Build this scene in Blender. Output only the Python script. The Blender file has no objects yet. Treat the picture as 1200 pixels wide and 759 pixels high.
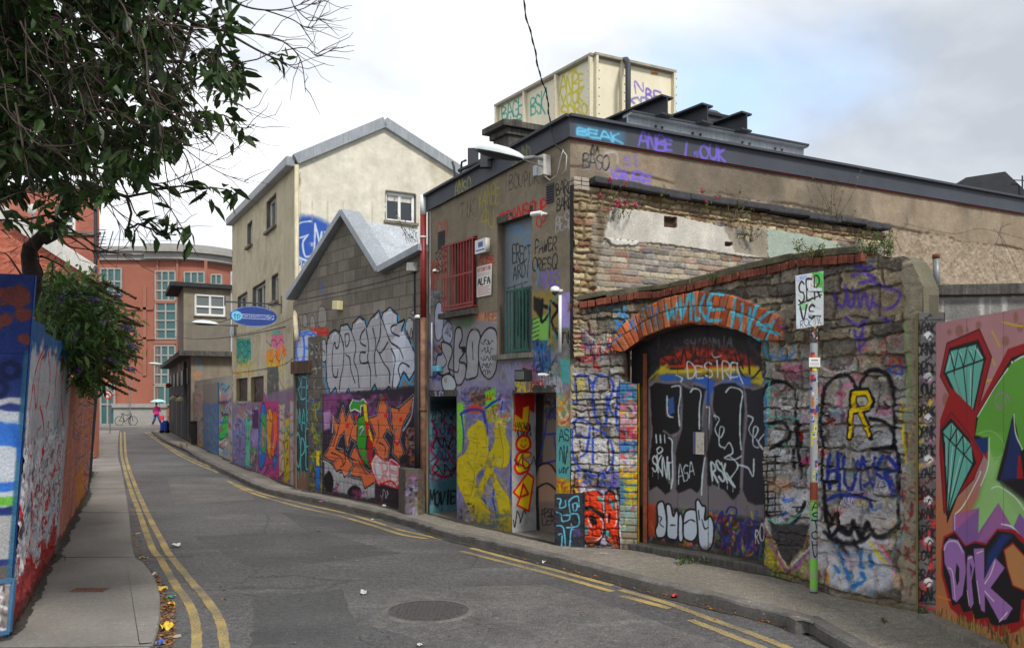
import bpy,bmesh,math,random
import numpy as np
from mathutils import Vector,Matrix,noise as mnoise
R=math.radians
random.seed(7)
RS=np.random.RandomState(11)
scene=bpy.context.scene
col=scene.collection
# ------------------------------------------------------------------ camera, sky, sun, exposure
F,HZ,EYE=950.0,470.0,1.85
cam_d=bpy.data.cameras.new('camera');cam=bpy.data.objects.new('camera',cam_d);col.objects.link(cam)
cam.location=(0,0,EYE);cam.rotation_euler=(R(90),0,0)
cam_d.sensor_width=36;cam_d.lens=36 * F / 1200;cam_d.shift_y=(HZ - 379.5) / 1200
cam_d.clip_start=0.05;cam_d.clip_end=3000
scene.camera=cam
SUN_EL,SUN_AZ=48,150     # azimuth clockwise from +Y
world=bpy.data.worlds.new('World');scene.world=world;world.use_nodes=True
wt=world.node_tree;wt.nodes.clear()
def wn(t,**k):
 n=wt.nodes.new(t)
 for a,b in k.items():setattr(n,a,b)
 return n
out=wn('ShaderNodeOutputWorld');bg=wn('ShaderNodeBackground');bg.inputs['Strength'].default_value=0.12
sky=wn('ShaderNodeTexSky',sky_type='NISHITA');sky.sun_disc=False
sky.sun_elevation=R(SUN_EL);sky.sun_rotation=R(SUN_AZ)
tc=wn('ShaderNodeTexCoord')
mp=wn('ShaderNodeMapping');mp.inputs['Scale'].default_value=(1.0,1.0,2.1)
mp.inputs['Location'].default_value=(0.35,0.1,0.2)
wt.links.new(tc.outputs['Generated'],mp.inputs[0])
n1=wn('ShaderNodeTexNoise');n1.inputs['Scale'].default_value=2.1;n1.inputs['Detail'].default_value=6;n1.inputs['Roughness'].default_value=.5
n1.inputs['Distortion'].default_value=.35
wt.links.new(mp.outputs[0],n1.inputs['Vector'])
cr=wn('ShaderNodeValToRGB')       # cloud brightness
cr.color_ramp.elements[0].position=.36;cr.color_ramp.elements[0].color=(4.0,4.35,4.85,1)
cr.color_ramp.elements[1].position=.62;cr.color_ramp.elements[1].color=(7.5,7.7,7.9,1)
wt.links.new(n1.outputs['Fac'],cr.inputs[0])
# brighter cloud towards the left of the lane, greyer to the right
sep=wn('ShaderNodeSeparateXYZ');wt.links.new(tc.outputs['Generated'],sep.inputs[0])
mr=wn('ShaderNodeMapRange');mr.inputs['From Min'].default_value=-.25;mr.inputs['From Max'].default_value=.45
mr.inputs['To Min'].default_value=.94;mr.inputs['To Max'].default_value=.80
wt.links.new(sep.outputs['X'],mr.inputs['Value'])
vm=wn('ShaderNodeVectorMath',operation='SCALE');wt.links.new(cr.outputs[0],vm.inputs[0]);wt.links.new(mr.outputs[0],vm.inputs['Scale'])
# a hole in the cloud where the blue shows
d0=Vector(((865-600)/F,1,(HZ-100)/F)).normalized()
sub=wn('ShaderNodeVectorMath',operation='SUBTRACT');sub.inputs[1].default_value=d0
wt.links.new(tc.outputs['Generated'],sub.inputs[0])
msc=wn('ShaderNodeVectorMath',operation='MULTIPLY');msc.inputs[1].default_value=(6.6,6.6,13);wt.links.new(sub.outputs[0],msc.inputs[0])
ln=wn('ShaderNodeVectorMath',operation='LENGTH');wt.links.new(msc.outputs[0],ln.inputs[0])
n2=wn('ShaderNodeTexNoise');n2.inputs['Scale'].default_value=5.5;n2.inputs['Detail'].default_value=6
wt.links.new(tc.outputs['Generated'],n2.inputs['Vector'])
ma=wn('ShaderNodeMath',operation='MULTIPLY_ADD');ma.inputs[1].default_value=2.2;wt.links.new(n2.outputs['Fac'],ma.inputs[0]);wt.links.new(ln.outputs['Value'],ma.inputs[2])
mr2=wn('ShaderNodeMapRange',interpolation_type='SMOOTHSTEP');mr2.inputs['From Min'].default_value=1.25;mr2.inputs['From Max'].default_value=2.35
mr2.inputs['To Min'].default_value=.35;mr2.inputs['To Max'].default_value=1.0
wt.links.new(ma.outputs[0],mr2.inputs['Value'])
mx=wn('ShaderNodeMixRGB');wt.links.new(mr2.outputs[0],mx.inputs[0]);wt.links.new(vm.outputs[0],mx.inputs[2])
bsc=wn('ShaderNodeVectorMath',operation='SCALE');bsc.inputs['Scale'].default_value=2.2
wt.links.new(sky.outputs[0],bsc.inputs[0]);wt.links.new(bsc.outputs[0],mx.inputs[1])
wt.links.new(mx.outputs[0],bg.inputs['Color']);wt.links.new(bg.outputs[0],out.inputs[0])
sun_d=bpy.data.lights.new('sun','SUN');sun_d.energy=2.3;sun_d.angle=R(11);sun_d.color=(1,.96,.9)
sun=bpy.data.objects.new('sun',sun_d);col.objects.link(sun)
sd=Vector((math.sin(R(SUN_AZ))*math.cos(R(SUN_EL)),math.cos(R(SUN_AZ))*math.cos(R(SUN_EL)),math.sin(R(SUN_EL))))
sun.rotation_euler=sd.to_track_quat('Z','Y').to_euler();sun.location=(5,-5,20)
vs=scene.view_settings;vs.view_transform='Standard';vs.look='None';vs.exposure=0.58;vs.gamma=1;vs.use_curve_mapping=False

# ------------------------------------------------------------------ scene-graph helpers
def tag(o,label=None,cat=None,group=None,kind=None):
 if label:o['label']=label
 if cat:o['category']=cat
 if group:o['group']=group
 if kind:o['kind']=kind
 return o
def empty(name,label,cat,loc=(0,0,0),rz=0,group=None):
 o=bpy.data.objects.new(name,None);col.objects.link(o);o.location=loc;o.rotation_euler=(0,0,rz)
 o.empty_display_size=.2
 return tag(o,label,cat,group)
def par(o,p):
 """parent with world-space mesh kept in place"""
 if p is None:return o
 o.parent=p
 def wm(q):
  b=Matrix.LocRotScale(q.location,q.rotation_euler,None)
  return wm(q.parent) @ q.matrix_parent_inverse @ b if q.parent else b
 o.matrix_parent_inverse=wm(p).inverted()
 return o
def mkobj(name,me,mat,parent=None):
 o=bpy.data.objects.new(name,me);col.objects.link(o)
 if mat is not None:me.materials.append(mat)
 return par(o,parent)

class MB:
 """collects polygons; build() links them as one mesh"""
 def __init__(s):s.v=[];s.f=[]
 def add(s,vs_,fs):
  n=len(s.v);s.v+=[tuple(p) for p in vs_];s.f+=[tuple(i+n for i in f) for f in fs];return s
 def box(s,c,sx,sy,sz,ax=None):
  """c centre; ax = (ux, uy, uz) axes"""
  ux,uy,uz=ax if ax else (Vector((1,0,0)),Vector((0,1,0)),Vector((0,0,1)))
  c=Vector(c);P=[]
  for k in (-.5,.5):
   for a,b in ((-.5,-.5),(.5,-.5),(.5,.5),(-.5,.5)):
    P.append(c+ux*a*sx+uy*b*sy+uz*k*sz)
  return s.add(P,[(0,3,2,1),(4,5,6,7),(0,1,5,4),(1,2,6,5),(2,3,7,6),(3,0,4,7)])
 def bar(s,a,b,w,h,up=(0,0,1)):
  a=Vector(a);b=Vector(b);d=(b-a);L=d.length;d.normalize();up=Vector(up)
  side=d.cross(up)
  if side.length < 1e-4:side=Vector((1,0,0))
  side.normalize();u2=side.cross(d)
  return s.box((a+b)/2,L,w,h,(d,side,u2))
 def tube(s,pts,r,n=8,cap=True):
  pts=[Vector(p) for p in pts];rr=r if isinstance(r,(list,tuple)) else [r]*len(pts)
  V=[];Fc=[];prev=None
  for i,p in enumerate(pts):
   d=(pts[min(i+1,len(pts)-1)] - pts[max(i-1,0)])
   if d.length < 1e-6:d=Vector((0,0,1))
   d.normalize()
   if prev is None:
    prev=d.orthogonal().normalized()
   prev=(prev - d*prev.dot(d))
   if prev.length < 1e-5:prev=d.orthogonal()
   prev.normalize();q=d.cross(prev)
   for k in range(n):
    a=2*math.pi*k/n;V.append(p+(prev*math.cos(a)+q*math.sin(a))*rr[i])
  for i in range(len(pts)-1):
   for k in range(n):
    Fc.append((i*n+k,i*n+(k+1) % n,(i+1)*n+(k+1) % n,(i+1)*n+k))
  if cap:Fc.append(tuple(range(n-1,-1,-1)));Fc.append(tuple((len(pts)-1)*n+k for k in range(n)))
  return s.add(V,Fc)
 def prism(s,poly,d):
  """poly: list of 3D points (planar), extruded by vector d"""
  n=len(poly);P=[Vector(p) for p in poly];d=Vector(d)
  Fc=[tuple(range(n)),tuple(range(2*n-1,n-1,-1))]
  for i in range(n):Fc.append((i,i+n,(i+1) % n+n,(i+1) % n))
  return s.add(P+[p+d for p in P],Fc)
 def build(s,name,mat,parent=None,smooth=False,bevel=0):
  me=bpy.data.meshes.new(name);me.from_pydata(s.v,[],s.f)
  bm=bmesh.new();bm.from_mesh(me);bmesh.ops.recalc_face_normals(bm,faces=bm.faces)
  if bevel:bmesh.ops.bevel(bm,geom=[e for e in bm.edges if len(e.link_faces)==2 and e.calc_face_angle(0) > .6],offset=bevel,segments=2,profile=.6,affect='EDGES')
  bm.to_mesh(me);bm.free();me.update()
  if smooth:me.polygons.foreach_set('use_smooth',[True]*len(me.polygons))
  return mkobj(name,me,mat,parent)

# ------------------------------------------------------------------ materials
def lin(c):
 c=np.asarray(c,float)/255.
 return np.where(c <= .04045,c/12.92,((c+.055)/1.055)**2.4)
def mat(name,rgb,rough=.8,var=.25,scale=6,bump=.2,bscale=60,metal=0,attr=None,spec=.4,fine=.12,streak=0,grime=None):
 m=bpy.data.materials.new(name);m.use_nodes=True;t=m.node_tree;b=t.nodes['Principled BSDF']
 b.inputs['Roughness'].default_value=rough;b.inputs['Metallic'].default_value=metal
 b.inputs['Specular IOR Level'].default_value=spec
 L=t.links;tcn=t.nodes.new('ShaderNodeTexCoord')
 def nz(sc,det=5,ro=.6,sc3=None):
  n=t.nodes.new('ShaderNodeTexNoise');n.inputs['Scale'].default_value=sc;n.inputs['Detail'].default_value=det;n.inputs['Roughness'].default_value=ro
  if sc3:
   mm=t.nodes.new('ShaderNodeMapping');mm.inputs['Scale'].default_value=sc3;L.new(tcn.outputs['Object'],mm.inputs[0]);L.new(mm.outputs[0],n.inputs['Vector'])
  else:L.new(tcn.outputs['Object'],n.inputs['Vector'])
  return n
 if attr:
  a=t.nodes.new('ShaderNodeAttribute');a.attribute_name=attr;src=a.outputs['Color']
 else:
  a=t.nodes.new('ShaderNodeRGB');c=lin(rgb);a.outputs[0].default_value=(c[0],c[1],c[2],1);src=a.outputs[0]
 def mult(src,n,lo,hi,f0=.3,f1=.7):
  r=t.nodes.new('ShaderNodeMapRange');r.inputs['From Min'].default_value=f0;r.inputs['From Max'].default_value=f1
  r.inputs['To Min'].default_value=lo;r.inputs['To Max'].default_value=hi;L.new(n.outputs['Fac'],r.inputs['Value'])
  v=t.nodes.new('ShaderNodeVectorMath');v.operation='SCALE';L.new(src,v.inputs[0]);L.new(r.outputs[0],v.inputs['Scale']);return v.outputs[0]
 if var:src=mult(src,nz(scale),1-var,1+var)
 if fine:src=mult(src,nz(bscale*1.7,3),1-fine,1+fine)
 if streak:src=mult(src,nz(5,4,.6,(6,6,.35)),1-streak,1.0,.42,.62)
 L.new(src,b.inputs['Base Color'])
 if bump:
  bn=t.nodes.new('ShaderNodeBump');bn.inputs['Strength'].default_value=bump;bn.inputs['Distance'].default_value=.01
  L.new(nz(bscale,6).outputs['Fac'],bn.inputs['Height']);L.new(bn.outputs[0],b.inputs['Normal'])
 return m
M={}
M['paint']=mat('weathered_masonry_paint',None,attr='Col',var=.10,scale=3,rough=.82,bump=.35,bscale=90,fine=.14,spec=.25)
M['paint_rough']=mat('rough_stone_and_paint',None,attr='Col',var=.12,scale=5,rough=.9,bump=.8,bscale=45,fine=.22,spec=.2)
M['paint_gloss']=mat('spray_paint_on_board',None,attr='Col',var=.07,scale=2,rough=.55,bump=.1,bscale=60,fine=.05,spec=.4)
M['sign']=mat('printed_sign',None,attr='Col',var=.05,rough=.5,bump=.02,fine=.03)
M['charcoal']=mat('charcoal_fascia_paint',(62,66,74),.6,.12,2,.15,30,fine=.08,streak=.15)
M['charcoal2']=mat('dark_roof_felt',(48,50,54),.9,.2,3,.3,40)
M['steel']=mat('grey_primed_steel',(186,192,199),.55,.12,3,.1,40,streak=.2)
M['steel_d']=mat('dark_painted_steel',(50,54,60),.6,.15,3,.1,40)
M['tank']=mat('cream_tank_paint',None,attr='Col',var=.05,scale=2,rough=.5,bump=.05,bscale=30,fine=.03,spec=.4)
M['concrete']=mat('weathered_concrete',(128,122,112),.92,.3,4,.6,50,streak=.3)
M['concrete_d']=mat('dark_mossy_concrete',(86,83,78),.95,.45,5,.8,40,streak=.4)
M['coping']=mat('pale_metal_coping',(150,156,163),.45,.12,3,.05,30,streak=.2)
M['sheet']=mat('pale_grey_roof_sheet',(178,184,190),.5,.15,3,.15,12,streak=.25)
M['white']=mat('white_plastic',(225,226,224),.45,.06,4,.03,40)
M['white_old']=mat('dirty_white_paint',(200,199,192),.6,.12,5,.1,40,streak=.2)
M['black']=mat('black_paint',(26,26,28),.6,.2,6,.1,40)
M['dark']=mat('dark_interior',(20,20,22),.9,.2,3,0)
M['red']=mat('red_gloss_paint',(128,38,32),.45,.18,9,.1,40,fine=.12)
M['rust']=mat('rust',(112,62,40),.9,.35,14,.4,60)
M['green']=mat('dark_green_iron',(22,84,68),.5,.2,9,.1,40)
M['cream_pipe']=mat('cream_gutter_paint',(196,186,158),.6,.15,4,.1,40,streak=.2)
M['bark']=mat('dark_bark',(52,44,38),.95,.35,12,.9,30)
M['twig']=mat('bare_twig',(62,50,42),.9,.3,14,.5,30)
M['pole']=mat('galvanised_pole',(120,122,122),.45,.2,8,.1,40,metal=.3)
M['lampglass']=mat('frosted_lamp_cover',(205,212,212),.25,.06,5,0)
M['cable']=mat('black_cable',(24,24,26),.6,0,5,0)
def glass(name,rgb,rough=.08):
 m=bpy.data.materials.new(name);m.use_nodes=True;t=m.node_tree;b=t.nodes['Principled BSDF']
 c=lin(rgb);b.inputs['Base Color'].default_value=(*c,1);b.inputs['Roughness'].default_value=rough;b.inputs['Specular IOR Level'].default_value=.8
 n=t.nodes.new('ShaderNodeTexNoise');n.inputs['Scale'].default_value=1.5
 r=t.nodes.new('ShaderNodeMapRange');r.inputs['To Min'].default_value=rough;r.inputs['To Max'].default_value=rough*2.5
 t.links.new(n.outputs['Fac'],r.inputs['Value']);t.links.new(r.outputs[0],b.inputs['Roughness'])
 return m
M['glass']=glass('window_glass',(44,52,58));M['glass_t']=glass('teal_office_glass',(44,92,92))
M['glass_g']=glass('dusty_pane',(88,96,96),.3)
def leafmat(name,c1,c2,trans=.35):
 m=bpy.data.materials.new(name);m.use_nodes=True;t=m.node_tree;b=t.nodes['Principled BSDF']
 g=t.nodes.new('ShaderNodeNewGeometry');r=t.nodes.new('ShaderNodeValToRGB')
 r.color_ramp.elements[0].color=(*lin(c1),1);r.color_ramp.elements[1].color=(*lin(c2),1)
 t.links.new(g.outputs['Random Per Island'],r.inputs[0]);t.links.new(r.outputs[0],b.inputs['Base Color'])
 b.inputs['Roughness'].default_value=.45;b.inputs['Specular IOR Level'].default_value=.35
 if trans:
  tr=t.nodes.new('ShaderNodeBsdfTranslucent');mm=t.nodes.new('ShaderNodeMixShader');mm.inputs[0].default_value=trans
  t.links.new(r.outputs[0],tr.inputs[0]);t.links.new(b.outputs[0],mm.inputs[1]);t.links.new(tr.outputs[0],mm.inputs[2])
  t.links.new(mm.outputs[0],t.nodes['Material Output'].inputs[0])
 return m
M['leaf']=leafmat('tree_leaf',(30,48,24),(62,86,38),.3)
M['leaf2']=leafmat('bush_leaf',(48,78,40),(104,130,66),.35)
M['weed']=leafmat('weed_leaf',(70,78,36),(130,130,66),.3)
M['bloom']=leafmat('purple_bloom',(104,82,150),(150,120,190),.1)
M['seedhead']=leafmat('brown_seed_head',(72,60,44),(108,88,62),.0)
M['pink']=leafmat('pink_bloom',(190,40,90),(220,80,130),.1)
M['litter']=leafmat('fallen_leaf_litter',(78,52,34),(166,112,54),.0)

# ------------------------------------------------------------------ photo rays onto real planes
def ray(px,py,Z):return Vector(((px-600)/F*Z,Z,EYE+(HZ-py)/F*Z))
def gz(px,py,z=0.0):
 Z=(EYE-z)*F/(py-HZ);return Vector(((px-600)/F*Z,Z,z))
class Path:
 """a vertical wall surface standing on a plan polyline; (u, z) coordinates"""
 def __init__(s,pts,lean=0.0):
  s.p=[np.array(q[:2],float) for q in pts];s.lean=lean
  s.L=[float(np.linalg.norm(s.p[i+1]-s.p[i])) for i in range(len(pts)-1)]
  s.cu=[0]+list(np.cumsum(s.L));s.len=s.cu[-1]
  s.d=[(s.p[i+1]-s.p[i])/s.L[i] for i in range(len(s.L))]
  s.n=[]
  for i,d in enumerate(s.d):
   n=np.array([d[1],-d[0]])
   if np.dot(n,-s.p[i]) < 0:n=-n
   s.n.append(n)
 def uz(s,px,py):
  r=(px-600)/F;z=1.5
  for it in range(4 if s.lean else 1):
   best=None
   for i,d in enumerate(s.d):
    p=s.p[i]+s.n[i]*s.lean*z
    den=d[0]-r*d[1]
    if abs(den) < 1e-9:continue
    t=(r*p[1]-p[0])/den
    lo=-1e9 if i==0 else -1e-6;hi=1e9 if i==len(s.d)-1 else s.L[i]+1e-6
    if lo <= t <= hi:
     Y=p[1]+d[1]*t
     if Y > .3:best=(s.cu[i]+t,Y) if best is None or (0 <= t <= s.L[i] and Y < best[1]) or best[1] < .3 else best
   if best is None:best=(0,s.p[0][1])
   z=EYE+(HZ-py)*best[1]/F
  return best[0],z,best[1]
 def seg(s,u):
  for i in range(len(s.L)):
   if u <= s.cu[i+1] or i==len(s.L)-1:return i
 def P(s,u,z,off=0.0):
  i=s.seg(u);q=s.p[i]+s.d[i]*(u-s.cu[i])+s.n[i]*(off+s.lean*z)
  return Vector((q[0],q[1],z))
 def at(s,px,py,off=0.0):
  u,z,_=s.uz(px,py);return s.P(u,z,off)
 def grid(s,U,Z,H):
  """arrays -> xyz, with corners mitred by blending normals"""
  U=np.asarray(U);idx=np.clip(np.searchsorted(s.cu,U,side='right')-1,0,len(s.L)-1)
  p=np.array(s.p)[idx];d=np.array(s.d)[idx];cu=np.array(s.cu)[idx];n=np.array(s.n)[idx].copy()
  for k in range(1,len(s.L)):
   w=np.clip(1-np.abs(U-s.cu[k])/.08,0,1)[:,None]*.5
   a=s.n[k-1];b=s.n[k]
   other=np.where((U < s.cu[k])[:,None],b,a)
   n=n*(1-w)+other*w
  n /= np.linalg.norm(n,axis=1)[:,None]
  q=p+d*(U-cu)[:,None]
  off=H+s.lean*Z
  X=q[None,:,0]+n[None,:,0]*off;Y=q[None,:,1]+n[None,:,1]*off
  return np.stack([X,Y,Z],-1)

# ------------------------------------------------------------------ numpy noise and masonry
def vnoise(nz,nu,cell,seed,cellz=None):
 rs=np.random.RandomState(seed);cz=cellz or cell
 gz_,gu=int(nz/cz)+3,int(nu/cell)+3;g=rs.rand(gz_,gu).astype(np.float32)
 y=np.arange(nz)/cz;x=np.arange(nu)/cell;yi=y.astype(int);xi=x.astype(int)
 fy=y-yi;fx=x-xi;fy=fy*fy*(3-2*fy);fx=fx*fx*(3-2*fx)
 a=g[yi][:,xi];b=g[yi][:,xi+1];c=g[yi+1][:,xi];d=g[yi+1][:,xi+1]
 return (a*(1-fx)+b*fx)*(1-fy)[:,None]+(c*(1-fx)+d*fx)*fy[:,None]
def fbm(nz,nu,cell,seed,octv=4,cellz=None):
 o=np.zeros((nz,nu),np.float32);a=1;tot=0
 for k in range(octv):
  c=cell/2**k
  if c < 1.2:break
  o+=a*vnoise(nz,nu,c,seed+k*13,(cellz/2**k) if cellz and cellz/2**k > 1.1 else None if not cellz else 1.2);tot+=a;a*=.55
 return o/tot
def masonry(U,Z,rowh,lenm,seed,warp=0.0,jit=.3,offset=True,joint=.012,wn_=None):
 """-> id array in 0..1 randoms (3), distance to the nearest joint (m)"""
 rs=np.random.RandomState(seed)
 if warp:
  nz_,nu_=U.shape;cell=wn_ or 30
  U=U+(fbm(nz_,nu_,cell,seed+1,3)-.5)*warp*2;Z=Z+(fbm(nz_,nu_,cell,seed+2,3)-.5)*warp*2
 z=Z.min()-rowh*1.5;rows=[z]
 while z < Z.max()+rowh*2:z+=rowh*(1+jit*rs.uniform(-1,1));rows.append(z)
 rows=np.array(rows);ri=np.clip(np.searchsorted(rows,Z)-1,0,len(rows)-2)
 dz=np.minimum(Z-rows[ri],rows[ri+1]-Z)
 r1=np.zeros_like(U,np.float32);r2=r1.copy();r3=r1.copy();du=r1.copy();u0,u1=U.min()-lenm,U.max()+lenm*2
 for r in range(len(rows)-1):
  m=ri==r
  if not m.any():continue
  x=u0-(lenm/2 if (r % 2 and offset) else 0)-(rs.rand()*lenm if jit > .1 else 0);cs=[x]
  while x < u1:x+=lenm*(1+1.6*jit*rs.uniform(-.8,1));cs.append(x)
  cs=np.array(cs);uu=U[m];ci=np.clip(np.searchsorted(cs,uu)-1,0,len(cs)-2)
  du[m]=np.minimum(uu-cs[ci],cs[ci+1]-uu)
  a=rs.rand(len(cs),3);r1[m]=a[ci,0];r2[m]=a[ci,1];r3[m]=a[ci,2]
 return r1,r2,r3,np.minimum(dz,du)
def sstep(x,a,b):
 t=np.clip((x-a)/(b-a),0,1);return t*t*(3-2*t)

# ------------------------------------------------------------------ canvas: paint laid on a wall in wall coordinates
def catmull(P,n=6,closed=False):
 P=[np.array(p,float) for p in P]
 if len(P) < 3:return P
 o=[];N=len(P);rng=N if closed else N-1
 for i in range(rng):
  if closed:a,b,c,d=P[i-1],P[i],P[(i+1) % N],P[(i+2) % N]
  else:a=P[max(i-1,0)];b=P[i];c=P[i+1];d=P[min(i+2,N-1)]
  for k in range(n):
   t=k/n;o.append(.5*((2*b)+(-a+c)*t+(2*a-5*b+4*c-d)*t*t+(-a+3*b-3*c+d)*t**3))
 if not closed:o.append(P[-1])
 return o
COL=dict(K=(24,23,26),W=(222,224,226),S=(150,150,154),S2=(176,178,182),R=(186,32,30),O=(222,112,48),Y=(214,190,30),Y2=(228,208,60),B=(34,62,150),B2=(40,84,190),
 LB=(96,176,216),C=(70,190,200),T=(88,176,172),G=(62,158,52),G2=(130,196,60),P=(104,70,170),P2=(150,130,204),M=(180,40,104),PK=(216,140,170),BR=(104,72,52),SA=(216,130,92),OR=(204,74,44),GR=(110,108,106),DG=(66,66,70),LI=(176,164,214),MT=(120,200,180),GP=(150,148,152),RU=(140,62,34))
def C_(c):return np.array(COL[c] if isinstance(c,str) else c,np.float32)
TILE=fbm(1400,1400,5.0,77,2)-.5;TILE /= TILE.std()*2.2
class Canvas:
 rag=.9;sat=1.0;maxstep=1e9
 def __init__(s,path,u0,u1,z0,z1,res,base=(128,124,116)):
  s.path=path;s.u0,s.u1,s.z0,s.z1,s.res=u0,u1,z0,z1,res
  s.nu=int((u1-u0)/res)+1;s.nz=int((z1-z0)/res)+1
  s.a=np.zeros((s.nz,s.nu,3),np.float32)+np.array(base,np.float32)
  s.h=np.zeros((s.nz,s.nu),np.float32)
  s.seed=random.randint(0,9999)
  s.warp=None
 def UZ(s):
  return np.meshgrid(s.u0+np.arange(s.nu)*s.res,s.z0+np.arange(s.nz)*s.res)
 def c(s,p):
  u,z,d=s.path.uz(p[0],p[1]);return np.array([(u-s.u0)/s.res,(z-s.z0)/s.res])
 def k(s,p):
  """canvas cells per photo px at p (vertical scale)"""
  return s.path.uz(p[0],p[1])[2]/F/s.res
 def noise(s,cell_m,seed,octv=4,cz=None):return fbm(s.nz,s.nu,max(cell_m/s.res,1.5),seed,octv,(cz/s.res if cz else None))
 def comp(s,al,x0,y0,colr,op=1.0,spray=0.0):
  h,w=al.shape
  if spray:al=al*(1-spray*RS.rand(h,w).astype(np.float32))
  al=(al*op)[...,None];v=s.a[y0:y0+h,x0:x0+w];s.a[y0:y0+h,x0:x0+w]=v*(1-al)+C_(colr)*al
 def _stroke(s,P,wc,colr,soft=1.0,op=1.0,spray=0.0):
  P=np.array(P);wa=np.asarray(wc,float);W=wa if wa.ndim else np.full(len(P),float(wa));pad=W.max()/2+soft+1
  x0=int(max(P[:,0].min()-pad,0));x1=int(min(P[:,0].max()+pad+1,s.nu));y0=int(max(P[:,1].min()-pad,0));y1=int(min(P[:,1].max()+pad+1,s.nz))
  if x1 <= x0 or y1 <= y0:return
  al=np.zeros((y1-y0,x1-x0),np.float32)
  for i in range(len(P)-1):
   a,b=P[i],P[i+1]
   if abs(b[0]-a[0]) > s.maxstep:continue
   ww=max(W[i],W[i+1]);p_=ww/2+soft+1
   ax=int(max(min(a[0],b[0])-p_,x0));bx=int(min(max(a[0],b[0])+p_+1,x1));ay=int(max(min(a[1],b[1])-p_,y0));by=int(min(max(a[1],b[1])+p_+1,y1))
   if bx <= ax or by <= ay:continue
   X=np.arange(ax,bx)[None,:]-a[0];Y=np.arange(ay,by)[:,None]-a[1];d=b-a;L2=max(d@d,1e-6)
   t=np.clip((X*d[0]+Y*d[1])/L2,0,1);dist=np.hypot(X-t*d[0],Y-t*d[1]);w=W[i]+(W[i+1]-W[i])*t
   v=np.clip((w/2-dist)/soft+.5,0,1);sl=al[ay-y0:by-y0,ax-x0:bx-x0];np.maximum(sl,v,out=sl)
  if s.rag:al=np.clip(al+TILE[y0 % 700:y0 % 700+al.shape[0],x0 % 700:x0 % 700+al.shape[1]][:al.shape[0],:al.shape[1]]*.35*s.rag*(al > .02)*(al < .98),0,1) if al.shape[0] < 700 and al.shape[1] < 700 else al
  s.comp(al,x0,y0,colr,op,spray)
 def st(s,pts,w,colr,soft=1.0,op=1.0,smooth=True,spray=0.0,taper=False):
  """stroke through photo points, width in photo px"""
  k=s.k(pts[len(pts)//2]);Q=[s.c(p) for p in (catmull(pts,5) if smooth and len(pts) > 2 else pts)]
  W=w*k*(1+.16*np.sin(np.linspace(0,7+len(Q)*.12,len(Q))+pts[0][0]*1.7)) if w > .9 else w*k
  if taper:W=W*np.interp(np.linspace(0,1,len(Q)),[0,.15,.8,1],[.5,1,.9,.35])
  s._stroke(Q,W,colr,max(soft*k,1.0),op,spray)
 def fl(s,pts,colr,soft=1.0,op=1.0,smooth=False,spray=0.0,out=None,ow=2):
  P=catmull(pts,5,True) if smooth else pts
  k=s.k(pts[0]);Q=np.array([s.c(p) for p in P]);sf=max(soft*k,1.0);pad=sf+1
  x0=int(max(Q[:,0].min()-pad,0));x1=int(min(Q[:,0].max()+pad+1,s.nu));y0=int(max(Q[:,1].min()-pad,0));y1=int(min(Q[:,1].max()+pad+1,s.nz))
  if x1 <= x0 or y1 <= y0:return
  X=np.arange(x0,x1)[None,:].astype(np.float32);Y=np.arange(y0,y1)[:,None].astype(np.float32)
  ins=np.zeros((y1-y0,x1-x0),bool);D=np.full(ins.shape,1e9,np.float32)
  for i in range(len(Q)):
   a=Q[i];b=Q[(i+1) % len(Q)];d=b-a;L2=d@d
   if L2 < 1e-6:continue
   if a[1] != b[1]:
    cnd=((a[1] > Y) != (b[1] > Y));ins ^= cnd & (X < (b[0]-a[0])*(Y-a[1])/(b[1]-a[1])+a[0])
   t=np.clip(((X-a[0])*d[0]+(Y-a[1])*d[1])/L2,0,1);D=np.minimum(D,np.hypot(X-a[0]-t*d[0],Y-a[1]-t*d[1]))
  sd_=np.where(ins,D,-D)
  if s.rag and sd_.shape[0] < 700 and sd_.shape[1] < 700:sd_=sd_+TILE[y0 % 700:y0 % 700+sd_.shape[0],x0 % 700:x0 % 700+sd_.shape[1]]*s.rag*k*.7
  al=np.clip(sd_/sf+.5,0,1).astype(np.float32)
  s.comp(al,x0,y0,colr,op,spray)
  if out is not None:s._stroke(np.vstack([Q,Q[:1]]),ow*k,out,1.0)
 def smear(s,pts,pal,n,w=(2,5),ln=(8,30),op=.8,seed=0,soft=2,ang=None):
  """busy layered paint inside the photo-space box (x0,y0,x1,y1)"""
  rs=random.Random(seed);x0,y0,x1,y1=pts
  for i in range(n):
   x=rs.uniform(x0,x1);y=rs.uniform(y0,y1);a=rs.uniform(0,6.28) if ang is None else ang+rs.uniform(-.4,.4);P=[(x,y)];L=rs.uniform(*ln);cv=rs.uniform(-.5,.5)
   for k in range(4):
    a+=cv;x+=math.cos(a)*L/4;y+=math.sin(a)*L/4;P.append((min(max(x,x0),x1),min(max(y,y0),y1)))
   s.st(P,rs.uniform(*w),rs.choice(pal),soft,op*rs.uniform(.6,1),spray=.3)
 def scrib(s,box,colr,w,seed,loops=4,op=1.0):
  """a fast tag written with one line"""
  rs=random.Random(seed);x0,y0,x1,y1=box;P=[];n=loops*4
  for i in range(n+1):
   t=i/n;P.append((x0+(x1-x0)*t+rs.uniform(-.12,.12)*(x1-x0),(y0+y1)/2+(y1-y0)/2*(math.sin(t*loops*6.28+rs.uniform(-.6,.6))*rs.uniform(.5,1))))
  s.st(P,w,colr,.8,op)
 def drips(s,xs,y,ln,w,colr,op=.9,seed=0):
  rs=random.Random(seed)
  for x in xs:s.st([(x,y),(x+rs.uniform(-.3,.3),y+ln*rs.uniform(.4,1.1))],w,colr,.8,op,smooth=False)
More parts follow.
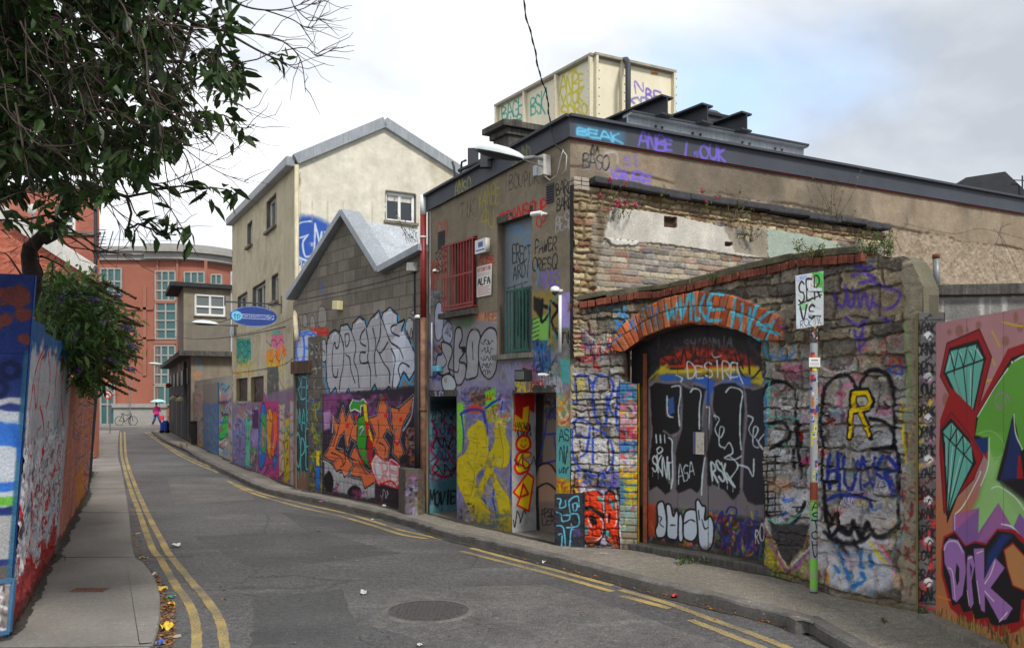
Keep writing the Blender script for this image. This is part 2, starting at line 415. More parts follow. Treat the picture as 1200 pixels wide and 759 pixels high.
 def text(s,txt,quad,layers,seed=0,jit=.11,gap=.04,slant=0.0,order=1,smooth=True,drip=None):
  """quad TL,TR,BR,BL in photo px; layers [(width, colour[, soft])] drawn letter by letter"""
  rs=random.Random(seed);q=[np.array(p,float) for p in quad];n=len(txt);cw=1/n
  idx=list(range(n)) if order > 0 else list(range(n-1,-1,-1))
  for i in idx:
   if txt[i]==' ':continue
   jy=rs.uniform(-jit,jit)*1.6;js=1+rs.uniform(-jit,jit)*1.5;sl_k=slant+rs.uniform(-jit,jit)*2.2;paths=[]
   for L in FONT[txt[i]]:
    P=[]
    for (lx,ly) in L:
     u=(i+gap/2+lx*(1-gap)*js)*cw+sl_k*cw*(ly-.5);v=1-(ly*js+jy*.5);v+=rs.uniform(-jit,jit)*.3;u+=rs.uniform(-jit,jit)*.3*cw
     P.append(tuple((q[0]*(1-u)+q[1]*u)*(1-v)+(q[3]*(1-u)+q[2]*u)*v))
    paths.append(P)
   for ly in layers:
    for P in paths:s.st(P,ly[0],ly[1],ly[2] if len(ly) > 2 else .8,ly[3] if len(ly) > 3 else 1.0,smooth=smooth,spray=.08)
   if drip:s.drips([P[-1][0] for P in paths],max(p[1] for P in paths for p in P),drip,layers[-1][0]*.3,layers[-1][1],seed=seed+i)
 def wear(s,basecopy,amt=.15,seed=3):
  n=s.noise(.25,seed,5);m=sstep(n,.74-amt*.5,.80)[...,None]*.7;s.a=s.a*(1-m)+basecopy*m
 def joints(s,d,w,colr,op=.6):
  m=(1-sstep(d,w*.3,w))[...,None]*op;s.a=s.a*(1-m)+C_(colr)*m
 def sample(s,U,Z):
  x=np.clip((U-s.u0)/s.res,0,s.nu-1.001);y=np.clip((Z-s.z0)/s.res,0,s.nz-1.001);xi=x.astype(int);yi=y.astype(int);fx=(x-xi)[...,None];fy=(y-yi)[...,None]
  A=s.a
  c=(A[yi,xi]*(1-fx)+A[yi,xi+1]*fx)*(1-fy)+(A[yi+1,xi]*(1-fx)+A[yi+1,xi+1]*fx)*fy
  lu=c.mean(-1,keepdims=True);c=np.clip(lu+(c-lu)*s.sat,0,255)
  Hh=s.h;fx=fx[...,0];fy=fy[...,0]
  h=(Hh[yi,xi]*(1-fx)+Hh[yi,xi+1]*fx)*(1-fy)+(Hh[yi+1,xi]*(1-fx)+Hh[yi+1,xi+1]*fx)*fy
  return c,h
# single-line letter skeletons, x right, y up, unit box
FONT={
'A':[[(0,0),(.5,1),(1,0)],[(.22,.38),(.78,.38)]],'B':[[(.1,0),(.1,1),(.7,.95),(.8,.72),(.15,.52),(.85,.45),(.9,.1),(.1,0)]],
'C':[[(.95,.82),(.6,1),(.12,.8),(.05,.3),(.4,0),(.95,.15)]],'D':[[(.1,0),(.1,1),(.6,.95),(.95,.5),(.6,.05),(.1,0)]],
'E':[[(.95,.95),(.1,1),(.08,.5),(.1,0),(.95,.05)],[(.1,.52),(.75,.52)]],'F':[[(.9,.97),(.1,1),(.1,0)],[(.1,.52),(.7,.52)]],
'G':[[(.9,.85),(.5,1),(.08,.7),(.08,.25),(.5,0),(.95,.2),(.92,.45),(.55,.45)]],'H':[[(.1,1),(.1,0)],[(.9,1),(.9,0)],[(.1,.5),(.9,.5)]],
'I':[[(.5,1),(.5,0)]],'J':[[(.8,1),(.8,.2),(.4,0),(.1,.2)]],'K':[[(.1,1),(.1,0)],[(.9,1),(.15,.48),(.92,0)]],'L':[[(.12,1),(.1,0),(.9,.04)]],
'M':[[(.02,0),(.15,1),(.5,.35),(.85,1),(.98,0)]],'N':[[(.1,0),(.12,1),(.88,0),(.9,1)]],'O':[[(.5,1),(.1,.75),(.08,.25),(.5,0),(.92,.25),(.9,.75),(.5,1)]],
'P':[[(.1,0),(.12,1),(.75,.95),(.85,.6),(.15,.45)]],'Q':[[(.5,1),(.1,.75),(.08,.25),(.5,0),(.92,.25),(.9,.75),(.5,1)],[(.6,.3),(.98,-.05)]],
'R':[[(.1,0),(.12,1),(.75,.95),(.82,.65),(.15,.48)],[(.35,.5),(.92,0)]],'S':[[(.9,.85),(.5,1),(.1,.8),(.25,.55),(.8,.42),(.9,.15),(.5,0),(.08,.15)]],
'T':[[(.02,.97),(.98,1)],[(.5,1),(.5,0)]],'U':[[(.1,1),(.1,.25),(.5,0),(.9,.25),(.9,1)]],'V':[[(.05,1),(.5,0),(.95,1)]],
'W':[[(.02,1),(.25,0),(.5,.65),(.75,0),(.98,1)]],'X':[[(.05,1),(.95,0)],[(.95,1),(.05,0)]],'Y':[[(.05,1),(.5,.5),(.95,1)],[(.5,.5),(.48,0)]],
'Z':[[(.05,.97),(.92,1),(.08,0),(.95,.04)]],'3':[[(.1,.9),(.6,1),(.85,.75),(.4,.52),(.9,.3),(.6,0),(.08,.1)]],'1':[[(.3,.8),(.55,1),(.55,0)]],
'5':[[(.9,1),(.2,1),(.15,.58),(.7,.6),(.9,.3),(.6,0),(.1,.08)]],'0':[[(.5,1),(.12,.75),(.12,.25),(.5,0),(.88,.25),(.88,.75),(.5,1)]],
'8':[[(.5,.52),(.15,.75),(.5,1),(.85,.75),(.5,.52),(.1,.25),(.5,0),(.9,.25),(.5,.52)]],'2':[[(.1,.8),(.5,1),(.88,.75),(.1,0),(.92,.02)]],'7':[[(.05,1),(.95,1),(.4,0)]],
'6':[[(.8,.95),(.3,.7),(.1,.25),(.5,0),(.88,.25),(.5,.5),(.12,.3)]],'9':[[(.85,.7),(.5,.5),(.15,.75),(.5,1),(.88,.75),(.6,0)]],'4':[[(.7,0),(.7,1),(.05,.35),(.95,.35)]],
'!':[[(.5,1),(.5,.35)],[(.5,.12),(.5,0)]],'.':[[(.45,.02),(.55,.02)]],'-':[[(.2,.5),(.8,.5)]],'@':[[(.7,.4),(.5,.65),(.3,.4),(.6,.35),(.9,.5),(.5,1),(.08,.5),(.5,0),(.85,.12)]],
'i':[[(.5,.6),(.5,0)],[(.5,.85),(.5,.88)]],'&':[[(.95,0),(.2,.75),(.45,1),(.65,.8),(.1,.3),(.4,0),(.9,.45)]]}

def grid_mesh(name,X,keep,colr,mat_,parent,extra=None,smooth=False):
 """X (nv,nu,3) positions, keep (nv-1,nu-1) mask, colr (nv,nu,3) sRGB 0..255; extra=(verts, faces, cols)"""
 nv,nu=X.shape[:2];V=X.reshape(-1,3);Cc=colr.reshape(-1,3)
 j,i=np.nonzero(keep);a=j*nu+i;Q=np.stack([a,a+1,a+nu+1,a+nu],1)
 used=np.zeros(len(V),bool);used[Q.ravel()]=True;remap=np.cumsum(used)-1;V=V[used];Cc=Cc[used];Q=remap[Q]
 if extra is not None and len(extra[0]):
  ev,ef,ec=extra;n=len(V);V=np.vstack([V,np.array(ev)]);Cc=np.vstack([Cc,np.array(ec)]);Q=np.vstack([Q,np.array(ef)+n])
 me=bpy.data.meshes.new(name);me.vertices.add(len(V));me.vertices.foreach_set('co',V.astype(np.float32).ravel())
 me.loops.add(len(Q)*4);me.loops.foreach_set('vertex_index',Q.astype(np.int32).ravel())
 me.polygons.add(len(Q));me.polygons.foreach_set('loop_start',np.arange(0,len(Q)*4,4,dtype=np.int32))
 me.update(calc_edges=True)
 at=me.color_attributes.new('Col','BYTE_COLOR','POINT')
 L=np.ones((len(V),4),np.float32);L[:,:3]=lin(np.clip(Cc,0,255));at.data.foreach_set('color',L.ravel())
 me.validate()
 if smooth:me.polygons.foreach_set('use_smooth',[True]*len(me.polygons))
 return mkobj(name,me,mat_,parent)

def wall(name,cv,mat_,parent,top=None,bot=0.0,holes=(),thick=.25,u0=None,u1=None,res=None,off=0.0,topcol=None,back=True,caps=(1,1)):
 """front face of a wall as a tessellated sheet carrying the canvas colours and relief, closed by a back, a top and ends.
 top: list of (u, z); holes: (ua, ub, za, zb) rectangles or callables"""
 u0=cv.u0 if u0 is None else u0;u1=cv.u1 if u1 is None else u1;res=res or cv.res
 U=np.linspace(u0,u1,max(int((u1-u0)/res),2)+1);tp=top or [(u0,cv.z1),(u1,cv.z1)]
 tu=[t[0] for t in tp];tz=[t[1] for t in tp];ztop=max(tz)
 # the plan corners and the opening edges get a grid line of their own
 for e in [c for c in cv.path.cu[1:-1]]+[t for t in tu if u0 < t < u1]+[h[k] for h in holes if not callable(h) for k in (0,1)]:
  if u0 < e < u1:U[np.argmin(abs(U-e))]=e
 Zs=np.linspace(bot,ztop,max(int((ztop-bot)/res),2)+1)
 for e in [h[k] for h in holes if not callable(h) for k in (2,3)]:
  if bot < e < ztop:Zs[np.argmin(abs(Zs-e))]=e
 zt=np.interp(U,tu,tz);ZZ=np.minimum(Zs[:,None],zt[None,:]);UU=np.broadcast_to(U[None,:],ZZ.shape)
 c,h=cv.sample(UU,ZZ);X=cv.path.grid(U,ZZ,h+off)
 zc=(ZZ[:-1,:-1]+ZZ[1:,1:])/2;uc=(UU[:-1,:-1]+UU[1:,1:])/2
 keep=(ZZ[1:,:-1]-ZZ[:-1,:-1] > 1e-5) | (ZZ[1:,1:]-ZZ[:-1,1:] > 1e-5)
 for hh in holes:
  if callable(hh):keep &= ~hh(uc,zc)
  else:keep &= ~((uc > hh[0]) & (uc < hh[1]) & (zc > hh[2]) & (zc < hh[3]))
 ev=[];ef=[];ec=[]
 if back:
  ct,ht=cv.sample(U[None,:],zt[None,:]);Pf=cv.path.grid(U,zt[None,:],ht+off)[0];n=len(U)
  Pb=cv.path.grid(U,zt[None,:],np.full((1,n),off-thick))[0];Pbb=cv.path.grid(U,np.full((1,n),bot),np.full((1,n),off-thick))[0]
  tcl=ct[0] if topcol is None else np.tile(np.array(topcol,float),(n,1))
  ev=np.vstack([Pf,Pb,Pbb]);ec=np.vstack([tcl,tcl*.9,tcl*.8]);ef=[]
  anyhole=lambda i:False
  for i in range(n-1):ef.append((i,i+1,n+i+1,n+i))
  if not holes:
   for i in range(n-1):ef.append((n+i,n+i+1,2*n+i+1,2*n+i))
  for i,want in ((0,caps[0]),(n-1,caps[1])):
   if not want:continue
   e=1 if i else -1;d_=cv.path.d[cv.path.seg(U[i])]*.004*e;sh=np.array([d_[0],d_[1],0]);fb=cv.path.grid(U[i:i+1],np.array([[bot]]),np.array([[off]]))[0][0]
   cc_,_h=cv.sample(U[i:i+1][None],np.array([[(bot+zt[i])/2]]));k=len(ev);ev=np.vstack([ev,Pf[i]+sh,Pb[i]+sh,Pbb[i]+sh,fb+sh]);ec=np.vstack([ec,np.repeat(cc_[0] if topcol is None else np.array([topcol],float),4,0)]);ef.append((k,k+1,k+2,k+3))
 return grid_mesh(name,X,keep,c,mat_,parent,(ev,ef,ec) if back else None)

def panel(name,quad,colr_canvas,mat_,parent,t=.02,n=None):
 """flat board from 4 world points TL,TR,BR,BL with a canvas of colours (array h,w,3, row 0 = top)"""
 A=colr_canvas;h,w=A.shape[:2];q=[np.array(p,float) for p in quad]
 v=np.linspace(0,1,h)[:,None,None];u=np.linspace(0,1,w)[None,:,None]
 X=(q[0]*(1-u)+q[1]*u)*(1-v)+(q[3]*(1-u)+q[2]*u)*v
 nrm=np.cross(q[1]-q[0],q[3]-q[0]);nrm /= np.linalg.norm(nrm)
 if nrm @ (np.array([0,0,EYE])-q[0]) < 0:nrm=-nrm
 X=X+nrm*t/2;B=[np.array(p)-nrm*t/2 for p in q];Fq=[X[0,0],X[0,-1],X[-1,-1],X[-1,0]]
 ev=np.array(Fq+B);ef=[(0,1,5,4),(1,2,6,5),(2,3,7,6),(3,0,4,7),(4,5,6,7)]
 ec=np.array([A[0,0],A[0,-1],A[-1,-1],A[-1,0]]*2)
 return grid_mesh(name,X,np.ones((h-1,w-1),bool),A,mat_,parent,(ev,ef,ec))
class Flat(Canvas):
 rag=0
 """canvas whose 'photo px' are simply its own pixels (y down)"""
 def __init__(s,w,h,base):s.nu,s.nz,s.res=w,h,1.0;s.a=np.zeros((h,w,3),np.float32)+C_(base);s.h=np.zeros((h,w),np.float32);s.path=None
 def c(s,p):return np.array([p[0],p[1]],float)
 def k(s,p):return 1.0
# ================================================================== the plan of the lane
def V2(v):return (v[0],v[1])
PS=Path([(.765,10.40),(1.62,10.12),(2.75,8.70),(3.64,7.12)])               # rubble wall with the arch
pm_a=gz(1097,727);pm_d=Vector((.0737,-1,0)).normalized()
PMU=Path([(pm_a.x,pm_a.y),(pm_a.x+pm_d.x*3.6,pm_a.y+pm_d.y*3.6)])              # painted hoarding
PL=Path([(-1.40,13.44),(.745,10.36)])                                         # main building, lane side
PR=Path([(.745,10.36),(.745+.895*14,10.36+.446*14)])                          # main building, yard side
PB=Path([(-4.66,17.30),(-1.43,13.40)])                                        # block workshop
PCL=Path([(-8.49,24.6),(-4.70,17.55)])                                        # cream house, lane side
PCR=Path([(-4.70,17.55),(-4.70+.881*4.1,17.55+.474*4.1)])                     # cream house, gable
a_=gz(228,520);b_=gz(264,533)
PY=Path([V2(a_),(-8.62,25.0)])                                                 # yard wall with the blue door
PLW=Path([(-4.10,6.60),(-5.58,9.85),(-8.70,16.6),(-11.4,22.0)],lean=.066)
ZR=-.115
def extend(pts,d):
 a,b=pts[-2],pts[-1];v=(b-a).normalized();return pts+[b+v*d]
def poly_obj(name,pts,mat_,z0,z1,parent=None,kind='structure'):
 m=MB();m.prism([(p[0],p[1],z1) for p in pts],(0,0,z0-z1));o=m.build(name,mat_,parent);return tag(o,kind=kind) if parent is None else o
def gmat(name,c,agg=.3,asc=160,patch=.15,psc=.8,crack=0,cracksc=.7,bump=.5,stain=0,scuff=0):
 """ground: aggregate grain, broad patches, cracks"""
 m=bpy.data.materials.new(name);m.use_nodes=True;t=m.node_tree;b=t.nodes['Principled BSDF'];L=t.links
 tcn=t.nodes.new('ShaderNodeTexCoord');N=lambda ty,**k:t.nodes.new(ty)
 def noise(sc,det=5,ro=.6):
  n=N('ShaderNodeTexNoise');n.inputs['Scale'].default_value=sc;n.inputs['Detail'].default_value=det;n.inputs['Roughness'].default_value=ro;L.new(tcn.outputs['Object'],n.inputs['Vector']);return n.outputs['Fac']
 def rng(v,a,b_,c0,d):
  r=N('ShaderNodeMapRange');r.inputs['From Min'].default_value=a;r.inputs['From Max'].default_value=b_;r.inputs['To Min'].default_value=c0;r.inputs['To Max'].default_value=d;L.new(v,r.inputs['Value']);return r.outputs[0]
 def scale(src,f):
  v=N('ShaderNodeVectorMath');v.operation='SCALE';L.new(src,v.inputs[0]);L.new(f,v.inputs['Scale']);return v.outputs[0]
 a=N('ShaderNodeRGB');cc=lin(c);a.outputs[0].default_value=(*cc,1);src=a.outputs[0]
 src=scale(src,rng(noise(asc,2,.7),.3,.7,1-agg,1+agg));src=scale(src,rng(noise(asc*.22,3,.7),.3,.7,1-agg*.5,1+agg*.5))
 src=scale(src,rng(noise(psc,5,.6),.3,.7,1-patch,1+patch))
 if stain:src=scale(src,rng(noise(psc*4,5,.7),.56,.72,1,1-stain))
 if scuff:
  mp_=N('ShaderNodeMapping');mp_.inputs['Scale'].default_value=(.5,2.4,1);mp_.inputs['Rotation'].default_value=(0,0,.15);L.new(tcn.outputs['Object'],mp_.inputs[0]);ns_=N('ShaderNodeTexNoise');ns_.inputs['Scale'].default_value=.9;ns_.inputs['Detail'].default_value=7;ns_.inputs['Roughness'].default_value=.7;L.new(mp_.outputs[0],ns_.inputs['Vector'])
  src=scale(src,rng(ns_.outputs['Fac'],.56,.70,1,1+scuff*1.6));src=scale(src,rng(ns_.outputs['Fac'],.30,.42,1-scuff*.7,1))
 vo=N('ShaderNodeTexVoronoi');vo.inputs['Scale'].default_value=asc*.6;L.new(tcn.outputs['Object'],vo.inputs['Vector'])
 sp=rng(vo.outputs['Color'],.86,.95,1,1.55);src=scale(src,sp)
 if crack:
  v2=N('ShaderNodeTexVoronoi');v2.feature='DISTANCE_TO_EDGE';v2.inputs['Scale'].default_value=cracksc
  wv=N('ShaderNodeTexNoise');wv.inputs['Scale'].default_value=2.5;wv.inputs['Detail'].default_value=6;L.new(tcn.outputs['Object'],wv.inputs['Vector'])
  ad=N('ShaderNodeMixRGB');ad.inputs[0].default_value=.16;L.new(tcn.outputs['Object'],ad.inputs[1]);L.new(wv.outputs['Color'],ad.inputs[2]);L.new(ad.outputs[0],v2.inputs['Vector'])
  src=scale(src,rng(v2.outputs['Distance'],.0006,.0035,1-crack,1))
 L.new(src,b.inputs['Base Color']);b.inputs['Roughness'].default_value=.82;b.inputs['Specular IOR Level'].default_value=.35
 bn=N('ShaderNodeBump');bn.inputs['Strength'].default_value=bump;bn.inputs['Distance'].default_value=.006;L.new(noise(asc,3,.8),bn.inputs['Height']);L.new(bn.outputs[0],b.inputs['Normal'])
 return m
M['asphalt']=gmat('asphalt',(84,83,83),.55,75,.24,.5,.3,.21,.8,stain=.2,scuff=.3)
M['pave_l']=gmat('pavement_concrete',(122,118,112),.25,110,.25,.9,.0,.35,.4,stain=.25)
M['pave_r']=gmat('pavement_macadam',(122,116,106),.5,60,.22,.9,.25,.5,.8,stain=.25)
M['kerb']=gmat('granite_kerb',(100,97,93),.35,90,.3,2.5,0,1,.6)
# road sheet out to the horizon
poly_obj('road',[(-400,-60),(400,-60),(400,900),(-400,900)],M['asphalt'],-.6,ZR)
def g(px,py):v=gz(px,py,ZR);v.z=0;return v
KR=[g(*p) for p in ((178,506.5),(192,517),(205,523.5),(218.6,529.5),(232,538),(260,553),(307,575.5),(365,588.6),(418,601),(460,611),(521,630),(586.6,646),(655,664),(726.7,683.7),(775,696),(820,707),(890,725),(930,736),(955,746),(978,760))]
KR=extend(KR,7.0)
KL=[g(*p) for p in ((140,505),(138,530),(142,550),(147.5,580),(151,604),(156.5,652),(168,664),(179.6,680),(187,700),(187,734),(180,760),(168,785))]
KL=extend(KL,4.5)
def smooth3(P,n=4):
 Q=catmull([p[:2] for p in P],n);return [Vector((q[0],q[1],0)) for q in Q]
KRs,KLs=smooth3(KR),smooth3(KL)
def offs(P,d):
 o=[]
 for i,p in enumerate(P):
  t=(P[min(i+1,len(P)-1)]-P[max(i-1,0)]).normalized();o.append(p+Vector((-t.y,t.x,0))*d)
 return o
far_z=KRs[0].y
# right pavement behind a kerb of stones
kin=offs(KRs,.13)
poly_obj('pavement',kin+[Vector((30,kin[-1].y-2,0)),Vector((30,far_z+3,0)),Vector((KRs[0].x+.2,far_z+3,0))],M['pave_r'],-.5,0)
def kerb(name,P,w,z1,stone=.9,seed=1):
 """rounded, slightly uneven kerb stones"""
 rs=random.Random(seed);m=MB();acc=0;d1=offs(P,w);prof=[(0,-.35),(0,z1-.025),(.012,z1-.006),(.04,z1+.002),(1,z1+.002),(1,-.35)]
 # resample
 pts=[P[0]];L=0
 for i in range(len(P)-1):
  seg=P[i+1]-P[i];n=max(int(seg.length/.12),1)
  for k in range(1,n+1):pts.append(P[i]+seg*k/n)
 D=offs(pts,1.0);V=[];acc=0;jit=rs.uniform(-.006,.006)
 for i,p in enumerate(pts):
  acc+=(pts[i]-pts[i-1]).length if i else 0
  if acc > stone:acc=0;jit=rs.uniform(-.007,.007)
  n=(D[i]-p)
  gap=-.012 if acc < .06 else 0
  for (a,z) in prof:
   s_=a*w if a==1 else a
   wob=rs.uniform(-.007,.007) if a < 1 else 0
   q=p+n*(s_+wob+jit*.4);V.append((q.x,q.y,z+(gap+jit*.3+rs.uniform(-.003,.003) if z > 0-.05 and a < 1 else 0)))
 k=len(prof);Fc=[]
 for i in range(len(pts)-1):
  for j in range(k-1):Fc.append((i*k+j,(i+1)*k+j,(i+1)*k+j+1,i*k+j+1))
 m.add(V,Fc);o=m.build(name,M['kerb']);return tag(o,kind='structure')
kerb('kerb',KRs,.13,0,seed=2)
ZL=-.055
kl_in=offs(KLs,-.10)
poly_obj('pavement',kl_in+[Vector((-40,kl_in[-1].y,0)),Vector((-40,KLs[0].y,0))],M['pave_l'],-.5,ZL)
def kerbL():
 m=MB();P=KLs;Q=kl_in
 for i in range(len(P)-1):
  m.add([(P[i].x,P[i].y,-.4),(P[i].x,P[i].y,ZL-.012),(P[i].x-.012,P[i].y,ZL+.001),(Q[i].x,Q[i].y,ZL+.001),
               (P[i+1].x,P[i+1].y,-.4),(P[i+1].x,P[i+1].y,ZL-.012),(P[i+1].x-.012,P[i+1].y,ZL+.001),(Q[i+1].x,Q[i+1].y,ZL+.001)],[(0,1,5,4),(1,2,6,5),(2,3,7,6)])
 tag(m.build('kerb',M['pave_l']),kind='structure')
kerbL()
# joints across the left pavement
jm=MB()
for py in (545,572,600,652,757):
 y=gz(150,py,ZL).y
 xs=[p.x for p in KLs if abs(p.y-y) < 1.2] or [-3]
 jm.bar((min(xs)-3,y-.1,ZL+.0015),(max(xs)+.02,y,ZL+.0015),.012,.004)
tag(jm.build('pavement_joint',M['concrete_d']),kind='structure')
# far pavement over the crossing street
poly_obj('pavement',[(-90,58.5),(10,58.5),(10,64),(-90,64)],M['pave_l'],-.5,-.0)
# yellow lines
m_y=bpy.data.materials.new('worn_yellow_line');m_y.use_nodes=True
def ymat():
 t=m_y.node_tree;b=t.nodes['Principled BSDF'];L=t.links;tcn=t.nodes.new('ShaderNodeTexCoord')
 n=t.nodes.new('ShaderNodeTexNoise');n.inputs['Scale'].default_value=55;n.inputs['Detail'].default_value=6;n.inputs['Roughness'].default_value=.75;L.new(tcn.outputs['Object'],n.inputs['Vector'])
 n2=t.nodes.new('ShaderNodeTexNoise');n2.inputs['Scale'].default_value=1.6;n2.inputs['Detail'].default_value=4;L.new(tcn.outputs['Object'],n2.inputs['Vector'])
 ad=t.nodes.new('ShaderNodeMath');ad.operation='MULTIPLY_ADD';ad.inputs[1].default_value=.55;L.new(n2.outputs['Fac'],ad.inputs[0]);L.new(n.outputs['Fac'],ad.inputs[2])
 r=t.nodes.new('ShaderNodeMapRange');r.inputs['From Min'].default_value=.67;r.inputs['From Max'].default_value=.88;L.new(ad.outputs[0],r.inputs['Value'])
 mx_=t.nodes.new('ShaderNodeMixRGB');mx_.inputs[1].default_value=(*lin((172,148,84)),1);mx_.inputs[2].default_value=(*lin((96,92,84)),1);L.new(r.outputs[0],mx_.inputs[0])
 n3=t.nodes.new('ShaderNodeTexNoise');n3.inputs['Scale'].default_value=4;L.new(tcn.outputs['Object'],n3.inputs['Vector'])
 r3=t.nodes.new('ShaderNodeMapRange');r3.inputs['To Min'].default_value=.7;r3.inputs['To Max'].default_value=1.25;L.new(n3.outputs['Fac'],r3.inputs['Value'])
 v=t.nodes.new('ShaderNodeVectorMath');v.operation='SCALE';L.new(mx_.outputs[0],v.inputs[0]);L.new(r3.outputs[0],v.inputs['Scale']);L.new(v.outputs[0],b.inputs['Base Color']);b.inputs['Roughness'].default_value=.8
ymat()
def yline(px,w=.1,seed=0):
 rs=random.Random(seed);P=smooth3([g(*p) for p in px],10);pts=[P[0]]
 for i in range(len(P)-1):
  s_=P[i+1]-P[i];n=max(int(s_.length/.05),1);pts+=[P[i]+s_*k/n for k in range(1,n+1)]
 a=offs(pts,w/2);b=offs(pts,-w/2);m=MB();V=[]
 for p,q,c in zip(a,b,pts):
  V.append((p.x+rs.uniform(-.006,.006),p.y,ZR+.004));V.append((q.x+rs.uniform(-.006,.006),q.y,ZR+.004))
 m.add(V,[(2*i,2*i+2,2*i+3,2*i+1) for i in range(len(pts)-1)]);tag(m.build('road_marking',m_y),kind='structure')
yline([(141.5,506),(142,528),(145,545),(152,570),(163,600),(177.5,640),(188,655),(205,684),(218,702),(226,718),(230,740),(230,762),(226,790)],.085,1)
yline([(146,506),(147,528),(150,545),(159,570),(172,600),(193,640),(202,654),(220,676),(247,709),(259,732),(263,760),(262,790)],.085,2)
yline([(170,506),(196,524),(216,536.5),(255,553.5)],.08,3)
yline([(174,506),(200,524),(222,536.5),(259,551.5)],.08,4)
yline([(266,563),(300,576),(350,589),(400,600),(440,611.5),(470,621),(522,632.5)],.08,5)
yline([(270,566),(300,579),(350,593.5),(400,605),(440,616.5),(470,626),(500,631)],.08,6)
yline([(552,642),(600,655),(650,668),(718,686)],.085,7)
yline([(540,645.5),(600,661),(650,674),(718,693)],.085,8)
yline([(727,691),(780,706),(830,724),(880,742),(918,757),(960,775)],.09,9)
yline([(727,698),(750,703.5),(785,713)],.09,10)
yline([(808,726),(850,742),(895,760),(930,776)],.09,11)

# repairs in the asphalt and the dirt that gathers along the kerbs
def ragged(name,pts,z,mt,jit=.03,seed=0,kind='structure',label=None):
 rs=random.Random(seed);P=[]
 for i in range(len(pts)):
  a,b=pts[i],pts[(i+1) % len(pts)];n=max(int((b-a).length/.12),1)
  for k in range(n):q=a+(b-a)*k/n;P.append(Vector((q.x+rs.uniform(-jit,jit),q.y+rs.uniform(-jit,jit),z)))
 m=MB();m.v=[tuple(p) for p in P];m.f=[tuple(range(len(P)))];o=m.build(name,mt);return tag(o,label,kind=kind)
M['patch1']=gmat('asphalt_repair_dark',(74,74,74),.5,90,.2,1.2,0,1,.7,stain=.2,scuff=.2);M['patch2']=gmat('asphalt_repair_pale',(92,90,88),.5,60,.25,1.2,.3,.5,.9,stain=.25,scuff=.25)
for k,(px,mk) in enumerate(((((226,628),(372,622),(470,648),(300,668)),'patch1'),(((470,690),(640,684),(860,759),(560,775),(430,730)),'patch2'),(((196,560),(262,558),(300,585),(205,590)),'patch2'),(((330,600),(430,612),(470,628),(360,622)),'patch1'),(((300,700),(400,690),(430,770),(290,780)),'patch1'))):
 ragged('road_patch',[g(*p) for p in px],ZR+.0015,M[mk],.02,k)
dirt=mat('gutter_dirt',(58,54,49),.95,.4,14,.7,60,fine=.35)
def dirtstrip(P,d0,w,z,seed,side=1):
 rs=random.Random(seed);pts=[]
 for i in range(len(P)-1):
  n=max(int((P[i+1]-P[i]).length/.05),1);pts+=[P[i]+(P[i+1]-P[i])*k/n for k in range(n)]
 A=offs(pts,d0*side);V=[];ww=w
 for i,p in enumerate(pts):
  n=(A[i]-p).normalized() if d0 else Vector((0,0,0));ww=min(max(ww+rs.uniform(-.02,.02),w*.15),w*1.6);q=p+n*.002;V+=[(q.x,q.y,z),(q.x+n.x*(ww+rs.uniform(-.01,.01)),q.y+n.y*(ww+rs.uniform(-.01,.01)),z)]
 m=MB();m.add(V,[(2*i,2*i+1,2*i+3,2*i+2) for i in range(len(pts)-1)]);tag(m.build('gutter_dirt',dirt),kind='structure')
dirtstrip(KRs,.1,.07,ZR+.006,1,-1);dirtstrip(KLs,.1,.09,ZR+.006,2,-1 if KLs[5].x < 0 and False else -1)
for P_,sd_ in ((PS,3),(PL,4),(PB,5),(PCL,6),(PMU,7),(PY,8)):
 Q_=[P_.P(u,0,.0) for u in np.linspace(0,P_.len,40)];n_=Vector((P_.n[0][0],P_.n[0][1],0));t_=offs(Q_,1)[0]-Q_[0];dirtstrip(Q_,.1,.09,.0035,sd_,1 if t_.dot(n_) > 0 else -1)
Q_=[PLW.P(u,0,.0) for u in np.linspace(0,PLW.len,60)];n_=Vector((PLW.n[0][0],PLW.n[0][1],0));t_=offs(Q_,1)[0]-Q_[0];dirtstrip(Q_,.1,.06,ZL+.0045,9,1 if t_.dot(n_) > 0 else -1)
